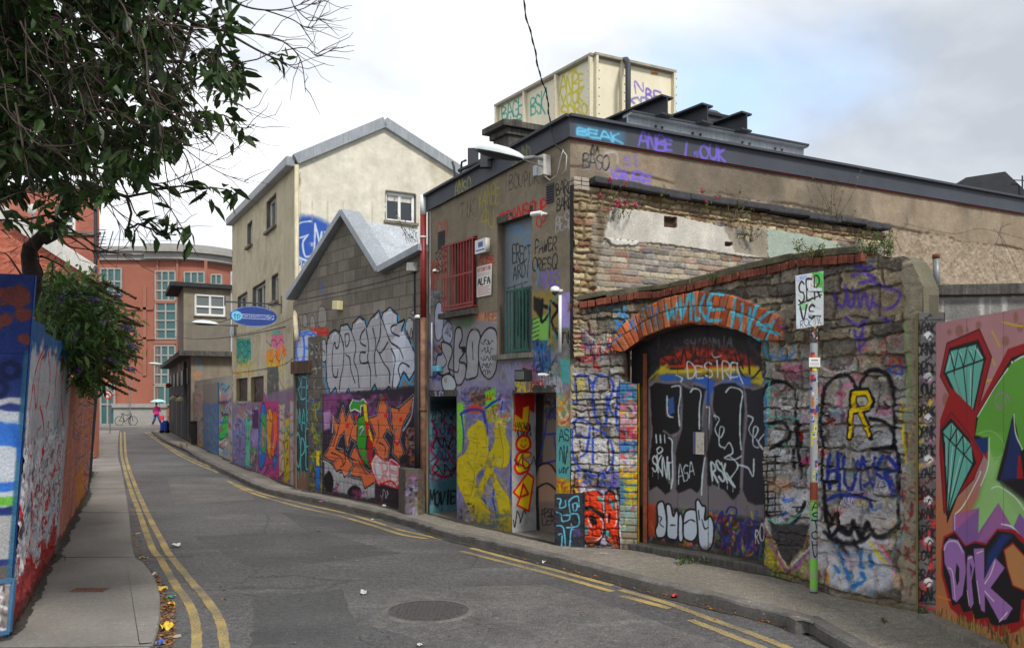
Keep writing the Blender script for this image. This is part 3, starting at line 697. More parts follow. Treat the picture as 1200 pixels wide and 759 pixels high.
# ================================================================== the corner building
def T(ox,oy,s):
 return lambda *p:[(ox+a/s,oy+b/s) for a,b in p]
def Q(x0,y0,x1,y1,dy=0):
 """quad TL,TR,BR,BL from a photo box; dy lowers (or lifts) the right side to follow the perspective"""
 return [(x0,y0),(x1,y0+dy),(x1,y1+dy),(x0,y1)]
def plaster(cv,basec,seed,amp=16,streakamp=12):
 n1_=cv.noise(.6,seed,5);n2_=cv.noise(.06,seed+5,3);n3_=cv.noise(.12,seed+9,3,1.6)
 cv.a[:]=np.array(basec,np.float32)+((n1_-.5)*2*amp+(n2_-.5)*amp*.8+(n3_-.5)*streakamp)[...,None]
 cv.h+=(n2_-.5)*.006+(cv.noise(.9,seed+3,3)-.5)*.02
def chaff(c,box,n,seed,pal=None,s=1.0):
 """older tags showing through: small scrawls, ghost letters, overspray"""
 rs=random.Random(seed);pal=pal or ['K','W','B2','R','T','P','M','Y','G','LB',(90,90,96),(150,120,150)];x0,y0,x1,y1=box
 for i in range(n):
  w=rs.uniform(8,20)*s;h=rs.uniform(6,14)*s;x=rs.uniform(x0,max(x1-w,x0));y=rs.uniform(y0,max(y1-h,y0));cc=rs.choice(pal);k=rs.random()
  if k < .3:c.st([(x,y+h/2),(x+w,y+h/2)],h,cc,h*.7,rs.uniform(.15,.4),smooth=False)
  elif k < .6:c.scrib((x,y,x+w,y+h),cc,rs.uniform(.7,1.5)*s,seed*7+i,rs.randint(2,4),rs.uniform(.5,.95))
  elif k < .85:
   q=[(x+w*rs.uniform(0,1),y+h*rs.uniform(0,1)) for _ in range(rs.randint(4,7))];c.st(q,rs.uniform(1.2,2.8)*s,cc,.9,rs.uniform(.55,.95))
   if rs.random() < .4:c.st(q,.7*s,'K' if cc != 'K' else 'W',.7,.8)
  else:c.drips([x,x+w*.3,x+w*.5,x+w],y,h*1.6,rs.uniform(.6,1.1),cc,.7,i)
def subpath(path,ua,oa,ub,ob): 
 a=path.P(ua,0,oa);b=path.P(ub,0,ob);return Path([(a.x,a.y),(b.x,b.y)])
def ushape(path,*xs,y=400):return [path.uz(x,y)[0] for x in xs]
def zat(path,x,y):return path.uz(x,y)[1]
def pth(path,px,py,off=0):return path.at(px,py,off)
main=empty('corner_building','rendered two storey building with charcoal parapet band and paint covered doorways on the street corner','building',(.745,10.36,0))
cvL=Canvas(PL,-.02,PL.len,-.05,5.6,.0085);plaster(cvL,(128,119,104),21)
baseL=cvL.a.copy()
D1=ushape(PL,503.5,535.5)+[-.06,zat(PL,519,464)];D2=ushape(PL,600,652)+[-.06,zat(PL,625,460)]
W1=ushape(PL,528,559.5)+[zat(PL,540,363),zat(PL,540,282)];U1=ushape(PL,583,623.5)+[zat(PL,603,414.5),zat(PL,603,256)]
def paintL():
 chaff(cvL,(503,372,668,462),60,900);chaff(cvL,(536,462,600,625),30,901);c=cvL;c7=T(490,340,5.42);c4=T(480,440,3.794);c6=T(480,400,2.918);c5=T(480,150,3.036)
 # -------- worn tags on the upper render
 c.text('TIK',Q(539,238,556,256,-3),[(1.1,(66,60,56),1,.8)],3);c.text('YANBE',Q(560,222,586,243,-5),[(1.3,(170,160,60),1,.75)],4);c.text('4U',Q(563,246,580,268,-3),[(1.4,(170,160,60),1,.7)],5)
 c.text('IBOUPUK',Q(590,208,632,226,-12),[(1.2,(60,56,54),1,.85)],6)
 c.text('TRANSOUP',Q(585,250,641,266,-19),[(2.4,(186,40,44),1.2,.95)],7);c.text('OP',Q(628,255,640,266,-2),[(1.4,(186,40,44),1,.9)],8)
 c.text('BARD',Q(651,216,670,230,-6),[(1.3,'K')],9);c.text('BARO',Q(652,234,670,248,-5),[(1.3,'K')],10)
 c.text('BESO',Q(651,255,671,272,-5),[(1.7,(176,176,180),1.2,.85)],11)
 c.text('PAWER',Q(627,283,653,298,-6),[(1.4,'K')],12);c.text('ORESQ',Q(624,302,653,318,-4),[(1.4,'K')],13)
 c.text('ANSE',Q(632,319,658,337,-4),[(2.1,(116,104,190),1.2,.9)],14);c.st([(628,312),(631,322),(629,332)],3,(90,160,210),2,.8)
 c.text('AUSE',Q(561,301,580,311,-4),[(1.3,'R')],15)
 for k in range(4):c.scrib((511,292+k*7,523,299+k*7),'K',1.0,40+k,3)
 c.scrib((512,258,526,278),(180,60,60),1.1,50,3);c.scrib((503,300,513,350),(150,56,56),1.2,51,5)
 c.smear((503,340,526,360),[(110,150,190),(60,60,60),(150,150,170)],26,(1,2.5),(4,14),.8,61)
 # -------- grey primed band behind the throw-up
 c.fl(c7((60,150),(350,190),(500,160),(520,420),(700,410),(900,380),(960,420),(960,700),(60,700)),(138,136,142),6,.95)
 c.fl(c7((230,210),(300,175),(340,150),(360,190),(330,240),(240,240)),(96,116,92),6,.8)
 c.fl(c7((350,160),(420,140),(500,150),(495,200),(380,190)),(200,140,110),5,.8);c.text('MSE',Q(568,366,582,376,-1),[(1,'BR',1,.8)],3)
 c.smear((503,448,600,462),[(150,140,190),(120,110,170),(170,160,190),(110,130,180)],60,(3,7),(8,20),.5,62,soft=5)
 c.smear((586,410,668,460),[(150,120,150),(120,130,170),(180,150,160),(160,160,170),(130,120,140)],130,(2,5),(6,18),.55,63,soft=4)
 c.smear((503,400,516,445),['B',(70,90,170),(140,80,60),'K'],26,(2,4),(5,14),.8,64)
 # bubbles at the left
 for (q) in (c7((130,75),(105,140),(108,290),(130,320),(155,270),(160,120)),c7((190,195),(155,250),(158,310),(190,345),(215,310),(220,240))):
  c.fl(q,(166,170,186),1.2,1,True,out='K',ow=1.3)
 c.scrib((521,383,529,395),'K',.8,70,3)
 # throw-up: fat grey letters with black outline
 G1=(156,156,160);ow=2.2
 c.fl(c7((150,330),(205,350),(215,400),(190,480),(200,520),(150,540),(115,500),(120,420),(150,400)),G1,1,1,True,out='K',ow=ow)
 c.fl(c7((235,260),(270,240),(280,300),(260,360),(300,380),(260,450),(300,470),(300,540),(270,600),(235,580),(225,450)),G1,1,1,True,out='K',ow=ow)
 c.fl(c7((345,250),(385,260),(400,330),(385,450),(375,540),(340,560),(300,560),(310,460),(305,380),(320,290)),G1,1,1,True,out='K',ow=ow)
 c.fl(c7((450,240),(500,270),(505,420),(490,520),(450,565),(405,520),(385,430),(395,310)),G1,1,1,True,out='K',ow=ow)
 c.fl(c7((150,560),(190,530),(230,560),(240,620),(200,655),(160,630)),(176,182,186),1,1,True,out='K',ow=ow)
 c.st(c7((260,470),(250,520),(200,500)),1.4,'K');c.st(c7((130,350),(180,450),(150,500)),1.2,'K');c.st(c7((345,330),(350,440)),1.6,'K');c.fl(c7((275,360),(300,355),(305,390),(280,395)),'K',1)
 for k,yy in enumerate((310,360,410,460,500)):c.scrib((490+405/5.42,340+yy/5.42,490+(480-k*6)/5.42,340+(yy+40)/5.42),'K',.9,80+k,3)
 # right of the tall opening
 c.fl(c7((725,20),(900,0),(905,330),(735,340)),(146,128,72),4,.9);c.fl(c7((905,20),(970,10),(970,240),(905,240)),'LI',3)
 c.fl(c7((728,180),(830,150),(835,340),(728,350)),(130,178,96),2)
 for k in range(6):c.st(c7((725,190+k*28),(770,170+k*28)),1.1,'K')
 c.fl(c7((735,40),(800,60),(790,200),(735,120)),'K',3,.9);c.st(c7((790,60),(785,200),(840,130),(800,100)),4,'K',1.5);c.st(c7((840,90),(835,300)),3,'K',1.2);c.st(c7((845,70),(890,120),(850,200),(905,310)),4,'K',1.5)
 c.st(c7((880,40),(830,110),(835,200),(820,320)),2.2,(80,160,180),2,.8);c.smear((625,400,645,440),[(50,80,130),(40,60,100),(60,110,160),'K'],60,(2,4),(6,18),.8,65)
 c.text('YYS',Q(627,404,643,424,0),[(2.2,(50,110,160))],5);c.smear((643,385,668,440),[(120,130,70),'K',(90,110,60),(150,150,160),(70,130,140)],60,(1.5,3),(6,16),.8,66);c.scrib((658,385,668,405),'K',1.3,90,2)
 c.fl(c7((905,440),(968,440),(968,590),(915,590)),'T',4,.8)
 c.text('ANNAS',Q(587,425,612,444,0),[(1.7,(160,160,200),1,.9)],7);c.text('CON',Q(612,430,628,445),[(1.6,(190,90,130),1,.8)],8);c.text('PIENA',Q(633,438,660,458),[(1.8,(190,190,196),1,.85)],9);c.text('BALU',Q(604,447,626,458),[(2.2,'Y',1,.9)],10);c.text('CAP',Q(622,448,636,460),[(1.8,'R',1,.8)],11)
 # -------- between the doors: yellow monster letters on blue and violet
 c.fl([(535.5,461),(600,455),(600,640),(535.5,640)],(128,124,158),2)
 c.smear((536,470,600,620),[(110,110,160),(150,150,180),(90,100,150),(140,130,150),(160,150,190)],160,(3,6),(10,34),.7,67,ang=1.5)
 c.fl(c4((210,120),(245,120),(240,330),(212,350)),'G2',3,.9);c.smear((541,455,575,474),['K',(60,50,50),(150,110,60),(80,60,60)],40,(2,5),(5,12),.9,68)
 for k in range(7):c.st(c4((238,75+k*13),(262,72+k*13)),1.3,(80,80,160),.8)
 c.fl(c4((335,70),(380,55),(395,130),(340,160)),(120,190,60),3);c.scrib((570,460,577,470),'R',1.4,91,3)
 c.fl(c4((250,145),(290,125),(330,145),(320,165),(250,165)),(200,70,40),3)
 for P in (((225,170),(280,150),(325,160),(335,210)),((335,150),(370,120),(410,105),(405,160)),((230,170),(240,260),(235,330)),((245,370),(280,430),(290,470)),((330,160),(345,230),(340,300),(365,340)),((440,320),(450,400),(448,560),(452,620)),((385,470),(370,540),(385,610)),((320,540),(340,570),(330,610))):
  c.st(c4(*P),3.2,(40,62,160),1.2)
 YY=(196,178,36)
 c.fl(c4((212,375),(245,345),(265,300),(255,250),(285,215),(320,200),(342,250),(350,330),(335,400),(300,440),(300,500),(330,560),(355,600),(350,660),(290,640),(260,590),(240,540),(215,480)),YY,2,.96,True)
 c.fl(c4((350,350),(375,300),(380,210),(432,182),(425,250),(445,320),(440,390),(410,412),(370,400),(400,480),(440,540),(455,600),(452,690),(400,680),(395,600),(380,520),(355,450),(320,540),(290,520),(330,440)),YY,2,.96,True)
 c.fl(c4((335,150),(395,130),(400,200),(350,210)),YY,2,.6);c.text('OAT',Q(569,478,584,492,-2),[(1.2,(120,110,60))],4)
 c.st(c4((290,250),(300,320),(285,400)),1.2,(130,120,60),2,.6);c.smear((540,500,598,612),[(170,160,50),(150,140,70),(210,196,70)],60,(1.5,4),(6,22),.4,71,ang=1.3)
 c.smear((536,590,556,612),['K','W',(150,130,180),(90,60,110)],50,(1,2.5),(4,12),.85,72);c.smear((556,600,600,624),[(90,130,60),(110,100,70),'Y',(60,100,130)],50,(2,4),(4,14),.7,73)
 c.drips([545,552,560,571,580,590],598,16,1.1,YY,.8,3)
 c.st(c4((455,320),(458,450),(457,600)),2,(150,40,60),1)
 c.smear((578,462,600,500),[(120,190,60),'K',(200,90,120),(110,110,160),'W'],50,(1,3),(4,12),.8,77)
 # -------- corner pier right of the second door
 c.fl([(652,462),(671,462),(671,500),(652,500)],(190,140,90),3);c.smear((653,462,670,500),['Y',(210,110,60),(150,60,50),(90,170,170),'W'],60,(1.2,2.6),(5,14),.9,74)
 c.fl([(652,500),(671,500),(671,562),(652,562)],(104,170,168),3);c.text('AS',Q(655,503,667,516),[(1.2,'K')],3);c.scrib((655,518,666,545),'K',1.3,93,3);c.scrib((655,545,666,556),'K',1.2,94,3)
 c.fl([(652,562),(671,562),(671,640),(652,640)],(180,150,50),4);c.smear((652,560,670,585),['Y',(210,120,50),(150,60,50)],30,(1.5,3),(5,12),.9,75)
 c.smear((536,440,602,458),[(140,140,180),(170,160,190),'GP'],30,(2,5),(6,20),.5,76,soft=4)
 hs=random.Random(6)
 for i in range(150):
  x=hs.uniform(540,596);y=hs.uniform(490,612);c.st([(x,y),(x+hs.uniform(3,9),y+hs.uniform(-1,1.5))],hs.uniform(.6,1.2),hs.choice([(150,146,96),(120,116,70),(206,190,70),(110,106,130),(170,166,180)]),.8,.55,smooth=False)
 for P in (((545,500),(552,480),(566,486),(570,520)),((558,560),(566,590),(580,600)),((584,496),(590,530),(588,548)),((548,540),(556,556),(552,580))):c.st(list(P),1.2,(90,88,60),1,.6)
 # drainage stains and dirt at the foot
 U,Z=c.UZ();n=c.noise(.2,80,4);m=(sstep(.35-Z+n*.3,.1,.5)*.45)[...,None];c.a=c.a*(1-m)+np.array((78,72,62))*m
cvL.sat=1.22;paintL();cvL.wear(baseL,.04,5)
wall('wall',cvL,M['paint'],main,top=[(0,zat(PL,508,246)),(PL.len,5.21)],holes=[D1,D2,W1,U1],thick=.3,u0=0,u1=PL.len,caps=(1,0))
# pavement-level reveals and doors, each on its own small path
def jamb(path,u,z0,z1,depth,paint,res=.008,name='door_reveal',parent=main,base=(120,114,106)):
 p=subpath(path,u,.003,u,-depth);cv=Canvas(p,0,depth,z0,z1,res,base);plaster(cv,base,int(u*100) % 97+3,8,6);paint and paint(cv);wall(name,cv,M['paint'],parent,bot=z0,thick=.02,back=False);return p
def leafdoor(path,ua,ub,z0,z1,depth,paint,res=.008,name='door',parent=main,base=(100,98,94),matk='paint_gloss'):
 p=subpath(path,ua-.03,-depth,ub+.03,-depth);cv=Canvas(p,0,p.len,z0,z1,res,base);plaster(cv,base,int(ub*100) % 97,6,8);paint and paint(cv);return wall(name,cv,M[matk],parent,bot=z0,thick=.04),p
def soffit(path,ua,ub,z,depth,parent=main,mk='concrete_d'):
 m=MB();P=[path.P(ua,z,.002),path.P(ub,z,.002),path.P(ub,z,-depth),path.P(ua,z,-depth)];m.prism(P,(0,0,.1));m.build('lintel',M[mk],parent)
def jd1(c):
 q=T(480,440,3.794);c.fl(q((80,100),(220,100),(220,620),(80,620)),(72,130,140),2)
 c.smear((502,480,536,600),[(90,60,130),(150,40,80),(80,150,160),(100,120,130),(140,140,150),(60,60,70)],150,(1.5,4),(6,26),.8,101)
 c.st(q((100,200),(120,260),(95,330),(125,370),(100,420),(150,450),(200,430)),3,(150,30,70));c.st(q((150,200),(190,250),(170,340),(205,400)),2,(150,30,70))
 for k in range(5):c.scrib((505,478+k*16,534,496+k*16),(62,44,100) if k % 2 else 'K',1.2,110+k,3)
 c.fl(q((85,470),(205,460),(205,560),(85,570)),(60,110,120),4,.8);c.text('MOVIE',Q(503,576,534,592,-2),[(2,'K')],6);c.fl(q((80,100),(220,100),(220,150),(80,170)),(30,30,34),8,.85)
jamb(PL,D1[0],-.05,D1[3],1.0,jd1);jamb(PL,D1[1],-.05,D1[3],.9,None);soffit(PL,D1[0]-.02,D1[1]+.02,D1[3],1.0);leafdoor(PL,D1[0],D1[1],-.05,D1[3],.95,None,base=(60,58,60))
def jd2(c):
 q=T(480,440,3.794);c.fl(q((455,70),(575,70),(575,700),(455,700)),(160,160,158),2)
 c.smear((600,465,628,620),[(140,140,142),(180,178,172),(120,118,118)],60,(2,5),(8,20),.6,121)
 c.fl(q((462,80),(560,80),(555,165),(530,150),(500,190),(470,170)),(176,24,22),3)
 for k in range(4):c.scrib((603+k*3,494,622,508+k*6),'K',1.0,125+k,3)
 RD=(196,26,22);YL=(226,186,20)
 c.fl(q((466,165),(500,190),(505,140),(535,130),(525,250),(465,240)),YL,1,out=RD,ow=1.6);c.text('PAOW',Q(604,495,618,503),[(.9,'K')],3)
 c.fl(q((508,265),(480,285),(478,320),(505,335),(535,318),(533,280)),YL,1,1,True,out=RD,ow=3.2);c.st(q((495,308),(508,318),(520,306)),1,RD);c.st(q((500,285),(500,292)),1.2,RD);c.st(q((516,283),(516,290)),1.2,RD)
 c.st(q((530,350),(495,350),(485,375),(515,390),(525,410),(490,425),(478,405)),8.5,RD,1);c.st(q((530,352),(497,355),(492,375),(518,392),(520,408),(492,418),(482,408)),5.5,YL,1)
 c.scrib((603,530,627,552),'K',1.2,130,2);c.scrib((602,596,615,618),'K',1.2,131,2)
 c.fl(q((462,518),(525,432),(552,455),(530,602),(478,575),(490,545)),YL,1,out=RD,ow=2.4);c.fl(q((492,540),(505,480),(528,525)),YL,1,out=RD,ow=2.6)
jamb(PL,D2[0],-.05,D2[3],.45,jd2);jamb(PL,D2[1],-.05,D2[3],.42,None);soffit(PL,D2[0]-.02,D2[1]+.02,D2[3],.45)
def dd2(c):
 q=T(480,440,3.794);c.fl(q((555,70),(660,70),(660,700),(555,700)),(124,112,104),2)
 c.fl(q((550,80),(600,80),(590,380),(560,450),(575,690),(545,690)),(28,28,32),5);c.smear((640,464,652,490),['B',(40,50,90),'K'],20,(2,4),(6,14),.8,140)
 for P in (((575,395),(600,270),(612,180)),((612,180),(650,185)),((590,260),(650,258)),((575,395),(655,375)),((640,255),(655,380))):c.st(q(*P),2.4,(44,62,150),1,smooth=False)
 c.fl(q((575,400),(620,392),(655,430),(655,560),(575,560)),(160,130,112),4);c.st(q((560,440),(575,400),(620,390),(652,430)),2.6,'K');c.st(q((565,500),(610,478),(650,505)),2.4,'K');c.st(q((568,500),(572,690)),4,'K',2)
 c.text('APSD',Q(634,596,650,605),[(1.2,'K')],3);c.text('LER',Q(635,605,650,614),[(1.2,'K')],4)
leafdoor(PL,D2[0],D2[1],-.05,D2[3],.42,dd2)
# tall upper opening: blue-grey shutter board, green grille
jamb(PL,U1[0],U1[2],U1[3],.14,None,base=(112,102,90));jamb(PL,U1[1],U1[2],U1[3],.14,None,base=(112,102,90));soffit(PL,U1[0]-.02,U1[1]+.02,U1[3],.14)
def du1(c):
 plaster(c,(122,132,138),31,6,10);c.smear((594,262,620,284),[(70,140,190),(90,150,200)],16,(1.5,3),(5,14),.8,150)
 c.text('ERECT',Q(600,290,622,309,-4),[(1.7,'K')],6);c.text('ARDI',Q(601,311,621,328,-5),[(1.7,'K')],7);c.st([(594,338),(618,330)],1,'K')
 for k in range(4):c.scrib((602+k*5,330,606+k*5,412),(30,34,34),1,155+k,6)
leafdoor(PL,U1[0],U1[1],U1[2],U1[3],.12,du1,name='shutter_board')
gm=MB();zt_=zat(PL,607,338);zb_=zat(PL,607,412);un=np.linspace(PL.uz(592,380)[0],PL.uz(622.5,380)[0],9)
for u in un:gm.bar(PL.P(u,zb_,-.03),PL.P(u,zt_,-.03),.022,.03)
for z in (zb_+.02,zt_-.01):gm.bar(PL.P(un[0]-.02,z,-.035),PL.P(un[-1]+.02,z,-.035),.03,.035)
gm.build('window_grille',M['green'],main)
sm=MB();sm.bar(PL.P(U1[0]-.02,U1[2]-.035,.03),PL.P(U1[1]+.05,U1[2]-.035,.03),.12,.07);sm.build('sill',M['concrete'],main)
# red barred window
for u in (W1[0],W1[1]):jamb(PL,u,W1[2],W1[3],.12,None,name='window_reveal')
soffit(PL,W1[0]-.02,W1[1]+.02,W1[3],.12)
wr=empty('window',None,None,PL.P(W1[0],W1[2],0));del wr  # (window parts are direct children of the building)
def board(c):c.smear((523,285,562,370),[(120,60,50),(90,50,46),(140,80,66)],30,(3,6),(8,20),.7,160)
leafdoor(PL,W1[0],W1[1],W1[2],W1[3],.11,board,name='window',base=(96,62,56))
wf=MB()
for u in (W1[0]+.33*(W1[1]-W1[0]),W1[0]+.66*(W1[1]-W1[0])):wf.bar(PL.P(u,W1[2],-.09),PL.P(u,W1[3],-.09),.05,.05)
wf.build('window_frame',M['red'],main)
wb=MB();ua,ub=ushape(PL,523.5,559.5);za,zb2=zat(PL,541,361.5),zat(PL,541,285)
for u in np.linspace(ua,ub,12):wb.bar(PL.P(u,za,.09),PL.P(u,zb2,.09),.016,.016)
for z in (za,za+.05,(za+zb2)/2,zb2):wb.bar(PL.P(ua,z,.085),PL.P(ub,z,.085),.02,.03)
for u in (ua,ub):
 for z in (za,zb2):wb.bar(PL.P(u,z,0),PL.P(u,z,.09),.02,.02)
wb.build('window_grille',M['red'],main)
sm=MB();sm.bar(PL.P(ua-.04,za-.09,.06),PL.P(ub+.04,za-.09,.06),.16,.08);sm.build('sill',M['concrete_d'],main)
# louvred vents
for (x0,x1,y0,y1) in ((514,521.5,272,292),(641,649.5,217,239)):
 a,b=ushape(PL,x0,x1,y=y0);z1,z0=zat(PL,x0,y0),zat(PL,x0,y1);v=MB();v.bar(PL.P((a+b)/2,z0,.004),PL.P((a+b)/2,z1,.004),b-a,.008,up=PL.P(a,0,1)-PL.P(a,0,0))
 for z in np.arange(z0+.01,z1,.035):v.bar(PL.P(a,z,.014),PL.P(b,z,.014),.012,.016)
 v.build('vent',M['steel_d'],main)
# ---- yard side
cvR=Canvas(PR,-.02,13.6,1.5,5.6,.014);plaster(cvR,(140,126,108),41,12,14)
def paintR():
 c=cvR;U,Z=c.UZ()
 # rough cast below a wavering line, smooth band above it
 zl=4.72-.035*(U-5)+(c.noise(1.3,44,4)-.5)*.22;rough=sstep(zl-Z,0,.03)*sstep(U,2.0,2.5)
 n=c.noise(.045,46,2);n2=c.noise(.10,47,3);c.h+=rough*((n-.5)*.03-.008);c.a+=(rough*((n-.5)*34+(n2-.5)*26+8))[...,None]
 edge=np.exp(-((zl-Z)/.018)**2)*sstep(c.noise(.5,48,3),.42,.55);c.a-=(edge*55)[...,None];c.h-=edge*.012
 # dark weather patches under the parapet
 m=sstep(c.noise(1.0,49,4,1.6),.52,.72)*sstep(Z,4.0,4.9)*.55;c.a=c.a*(1-m[...,None])+np.array((84,78,70))*m[...,None]
 m=sstep(c.noise(.8,50,4),.6,.75)*.35*rough;c.a=c.a*(1-m[...,None])+np.array((160,148,128))*m[...,None]
 for P in (((1060,300),(1050,276),(1063,262),(1058,250)),((1180,300),(1172,270),(1185,262)),((1165,268),(1178,284),(1190,310),(1198,330)),((1175,262),(1165,300),(1170,330))):c.st(list(P),.9,(70,62,56),1,.8)
 c.st([(1060,262),(1085,268),(1120,274),(1150,268),(1200,280)],.8,(80,72,64),1,.7)
 q=T(560,50,3.793)
 c.text('BASO',q((465,500),(585,505),(580,565),(465,560)),[(3.2,(170,168,170),2,.7),(1.5,'K',.8)],5);c.st(q((500,500),(512,455),(520,500),(532,465),(540,505)),1.3,'K')
 c.st(q((570,490),(615,490),(620,540)),2.4,(176,176,178),2,.7)
 c.text('ANBE',q((600,560),(780,590),(775,645),(600,620)),[(3.2,(120,100,200),1.4,.95)],6);c.text('SI',q((650,500),(715,510),(715,550),(650,540)),[(2.6,(116,98,190),1.6,.8)],7);c.st(q((655,650),(690,655),(670,685)),2.4,(116,98,190),1.5)
 c.st(q((590,560),(600,590)),3,(116,98,190),2)
paintR()
wall('wall',cvR,M['paint_rough'],main,top=[(0,5.21),(13.6,5.21)],bot=1.5,thick=.3,u0=0,u1=13.6,caps=(0,1))
lo=MB();a,b=PR.P(.25,0,-.15),PR.P(13.6,0,-.15);lo.prism([a+Vector((0,0,-.1)),b+Vector((0,0,-.1)),b+Vector((0,0,1.5)),a+Vector((0,0,1.5))],PR.P(0,0,-.1)-PR.P(0,0,0));lo.build('lower_wall',M['concrete'],main)
# parapet band, with its own tags, and a thin cap
def band(path,u0,u1,zb,zt,paint,res,parent,thick=.34):
 cv=Canvas(path,u0,u1,min(zb)-.1,max(zt)+.05,res,(60,64,73));plaster(cv,(60,64,73),61,4,6);cv.h*=.3;paint(cv)
 # sloped lower edge: shear the sheet so both edges follow the wall head
 U=np.linspace(u0,u1,int((u1-u0)/res)+1);V=np.linspace(0,1,int(max(z-b for z,b in zip(zt,zb))/res)+1)
 B=np.interp(U,[u0,u1],zb);Tt=np.interp(U,[u0,u1],zt);ZZ=B[None]+(Tt-B)[None]*V[:,None];UU=np.broadcast_to(U[None],ZZ.shape);c_,h=cv.sample(UU,ZZ)
 X=path.grid(U,ZZ,h+.05);n=len(U)
 b0=path.grid(U,ZZ[:1],np.full((1,n),.05))[0];b1=path.grid(U,ZZ[:1],np.full((1,n),-.0))[0];t0=path.grid(U,ZZ[-1:],np.full((1,n),.05))[0];t1=path.grid(U,ZZ[-1:],np.full((1,n),-thick))[0];bb=path.grid(U,ZZ[:1],np.full((1,n),-thick))[0]
 ev=np.vstack([b0,b1,t0,t1,bb]);ef=[]
 for i in range(n-1):ef+=[(i,i+1,n+i+1,n+i),(2*n+i,2*n+i+1,3*n+i+1,3*n+i),(3*n+i,3*n+i+1,4*n+i+1,4*n+i)]
 grid_mesh('parapet_band',X,np.ones((len(V)-1,n-1),bool),c_,M['paint_gloss'],parent,(ev,ef,np.tile(np.array([[58,62,70]]),(len(ev),1))))
 m=MB();m.bar(path.P(u0,zt[0]+.015,.0),path.P(u1,zt[1]+.015,.0),.22,.035);m.build('parapet_cap',M['charcoal'],parent)
def fL(c):
 c.text('ANSO',Q(536,214,555,231,-8),[(1.6,(176,166,50),1.2,.9)],3);c.text('SAND',Q(603,180,626,195,-10),[(1.6,(150,150,60),1.2,.9)],4)
def fR(c):
 q=T(560,50,3.793);c.fl(q((428,365),(640,400),(640,455),(428,420)),(56,130,172),9,.55)
 c.text('BEAK',q((428,385),(625,410),(640,455),(428,412)),[(2.3,(96,186,222),1.2,.95)],5,jit=.04)
 c.text('ANBE I OUK',q((705,405),(1095,475),(1092,535),(705,465)),[(3.0,(108,88,196),1.2)],6);c.scrib((811,176,817,186),(104,84,186),1,7,2)
band(PL,0.0,PL.len+.05,(zat(PL,508,246)-.0,5.21),(zat(PL,508,229),5.46),fL,.012,main)
band(PR,-.05,13.6,(5.21,5.21),(5.46,5.46),fR,.012,main)
rl=MB();rl.bar(PR.P(0,5.2,.012),PR.P(13.6,5.2,.012),.03,.014);rl.build('red_trim',M['red'],main)
rf=MB();c0,c1,c2,c3=PL.P(.02,4.75,-.3),PL.P(PL.len,4.9,-.3),PR.P(13.4,4.9,-.3),PR.P(13.4,4.9,-.3)+Vector((-.5715,.8206,0))*3.8;rf.prism([c0,c1,c2,c3],(0,0,-.15));rf.build('roof',M['charcoal2'],main)
bk=MB();bk.prism([PL.P(0,0,-.02),PL.P(0,4.75,-.02),PR.P(13.4,4.75,-.3)+Vector((-.5715,.8206,0))*3.8,PR.P(13.4,0,-.3)+Vector((-.5715,.8206,0))*3.8],(.05,.1,0));bk.prism([PR.P(13.58,0,-.02),PR.P(13.58,5.2,-.02),PR.P(13.58,5.2,-.3)+Vector((-.5715,.8206,0))*3.8,PR.P(13.58,0,-.3)+Vector((-.5715,.8206,0))*3.8],PR.P(0,0,0)-PR.P(.2,0,0));bk.build('rear_wall',M['concrete'],main)
# ---- chimney on the roof
ch=MB();cz=12.6;cl,crt=ray(581,170,cz),ray(621,170,cz);dL=Vector((-.5715,.8206,0));dR=Vector((.895,.446,0))
cc=ray(603,166,13.0);hz_=ray(603,157,13.0).z
ch.box((cc.x,cc.y,hz_-.6),.50,.42,1.2,(dR,dL,Vector((0,0,1))));ch.box((cc.x,cc.y,hz_+.05),.78,.64,.1,(dR,dL,Vector((0,0,1))));ch.box((cc.x,cc.y,hz_+.0-.05),.60,.5,.1,(dR,dL,Vector((0,0,1))))
ch.tube([(cc.x,cc.y,hz_+.1),(cc.x,cc.y,hz_+.2)],.12,12)
ch.build('chimney',M['concrete_d'],main,bevel=.012)
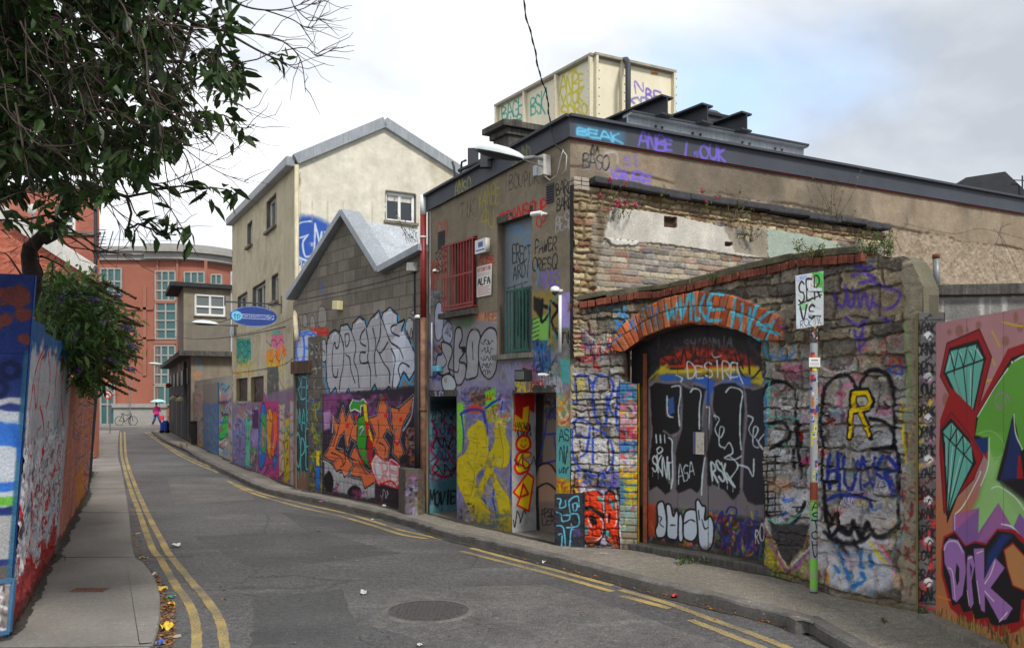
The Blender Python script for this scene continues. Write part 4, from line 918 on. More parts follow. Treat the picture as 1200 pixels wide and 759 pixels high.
# ---- ruin of the older brick wall standing against the yard side, under a slate ledge
PRU=subpath(PR,.0,.07,7.4,.07)
ur=PRU.uz(1036,300)[0]
def ruin():
 t=empty('ruined_brick_wall','ruined brick and plaster wall under a black slate ledge, above the arch wall','wall',PRU.P(0,0,0))
 c=Canvas(PRU,-.02,ur+.05,2.4,4.75,.008);U,Z=c.UZ()
 # general old brick
 r1,r2,r3,d=masonry(U,Z,.082,.225,5,warp=.012,jit=.12,wn_=16)
 pal=np.array([(142,134,124),(124,118,112),(156,146,128),(146,118,102),(112,108,106),(164,154,134),(134,126,120),(122,118,118)],np.float32)
 A=pal[(r1*len(pal)).astype(int).clip(0,7)]+((r2-.5)*26)[...,None];mort=1-sstep(d,.006,.014);n=c.noise(.03,6,3)
 A=A*(1-mort[...,None]*.75)+np.array((134,124,108))*mort[...,None]*.75+((n-.5)*22)[...,None];Hh=sstep(d,.003,.014)*.012+(r3-.5)*.010+(n-.5)*.01
 # yellow toothing at the corner, upper yellow/red rubble band
 s1,s2,s3,e=masonry(U,Z,.078,.17,9,warp=.028,jit=.4,wn_=18)
 py=np.array([(164,148,114),(150,134,104),(140,126,102),(134,100,82),(120,106,90),(172,158,126),(146,126,100)],np.float32)
 B=py[(s1*7).astype(int).clip(0,6)]+((s2-.5)*30)[...,None];mo=1-sstep(e,.006,.02);B=B*(1-mo[...,None]*.8)+np.array((104,90,70))*mo[...,None]*.8+((n-.5)*30)[...,None];Hb=sstep(e,.003,.03)*.025+(s3-.5)*.03+(c.noise(.05,3,3)-.5)*.03
 wob=(c.noise(.25,12,4)-.5)*.22
 mL=1-sstep(U+wob,.30,.34);mT=sstep(Z+wob*.8,4.30,4.34);m=np.clip(mL+mT,0,1)[...,None]
 A=A*(1-m)+B*m;Hh=Hh*(1-m[...,0])+Hb*m[...,0];c.a[:]=A;c.h[:]=Hh
 lay=T(660,200,3.45)
 c.fl(lay((125,130),(170,160),(165,260),(120,500),(95,500),(140,300)),(104,92,72),5,.85)
 # orange-red bricks scattered
 rs=random.Random(4)
 for i in range(70):
  u=rs.uniform(.1,ur);z=rs.uniform(2.9,4.5);p=PRU.P(u,z);x=600+F*p.x/p.y;y=HZ-(z-EYE)*F/p.y;w=4+rs.random()*3
  if rs.random() < .6:c.fl([(x,y),(x+w,y+.6),(x+w,y+3.6),(x,y+3)],rs.choice([(166,92,62),(150,82,60),(178,110,76),(120,82,66)]),1,.75)
 # plaster panels
 def slab(poly,colr,lift,seed):
  k=Canvas(PRU,c.u0,c.u1,c.z0,c.z1,c.res,(0,0,0));k.fl(poly,(255,255,255),1.2);mm=k.a[...,0]/255.;edge=sstep(mm+(c.noise(.07,seed,4)-.5)*.9,.45,.55);nn=c.noise(.35,seed+1,5)
  colr_=np.array(colr,np.float32)+((nn-.5)*44+(n-.5)*12)[...,None];c.a[:]=c.a*(1-edge[...,None])+colr_*edge[...,None];c.h[:]=c.h*(1-edge)+(lift+(nn-.5)*.012)*edge
 slab(lay((190,150),(320,165),(460,185),(640,230),(760,300),(820,300),(820,355),(730,350),(560,320),(420,300),(300,290),(160,275),(175,210)),(186,182,172),.03,21)
 slab(lay((640,225),(690,235),(700,270),(760,285),(760,225),(820,235),(820,355),(690,330)),(150,142,128),.03,22)
 slab(lay((820,235),(966,260),(1100,290),(1150,330),(1000,350),(850,360),(822,350)),(152,164,152),.03,23)
 slab(lay((175,275),(300,290),(290,305),(190,300)),(196,194,188),.04,24)
 c.smear((700,218,752,270),['W',(176,172,164)],20,(1.5,3),(6,18),.35,25,soft=3);c.text('WY',lay((215,170),(300,180),(300,240),(215,230)),[(1.6,(198,196,192),1.4,.6)],3)
 c.smear((700,282,880,322),['W',(188,186,182)],46,(2,4),(4,12),.35,26,soft=3)
 # putlog holes
 for P in (((405,185),(455,190),(455,232),(408,226)),((650,288),(680,290),(678,305),(650,303))): 
  k=lay(*P);c.fl(k,(74,56,46),1)
  a=c.c(k[0]);b=c.c(k[2]);y0,y1=sorted((int(a[1]),int(b[1])));x0,x1=sorted((int(a[0]),int(b[0])));c.h[y0:y1,x0:x1] -=.07
 m=sstep(c.noise(.4,31,4),.58,.72)*sstep(4.62-Z,.0,.5)*.0;zt=4.63
 wall('brickwork',c,M['paint_rough'],t,top=[(0,4.60),(ur,4.52)],bot=2.4,thick=.075,u0=0,u1=ur,topcol=(60,58,56))
 # slate ledge, broken into lengths that sag and step
 lm=MB();rs=random.Random(8);u=.24;yoff=0
 while u < ur-.02:
  L=rs.uniform(.25,.7);e=min(u+L,ur);z=4.60+(4.52-4.60)*u/ur;yo=rs.uniform(-.014,.014)
  lm.bar(PRU.P(u,z+.06+yo,.01),PRU.P(e+.01,z+.055+yo+rs.uniform(-.01,.01),.01),.27+rs.uniform(-.02,.02),.10+rs.uniform(-.015,.01),(0,0,1));u=e
 lm.build('slate_ledge',mat('black_bituminous_slate',(58,58,62),.75,.3,8,.9,25),t,bevel=.02)
 bm2=MB();rs=random.Random(5)
 for r in range(3):
  for k in range(2):bm2.bar(PRU.P(.0+k*.12,4.62+r*.055-.05,-.04),PRU.P(.11+k*.12,4.62+r*.055-.05,-.04),.12,.048)
 bm2.build('corner_bricks',mat('pale_brick_loose',(158,150,138),.9,.3,9,.6,50),t,bevel=.008)
 return t
ruin()
# ================================================================== rubble wall with the brick arch, gate, painted pier
def px_prof(path,pts):return [(path.uz(x,y)[0],path.uz(x,y)[1]) for x,y in pts]
stw=empty('arched_stone_wall','old rubble stone wall with brick arch and coping, thick with graffiti, yellow R near its right end','wall',(.66,10.47,0))
cvS=Canvas(PS,-.02,PS.len+.02,-.08,3.42,.0075)
topS=px_prof(PS,[(668,357),(747,346),(776,343),(857,325),(940,306),(1011,297),(1013,302),(1030,299),(1046,302),(1060,300),(1072,306),(1080,322),(1084,336)])
topS[0]=(0,topS[0][1]);topS[-1]=(PS.len,topS[-1][1])
hole_px=[(748,690),(748,450),(734,447),(734,411),(745,403),(760,394.5),(785,385),(813,380),(845,382),(870,389),(894,401),(897,480),(898,700)]
hole_uz=np.array(px_prof(PS,hole_px)); 
def inpoly(U,Z,P):
 ins=np.zeros(U.shape,bool)
 for i in range(len(P)):
  a=P[i];b=P[(i+1) % len(P)]
  if a[1] != b[1]:ins ^= ((a[1] > Z) != (b[1] > Z)) & (U < (b[0]-a[0])*(Z-a[1])/(b[1]-a[1])+a[0])
 return ins
def paintS():
 c=cvS;U,Z=c.UZ();rs=random.Random(3)
 r1,r2,r3,d=masonry(U,Z,.225,.36,14,warp=.06,jit=.45,wn_=30);q1,q2,q3,e=masonry(U,Z,.13,.22,15,warp=.04,jit=.5,wn_=20)
 sm_=np.clip(sstep(c.noise(.5,17,3),.58,.60)+sstep(1.2-U,0,.05),0,1); 
 r1=np.where(sm_ > .5,q1,r1);r2=np.where(sm_ > .5,q2,r2);r3=np.where(sm_ > .5,q3,r3);d=np.where(sm_ > .5,e,d);d=d+(c.noise(.035,28,3)-.5)*.022
 pal=np.array([(112,106,96),(128,118,102),(96,92,86),(140,128,108),(104,98,88),(86,82,76),(122,114,104),(148,138,120)],np.float32)
 n=c.noise(.05,18,4);n3=c.noise(.015,19,2);A=pal[(r1*8).astype(int).clip(0,7)]+((r2-.5)*22+(n-.5)*40+(n3-.5)*22)[...,None]
 mo=1-sstep(d,.008,.024);c.a[:]=A*(1-mo[...,None]*.8)+np.array((92,84,72))*mo[...,None]*.8
 lump=c.noise(.11,20,4);c.h[:]=sstep(d,.003,.014)*(.03+(r3-.5)*.034)+(lump-.5)*.03+(n-.5)*.022+(n3-.5)*.009+((r1-.5)*(U*9 % 1-.5)*.02)
 # foot of the wall bellies out
 c.h+=.13*np.exp(-(((U-(PS.len-.75))/.45)**2))*sstep(.62-Z,0,.5)+.05*sstep(.3-Z,0,.3)*sstep(U,3.0,3.4)
 natural=c.a.copy()
 # plastered quoin at the right end
 uq=PS.uz(1062,450)[0];m=sstep(U+(c.noise(.2,22,4)-.5)*.14,uq-.02,uq+.02)*sstep(3.13-Z,0,.06);c.a[:]=c.a*(1-m[...,None])+(np.array((138,130,114))+((n-.5)*26)[...,None])*m[...,None];c.h[:]=c.h*(1-m*.8)+m*.05
 # rendered piece beside the coping at the left, brick banding of the pier edge
 b1,b2,b3,bd=masonry(U,Z,.083,.23,24,jit=.05);ub0,ub1=PS.uz(727,500)[0],PS.uz(749,500)[0];mb=sstep(U,ub0-.01,ub0+.01)*(U < ub1+.05)*(Z < zat(PS,738,445))
 c.a[:]=np.where(mb[...,None] > .5,np.array((150,142,122),np.float32)+((b1-.5)*24)[...,None],c.a);c.h[:]=np.where(mb > .5,.035+sstep(bd,.002,.01)*.012,c.h)
 jm_=mb*(1-sstep(bd,.004,.009));c.a[:]=c.a*(1-.45*jm_[...,None])
 # ------------ left pier: silver stones with blue outlines
 k5=T(640,380,2.714)
 c.smear((670,382,726,440),[(120,116,110),(96,90,84),(140,134,126)],60,(3,6),(6,14),.5,200)
 c.fl(k5((80,90),(220,70),(230,160),(200,180),(80,180)),(136,132,128),8,.4)
 for P in (((100,60),(120,30),(150,25),(140,60)),((105,95),(125,70),(150,90)),((150,80),(170,60),(165,100)),((100,110),(130,120),(165,105))):c.st(k5(*P),2.6,(150,36,48),2,.85)
 for P in (((90,40),(110,30)),((120,20),(150,50)),((100,80),(90,110))):c.st(k5(*P),2.4,(196,194,192),2,.8)
 sil=np.zeros((c.nz,c.nu),np.float32);k=Canvas(PS,c.u0,c.u1,c.z0,c.z1,c.res,(0,0,0))
 k.fl([(666,437),(728,432),(728,562),(666,560)],(255,255,255),6);k.fl([(897,430),(1066,452),(1066,640),(1000,650),(897,620)],(255,255,255),12);k.fl([(900,404),(1060,430),(1062,470),(900,470)],(120,120,120),12)
 sil=k.a[...,0]/255.*(1-mo*.55)*sstep(c.noise(.10,26,4),.27,.40)
 tone=(136+r2*52)[...,None]+np.array((0,0,3))+((n3-.5)*34+(n-.5)*50)[...,None];c.a[:]=c.a*(1-sil[...,None]*.92)+tone*sil[...,None]*.92
 BL=(44,66,156)
 c.fl(k5((85,165),(120,165),(125,200),(90,280),(82,240)),(166,150,60),5,.6);c.smear((666,446,740,560),[(186,182,176),(150,148,150),(170,160,90),(150,110,120),(196,196,198)],90,(1.5,4),(4,12),.5,201)
 for P in (((82,240),(100,250),(95,170),(130,165),(150,200),(150,240)),((150,200),(165,165),(200,170),(215,200),(200,260),(230,300)),((150,240),(160,300),(190,320),(195,230)),((90,310),(85,350),(88,420),(110,460)),((90,310),(110,300),(140,320),(130,400),(110,420)),((150,330),(190,350),(215,400),(205,460),(160,480),(110,460)),((230,200),(225,320),(240,340)),((150,360),(150,440)),((100,350),(130,360))):c.st(k5(*P),2.6,BL,1.4,.9)
 c.smear((676,550,736,572),[BL,(50,70,150),(90,110,190),(90,70,150),'K'],50,(2,4),(5,14),.85,202)
 c.smear((668,562,686,580),[(206,150,50),(190,60,50),(200,180,60)],26,(1.5,3),(4,10),.9,203)
 # red SA piece
 r=T(660,560,7.59)
 c.fl(r((150,60),(180,40),(300,90),(400,80),(470,120),(510,300),(525,620),(480,660),(380,600),(240,620),(170,560),(140,380),(160,240)),(176,166,200),3,.9);c.fl(r((165,70),(260,90),(300,110),(200,130),(170,170)),(206,204,210),3,.9)
 c.fl(r((180,120),(300,110),(355,130),(365,280),(375,480),(330,590),(230,625),(170,520),(160,390),(200,320),(165,270)),'K',1.5);c.fl(r((370,130),(410,90),(460,120),(500,260),(505,460),(515,650),(390,590),(370,480),(365,300)),'K',1.5)
 OR=(194,62,36)
 c.fl(r((200,120),(290,115),(350,150),(350,300),(240,240),(190,250),(180,160)),OR,1.2);c.fl(r((180,290),(250,280),(340,340),(360,420),(330,540),(240,610),(190,520),(172,420)),OR,1.2)
 c.fl(r((375,150),(410,120),(455,140),(490,260),(490,460),(505,640),(450,600),(380,520),(375,350)),OR,1.2)
 c.fl(r((240,310),(290,340),(305,400),(270,420),(240,370)),'K',1);c.fl(r((405,300),(425,310),(420,400),(400,390)),'K',1);c.fl(r((475,510),(490,540),(490,610),(478,590)),'K',1)
 c.fl(r((305,150),(350,180),(350,220),(320,205)),'T',1);c.fl(r((400,170),(440,190),(470,270),(440,270)),(60,150,160),1);c.fl(r((200,430),(225,410),(230,490),(205,500)),(60,150,160),1);c.fl(r((380,450),(410,470),(415,530),(385,510)),(60,150,160),1)
 for P in (((165,150),(160,230),(150,300),(190,330),(160,380),(165,480),(200,590),(230,625)),((320,345),(360,390),(340,520),(270,550)),((220,350),(240,400),(260,440)),((355,180),(365,300)),((470,140),(500,280),(510,450),(520,640)),((470,210),(480,370),(460,430)),((390,310),(395,390)),((380,560),(440,600),(500,650))):c.st(r(*P),1.1,(214,208,210),.8)
 # banded pier edge
 for (y0,y1,cc) in ((448,472,(48,100,150)),(472,486,(176,110,130)),(486,500,(200,150,160)),(500,516,(180,50,60)),(516,532,(70,110,170)),(532,548,(200,190,200)),(548,575,(200,150,40)),(560,590,(50,110,160)),(590,612,(150,160,150))):c.fl([(727,y0),(749,y0),(749,y1),(727,y1)],cc,3,.85)
 c.smear((727,448,749,600),[(60,150,180),(210,60,50),(200,200,210),(214,170,40),(40,60,120),(150,60,110),'K',(190,160,180)],110,(1.2,3),(4,14),.85,204,ang=0.1)
 for yy in (556,564,572,580,588):c.fl([(730,yy-2),(748,yy-3),(748,yy+2),(736,yy+3)],'Y' if yy % 16 else (50,100,170),2,.7)
 c.smear((729,588,748,620),[(120,190,190),(90,150,160),(200,200,120)],22,(1,2),(4,10),.6,205)
 # ------------ natural part above: odd tags
 c.smear((700,350,740,400),[(104,130,150),(90,84,80),(70,130,160)],20,(1.5,3),(4,12),.6,206)
 c.st([(721,366),(735,362),(728,372)],2.4,(60,130,180),1.5,.8);c.st([(722,376),(730,386)],2.2,(60,130,180),1.5,.8)
 for P in (((897,403),(902,418),(910,412)),((915,408),(922,420),(934,412),(930,404)),((898,440),(900,480),(899,520)),((905,418),(930,422))):c.st(list(P),3,(62,120,180),2,.75)
 c.st([(900,400),(904,460),(902,470)],2.6,(90,170,160),2,.6)
 pur=(84,66,148);a=T(920,300,3.453)
 for P in (((290,40),(330,50),(360,40)),((285,80),(330,70),(370,95),(310,110)),((205,150),(215,195),(245,200),(255,120),(262,195),(280,200),(285,130)),((300,140),(305,210),(325,150),(345,215),(360,160)),((370,110),(420,130),(470,150),(450,200),(400,215),(365,190)),((250,250),(300,280),(330,260),(320,330)),((290,300),(310,390)),((390,240),(430,270)),((300,380),(330,340),(300,330))):c.st(a(*P),4.2,pur,2.4,.85)
 c.smear((985,395,1062,440),[(150,60,70),(176,70,80),(120,110,110),(190,180,176),(90,120,140)],46,(1.5,3),(4,14),.6,207);c.text('PA',a((425,400),(480,395),(480,450),(425,455)),[(1.8,(160,50,56),1.2)],4);c.text('ES',a((395,330),(480,320),(480,360),(395,370)),[(1.5,(150,60,66),1.2,.7)],4)
 c.smear((900,420,1062,470),[(176,176,178),(150,150,152),(180,160,90),(170,90,110),(80,80,82)],70,(1.5,3.5),(4,16),.5,208)
 # ------------ silver field, black outlines
 b=T(860,360,2.108);KK=(26,25,28)
 c.smear((900,450,1062,640),[(190,190,192),(150,150,152),(176,120,140),(120,120,122),(170,172,176)],120,(2,5),(5,20),.4,209)
 for P in (((78,300),(75,220),(100,185),(150,200),(160,300),(150,400)),((220,320),(225,220),(240,185),(280,165),(305,200),(310,215)),((310,215),(320,180),(350,155),(390,175),(400,260),(405,350)),((225,320),(228,470),(245,520)),((340,275),(380,285),(405,330),(410,500)),((75,500),(110,540),(150,530),(180,480)),((225,470),(240,560),(270,540),(290,560),(300,520)),((300,540),(330,570),(360,530),(400,550),(410,500)),((165,280),(170,420)),((90,290),(130,285),(140,320),(95,350)),((345,350),(405,345))):c.st(b(*P),4.8,KK,2,.95)
 for i,y in enumerate(range(370,520,17)):c.st(b((75,y),(122,y-3)),1.6,KK,.9)
 for x in (88,108):c.st(b((x,365),(x-3,515)),2.0,KK,.9)
 for P in (((80,290),(110,295)),((85,520),(130,535),(175,500)),((130,335),(125,350)),((95,160),(90,260),(130,270),(165,275))):c.st(b(*P),2.4,(96,180,160),1.6,.8)
 c.smear((908,455,945,480),['W',(80,160,150),'R',(190,190,190)],20,(1,2.4),(3,9),.8,210);c.fl(b((100,400),(170,400),(165,500),(130,520),(110,480)),(172,172,176),4,.6);c.smear((915,528,940,560),[(190,90,150),'W',(160,160,160)],14,(1.5,3),(4,9),.7,211)
 c.st(b((262,250),(270,200),(295,190)),4,(206,130,160),2,.8);c.st(b((268,220),(275,260)),3,(206,130,160),2,.7)
 chaff(c,(900,425,1062,640),60,910,['K','K','W',(120,118,122),'T','M',(60,58,60),'B','R']);chaff(c,(672,384,728,450),16,911,['R','W','K','B']);chaff(c,(895,560,1066,690),34,912,['B2','W','K','Y','M','O',(90,90,92)])
 # yellow R
 for P in (((290,320),(298,212),(330,208),(345,230),(335,250),(300,255)),((318,258),(345,320))):c.st(b(*P),9.5,KK,1.2,smooth=False)
 for P in (((291,318),(299,213),(330,210),(342,230),(333,248),(302,254)),((318,262),(341,315))):c.st(b(*P),5.2,(212,182,32),1,smooth=False)
 # blue tag
 bb=(40,52,128)
 for P in (((240,365),(240,445)),((262,360),(262,450)),((240,405),(265,400)),((278,370),(275,430),(300,445),(310,380)),((320,450),(322,370),(350,440),(352,372)),((375,365),(350,420),(330,440)),((360,410),(400,445)),((385,370),(405,400),(380,410),(410,470)),((235,475),(270,462),(330,470),(345,490)),((380,400),(400,440),(395,470))):c.st(b(*P),4.6,bb,1.6,.92)
 c.st(b((365,440),(375,425),(388,445),(378,455),(366,444)),1.2,(200,190,196)); 
 # lower: white humps and black spikes
 d3=T(940,560,4.744)
 c.fl(d3((230,180),(290,145),(360,160),(375,210),(320,250),(250,240)),(176,174,176),3,.9,True);c.fl(d3((390,190),(470,175),(530,200),(520,270),(440,310),(385,270)),(184,176,172),3,.9,True)
 for P in (((140,190),(160,260),(200,200),(220,280),(270,300),(300,240),(330,320),(370,250)),((370,260),(420,320),(500,310),(550,240)),((130,300),(200,350),(300,360),(350,340)),((200,330),(260,400),(330,470),(380,480)),((300,350),(350,420),(375,470))):c.st(d3(*P),6,KK,3,.9)
 c.fl(d3((90,380),(150,360),(230,420),(330,430),(390,350),(480,430),(540,520),(520,600),(440,640),(330,620),(240,590),(180,500),(95,470)),(190,190,196),8,.85)
 c.smear((962,638,1050,694),[(200,204,212),(160,150,160),(60,110,160),(190,190,196),(170,130,160),(120,116,110)],70,(1.5,4),(4,16),.6,212,ang=.7)
 for P in (((230,410),(280,470)),((350,400),(360,470),(385,490)),((290,490),(320,520),(325,545)),((235,480),(265,510)),((380,520),(400,560),(350,590)),((400,430),(420,480))):c.st(d3(*P),4.4,(44,100,156),2,.9)
 c.st(d3((390,350),(430,410),(510,490)),3.4,(200,184,60),1.4,.9);c.st(d3((420,350),(480,420),(530,500),(520,540)),2,(200,130,180),1.2,.9);c.st(d3((450,370),(500,430)),2.4,(190,80,40),1.5,.8);c.fl(d3((185,500),(210,520),(220,570),(195,570)),(206,130,50),2,.9);c.fl(d3((520,520),(590,530),(595,610),(540,600)),(190,168,140),4,.8)
 c.smear((1040,560,1066,650),[(170,150,60),(90,150,140),(120,110,80),(150,90,110),(150,146,140)],60,(1.5,3),(4,14),.7,213)
 # dark triangle with purple and white edges, yellow left of it
 f=T(730,380,2.53)
 c.fl(f((420,600),(455,640),(500,720),(560,750),(430,755)),(150,140,60),6,.8);c.smear((897,630,952,682),['Y',(120,110,60),(90,130,150),(70,60,80),(60,110,60)],50,(1.5,3),(4,14),.7,214)
 c.fl(f((440,590),(560,590),(540,660),(495,715),(460,660)),(62,60,62),3,.95)
 c.st(f((420,600),(455,670),(495,730),(540,700),(575,640)),3,(150,80,140),1.4);c.st(f((428,590),(470,680),(498,722)),1.6,(200,190,196),1);c.st(f((500,722),(580,640)),2.6,(186,186,190),1.2)
 # ------------ plastered quoin: yellow zigzags, red smear
 c.smear((1062,470,1086,560),['Y',(150,60,90),(96,150,120),(120,110,100),(90,60,100)],40,(1.5,3),(4,14),.8,215);c.st([(1058,470),(1060,500),(1066,540)],2.6,'Y',1.4,.8);c.st([(1066,380),(1070,420),(1068,470)],2.6,(100,160,70),2,.6)
 c.smear((1060,560,1086,700),[(140,30,34),(110,30,32),(60,50,50),(120,100,90)],60,(1.5,4),(5,16),.8,216)
 # ------------ brick arch ring
 q=T(660,200,3.45);ring=q((200,690),(245,620),(330,560),(430,515),(560,488),(700,505),(800,545),(900,590),(905,690),(805,690),(740,655),(640,630),(530,621),(430,640),(330,680),(250,735),(195,730))
 k=Canvas(PS,c.u0,c.u1,c.z0,c.z1,c.res,(0,0,0));k.fl(ring,(255,255,255),.5);mr_=k.a[...,0]/255.
 pts=np.array(px_prof(PS,[(736,412),(813,380),(893,401)]));(x1,y1),(x2,y2),(x3,y3)=pts
 Dn=2*(x1*(y2-y3)+x2*(y3-y1)+x3*(y1-y2));cx=((x1*x1+y1*y1)*(y2-y3)+(x2*x2+y2*y2)*(y3-y1)+(x3*x3+y3*y3)*(y1-y2))/Dn;cy=((x1*x1+y1*y1)*(x3-x2)+(x2*x2+y2*y2)*(x1-x3)+(x3*x3+y3*y3)*(x2-x1))/Dn;R0=math.hypot(x1-cx,y1-cy)
 rad=np.hypot(U-cx,Z-cy)-R0;ang=np.arctan2(U-cx,Z-cy)*R0;ri=np.floor(rad/.2);aa=ang/.088+ri*.5;bi=np.floor(aa);fd=np.minimum(aa-bi,1-(aa-bi))*.088;rd=np.minimum(np.mod(rad,.2),.2-np.mod(rad,.2));dj=np.minimum(fd,rd)
 h_=np.mod(np.sin(bi*12.9898+ri*78.233)*43758.5453,1).astype(np.float32)
 rb=np.array([(160,84,54),(176,98,62),(140,74,52),(184,112,76),(150,92,70)],np.float32)[(h_*5).astype(int).clip(0,4)]+((n-.5)*30)[...,None]
 jj=(1-sstep(dj,.004,.010))[...,None];rb=rb*(1-jj*.7)+np.array((92,82,72))*jj*.7
 c.a[:]=c.a*(1-mr_[...,None])+rb*mr_[...,None];c.h[:]=c.h*(1-mr_)+(.075+sstep(dj,.002,.012)*.014+(h_-.5)*.012)*mr_
 cy_=(84,172,196);cb=(58,120,180)
 for P in (((205,700),(240,660)),((215,640),(225,590),(250,580),(245,620)),((225,630),(260,590)),((275,640),(285,600),(300,650)),((340,640),(335,590),(345,560),(380,560),(375,620)),((395,620),(400,560))):c.st(q(*P),2.6,cb,1.4,.85)
 for P in (((435,545),(445,600),(460,560),(470,600),(480,540)),((490,520),(500,590)),((500,600),(530,500),(535,600)),((545,505),(555,595),(570,600)),((590,505),(575,560),(600,600),(615,540)),((665,505),(620,500),(605,560),(665,560)),((610,560),(600,605),(655,605)),((715,520),(700,640)),((745,540),(735,650)),((700,580),(740,590)),((775,560),(765,640)),((800,550),(770,660),(820,690)),((860,570),(800,620),(860,625)),((820,640),(890,660)),((880,600),(840,690))):c.st(q(*P),4.0,cy_,1.2,.9)
 c.st(q((880,600),(905,640),(890,610)),3,(120,70,120),2,.6)
 # damp dark foot
 m=(sstep(.16-Z+(c.noise(.15,30,3)-.5)*.25,0,.16)*.5)[...,None];c.a[:]=c.a*(1-m)+np.array((74,68,58))*m
 c.wear(natural,.10,33)
 m=(mo*.22)[...,None]*(1-mr_[...,None]);c.a[:]=c.a*(1-m)+natural*m
cvS.sat=1.15;paintS()
wall('rubble_stonework',cvS,M['paint_rough'],stw,top=topS,holes=[lambda u,z:inpoly(u,z,hole_uz)],thick=.17,u0=0,u1=PS.len,topcol=(104,100,84))
sb=MB(); 
for a,b in ((0,PS.uz(733,500)[0]),(PS.uz(899,500)[0],PS.len+.004)):   # the wall's own depth behind the face
 n_=6
 for i in range(n_):
  u,v=a+(b-a)*i/n_,a+(b-a)*(i+1)/n_;P=[PS.P(u,-.05,-.03),PS.P(v,-.05,-.03),PS.P(v,-.05,-.165),PS.P(u,-.05,-.165)];h=min(np.interp([u,v,(u+v)/2],[t[0] for t in topS],[t[1] for t in topS]))-.02;sb.prism(P,(0,0,h))
sb.build('wall_core',M['concrete'],stw)
# soffit of the arch and the jamb
def soff():
 P=px_prof(PS,[(734,447),(734,411),(745,403),(760,394.5),(785,385),(813,380),(845,382),(870,389),(896,401)]);m=MB();V=[]
 uv=catmull(P[1:],4);uv=[P[0]]+[tuple(x) for x in uv]
 for u,z in uv:V+=[PS.P(u,z,.07),PS.P(u,z,-.26)]
 m.add(V,[(2*i,2*i+1,2*i+3,2*i+2) for i in range(len(uv)-1)]);V2_=[v+Vector((0,0,.05)) for v in V];m.add(V2_,[(2*i,2*i+1,2*i+3,2*i+2) for i in range(len(uv)-1)])
 m.build('arch_soffit',mat('dark_brick',(86,60,48),.95,.35,9,.6,40),stw)  # underside of the arch, in a darker brick tone than the ring
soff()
uL,uR=PS.uz(748,550)[0],PS.uz(899,550)[0]
def jgate(c):
 c.a[:]=np.array((196,150,30),np.float32)+((c.noise(.2,3)-.5)*60)[...,None];U,Z=c.UZ()
 c.smear((749,450,775,560),[(206,150,30),(190,120,30),(170,60,50),(214,180,60),(90,110,90)],40,(1.5,3),(8,20),.8,230,ang=1.6);c.smear((749,560,775,640),[(150,150,80),(90,130,120),(120,110,100),(170,130,60)],40,(1.5,3),(6,16),.8,231,ang=1.6)
jamb(PS,uL,-.05,zat(PS,748,449),.25,jgate,parent=stw,name='painted_jamb')
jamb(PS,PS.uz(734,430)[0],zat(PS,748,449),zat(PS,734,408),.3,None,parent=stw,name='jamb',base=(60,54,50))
jamb(PS,uR,-.05,zat(PS,897,402),.24,None,parent=stw,name='jamb',base=(96,90,84))
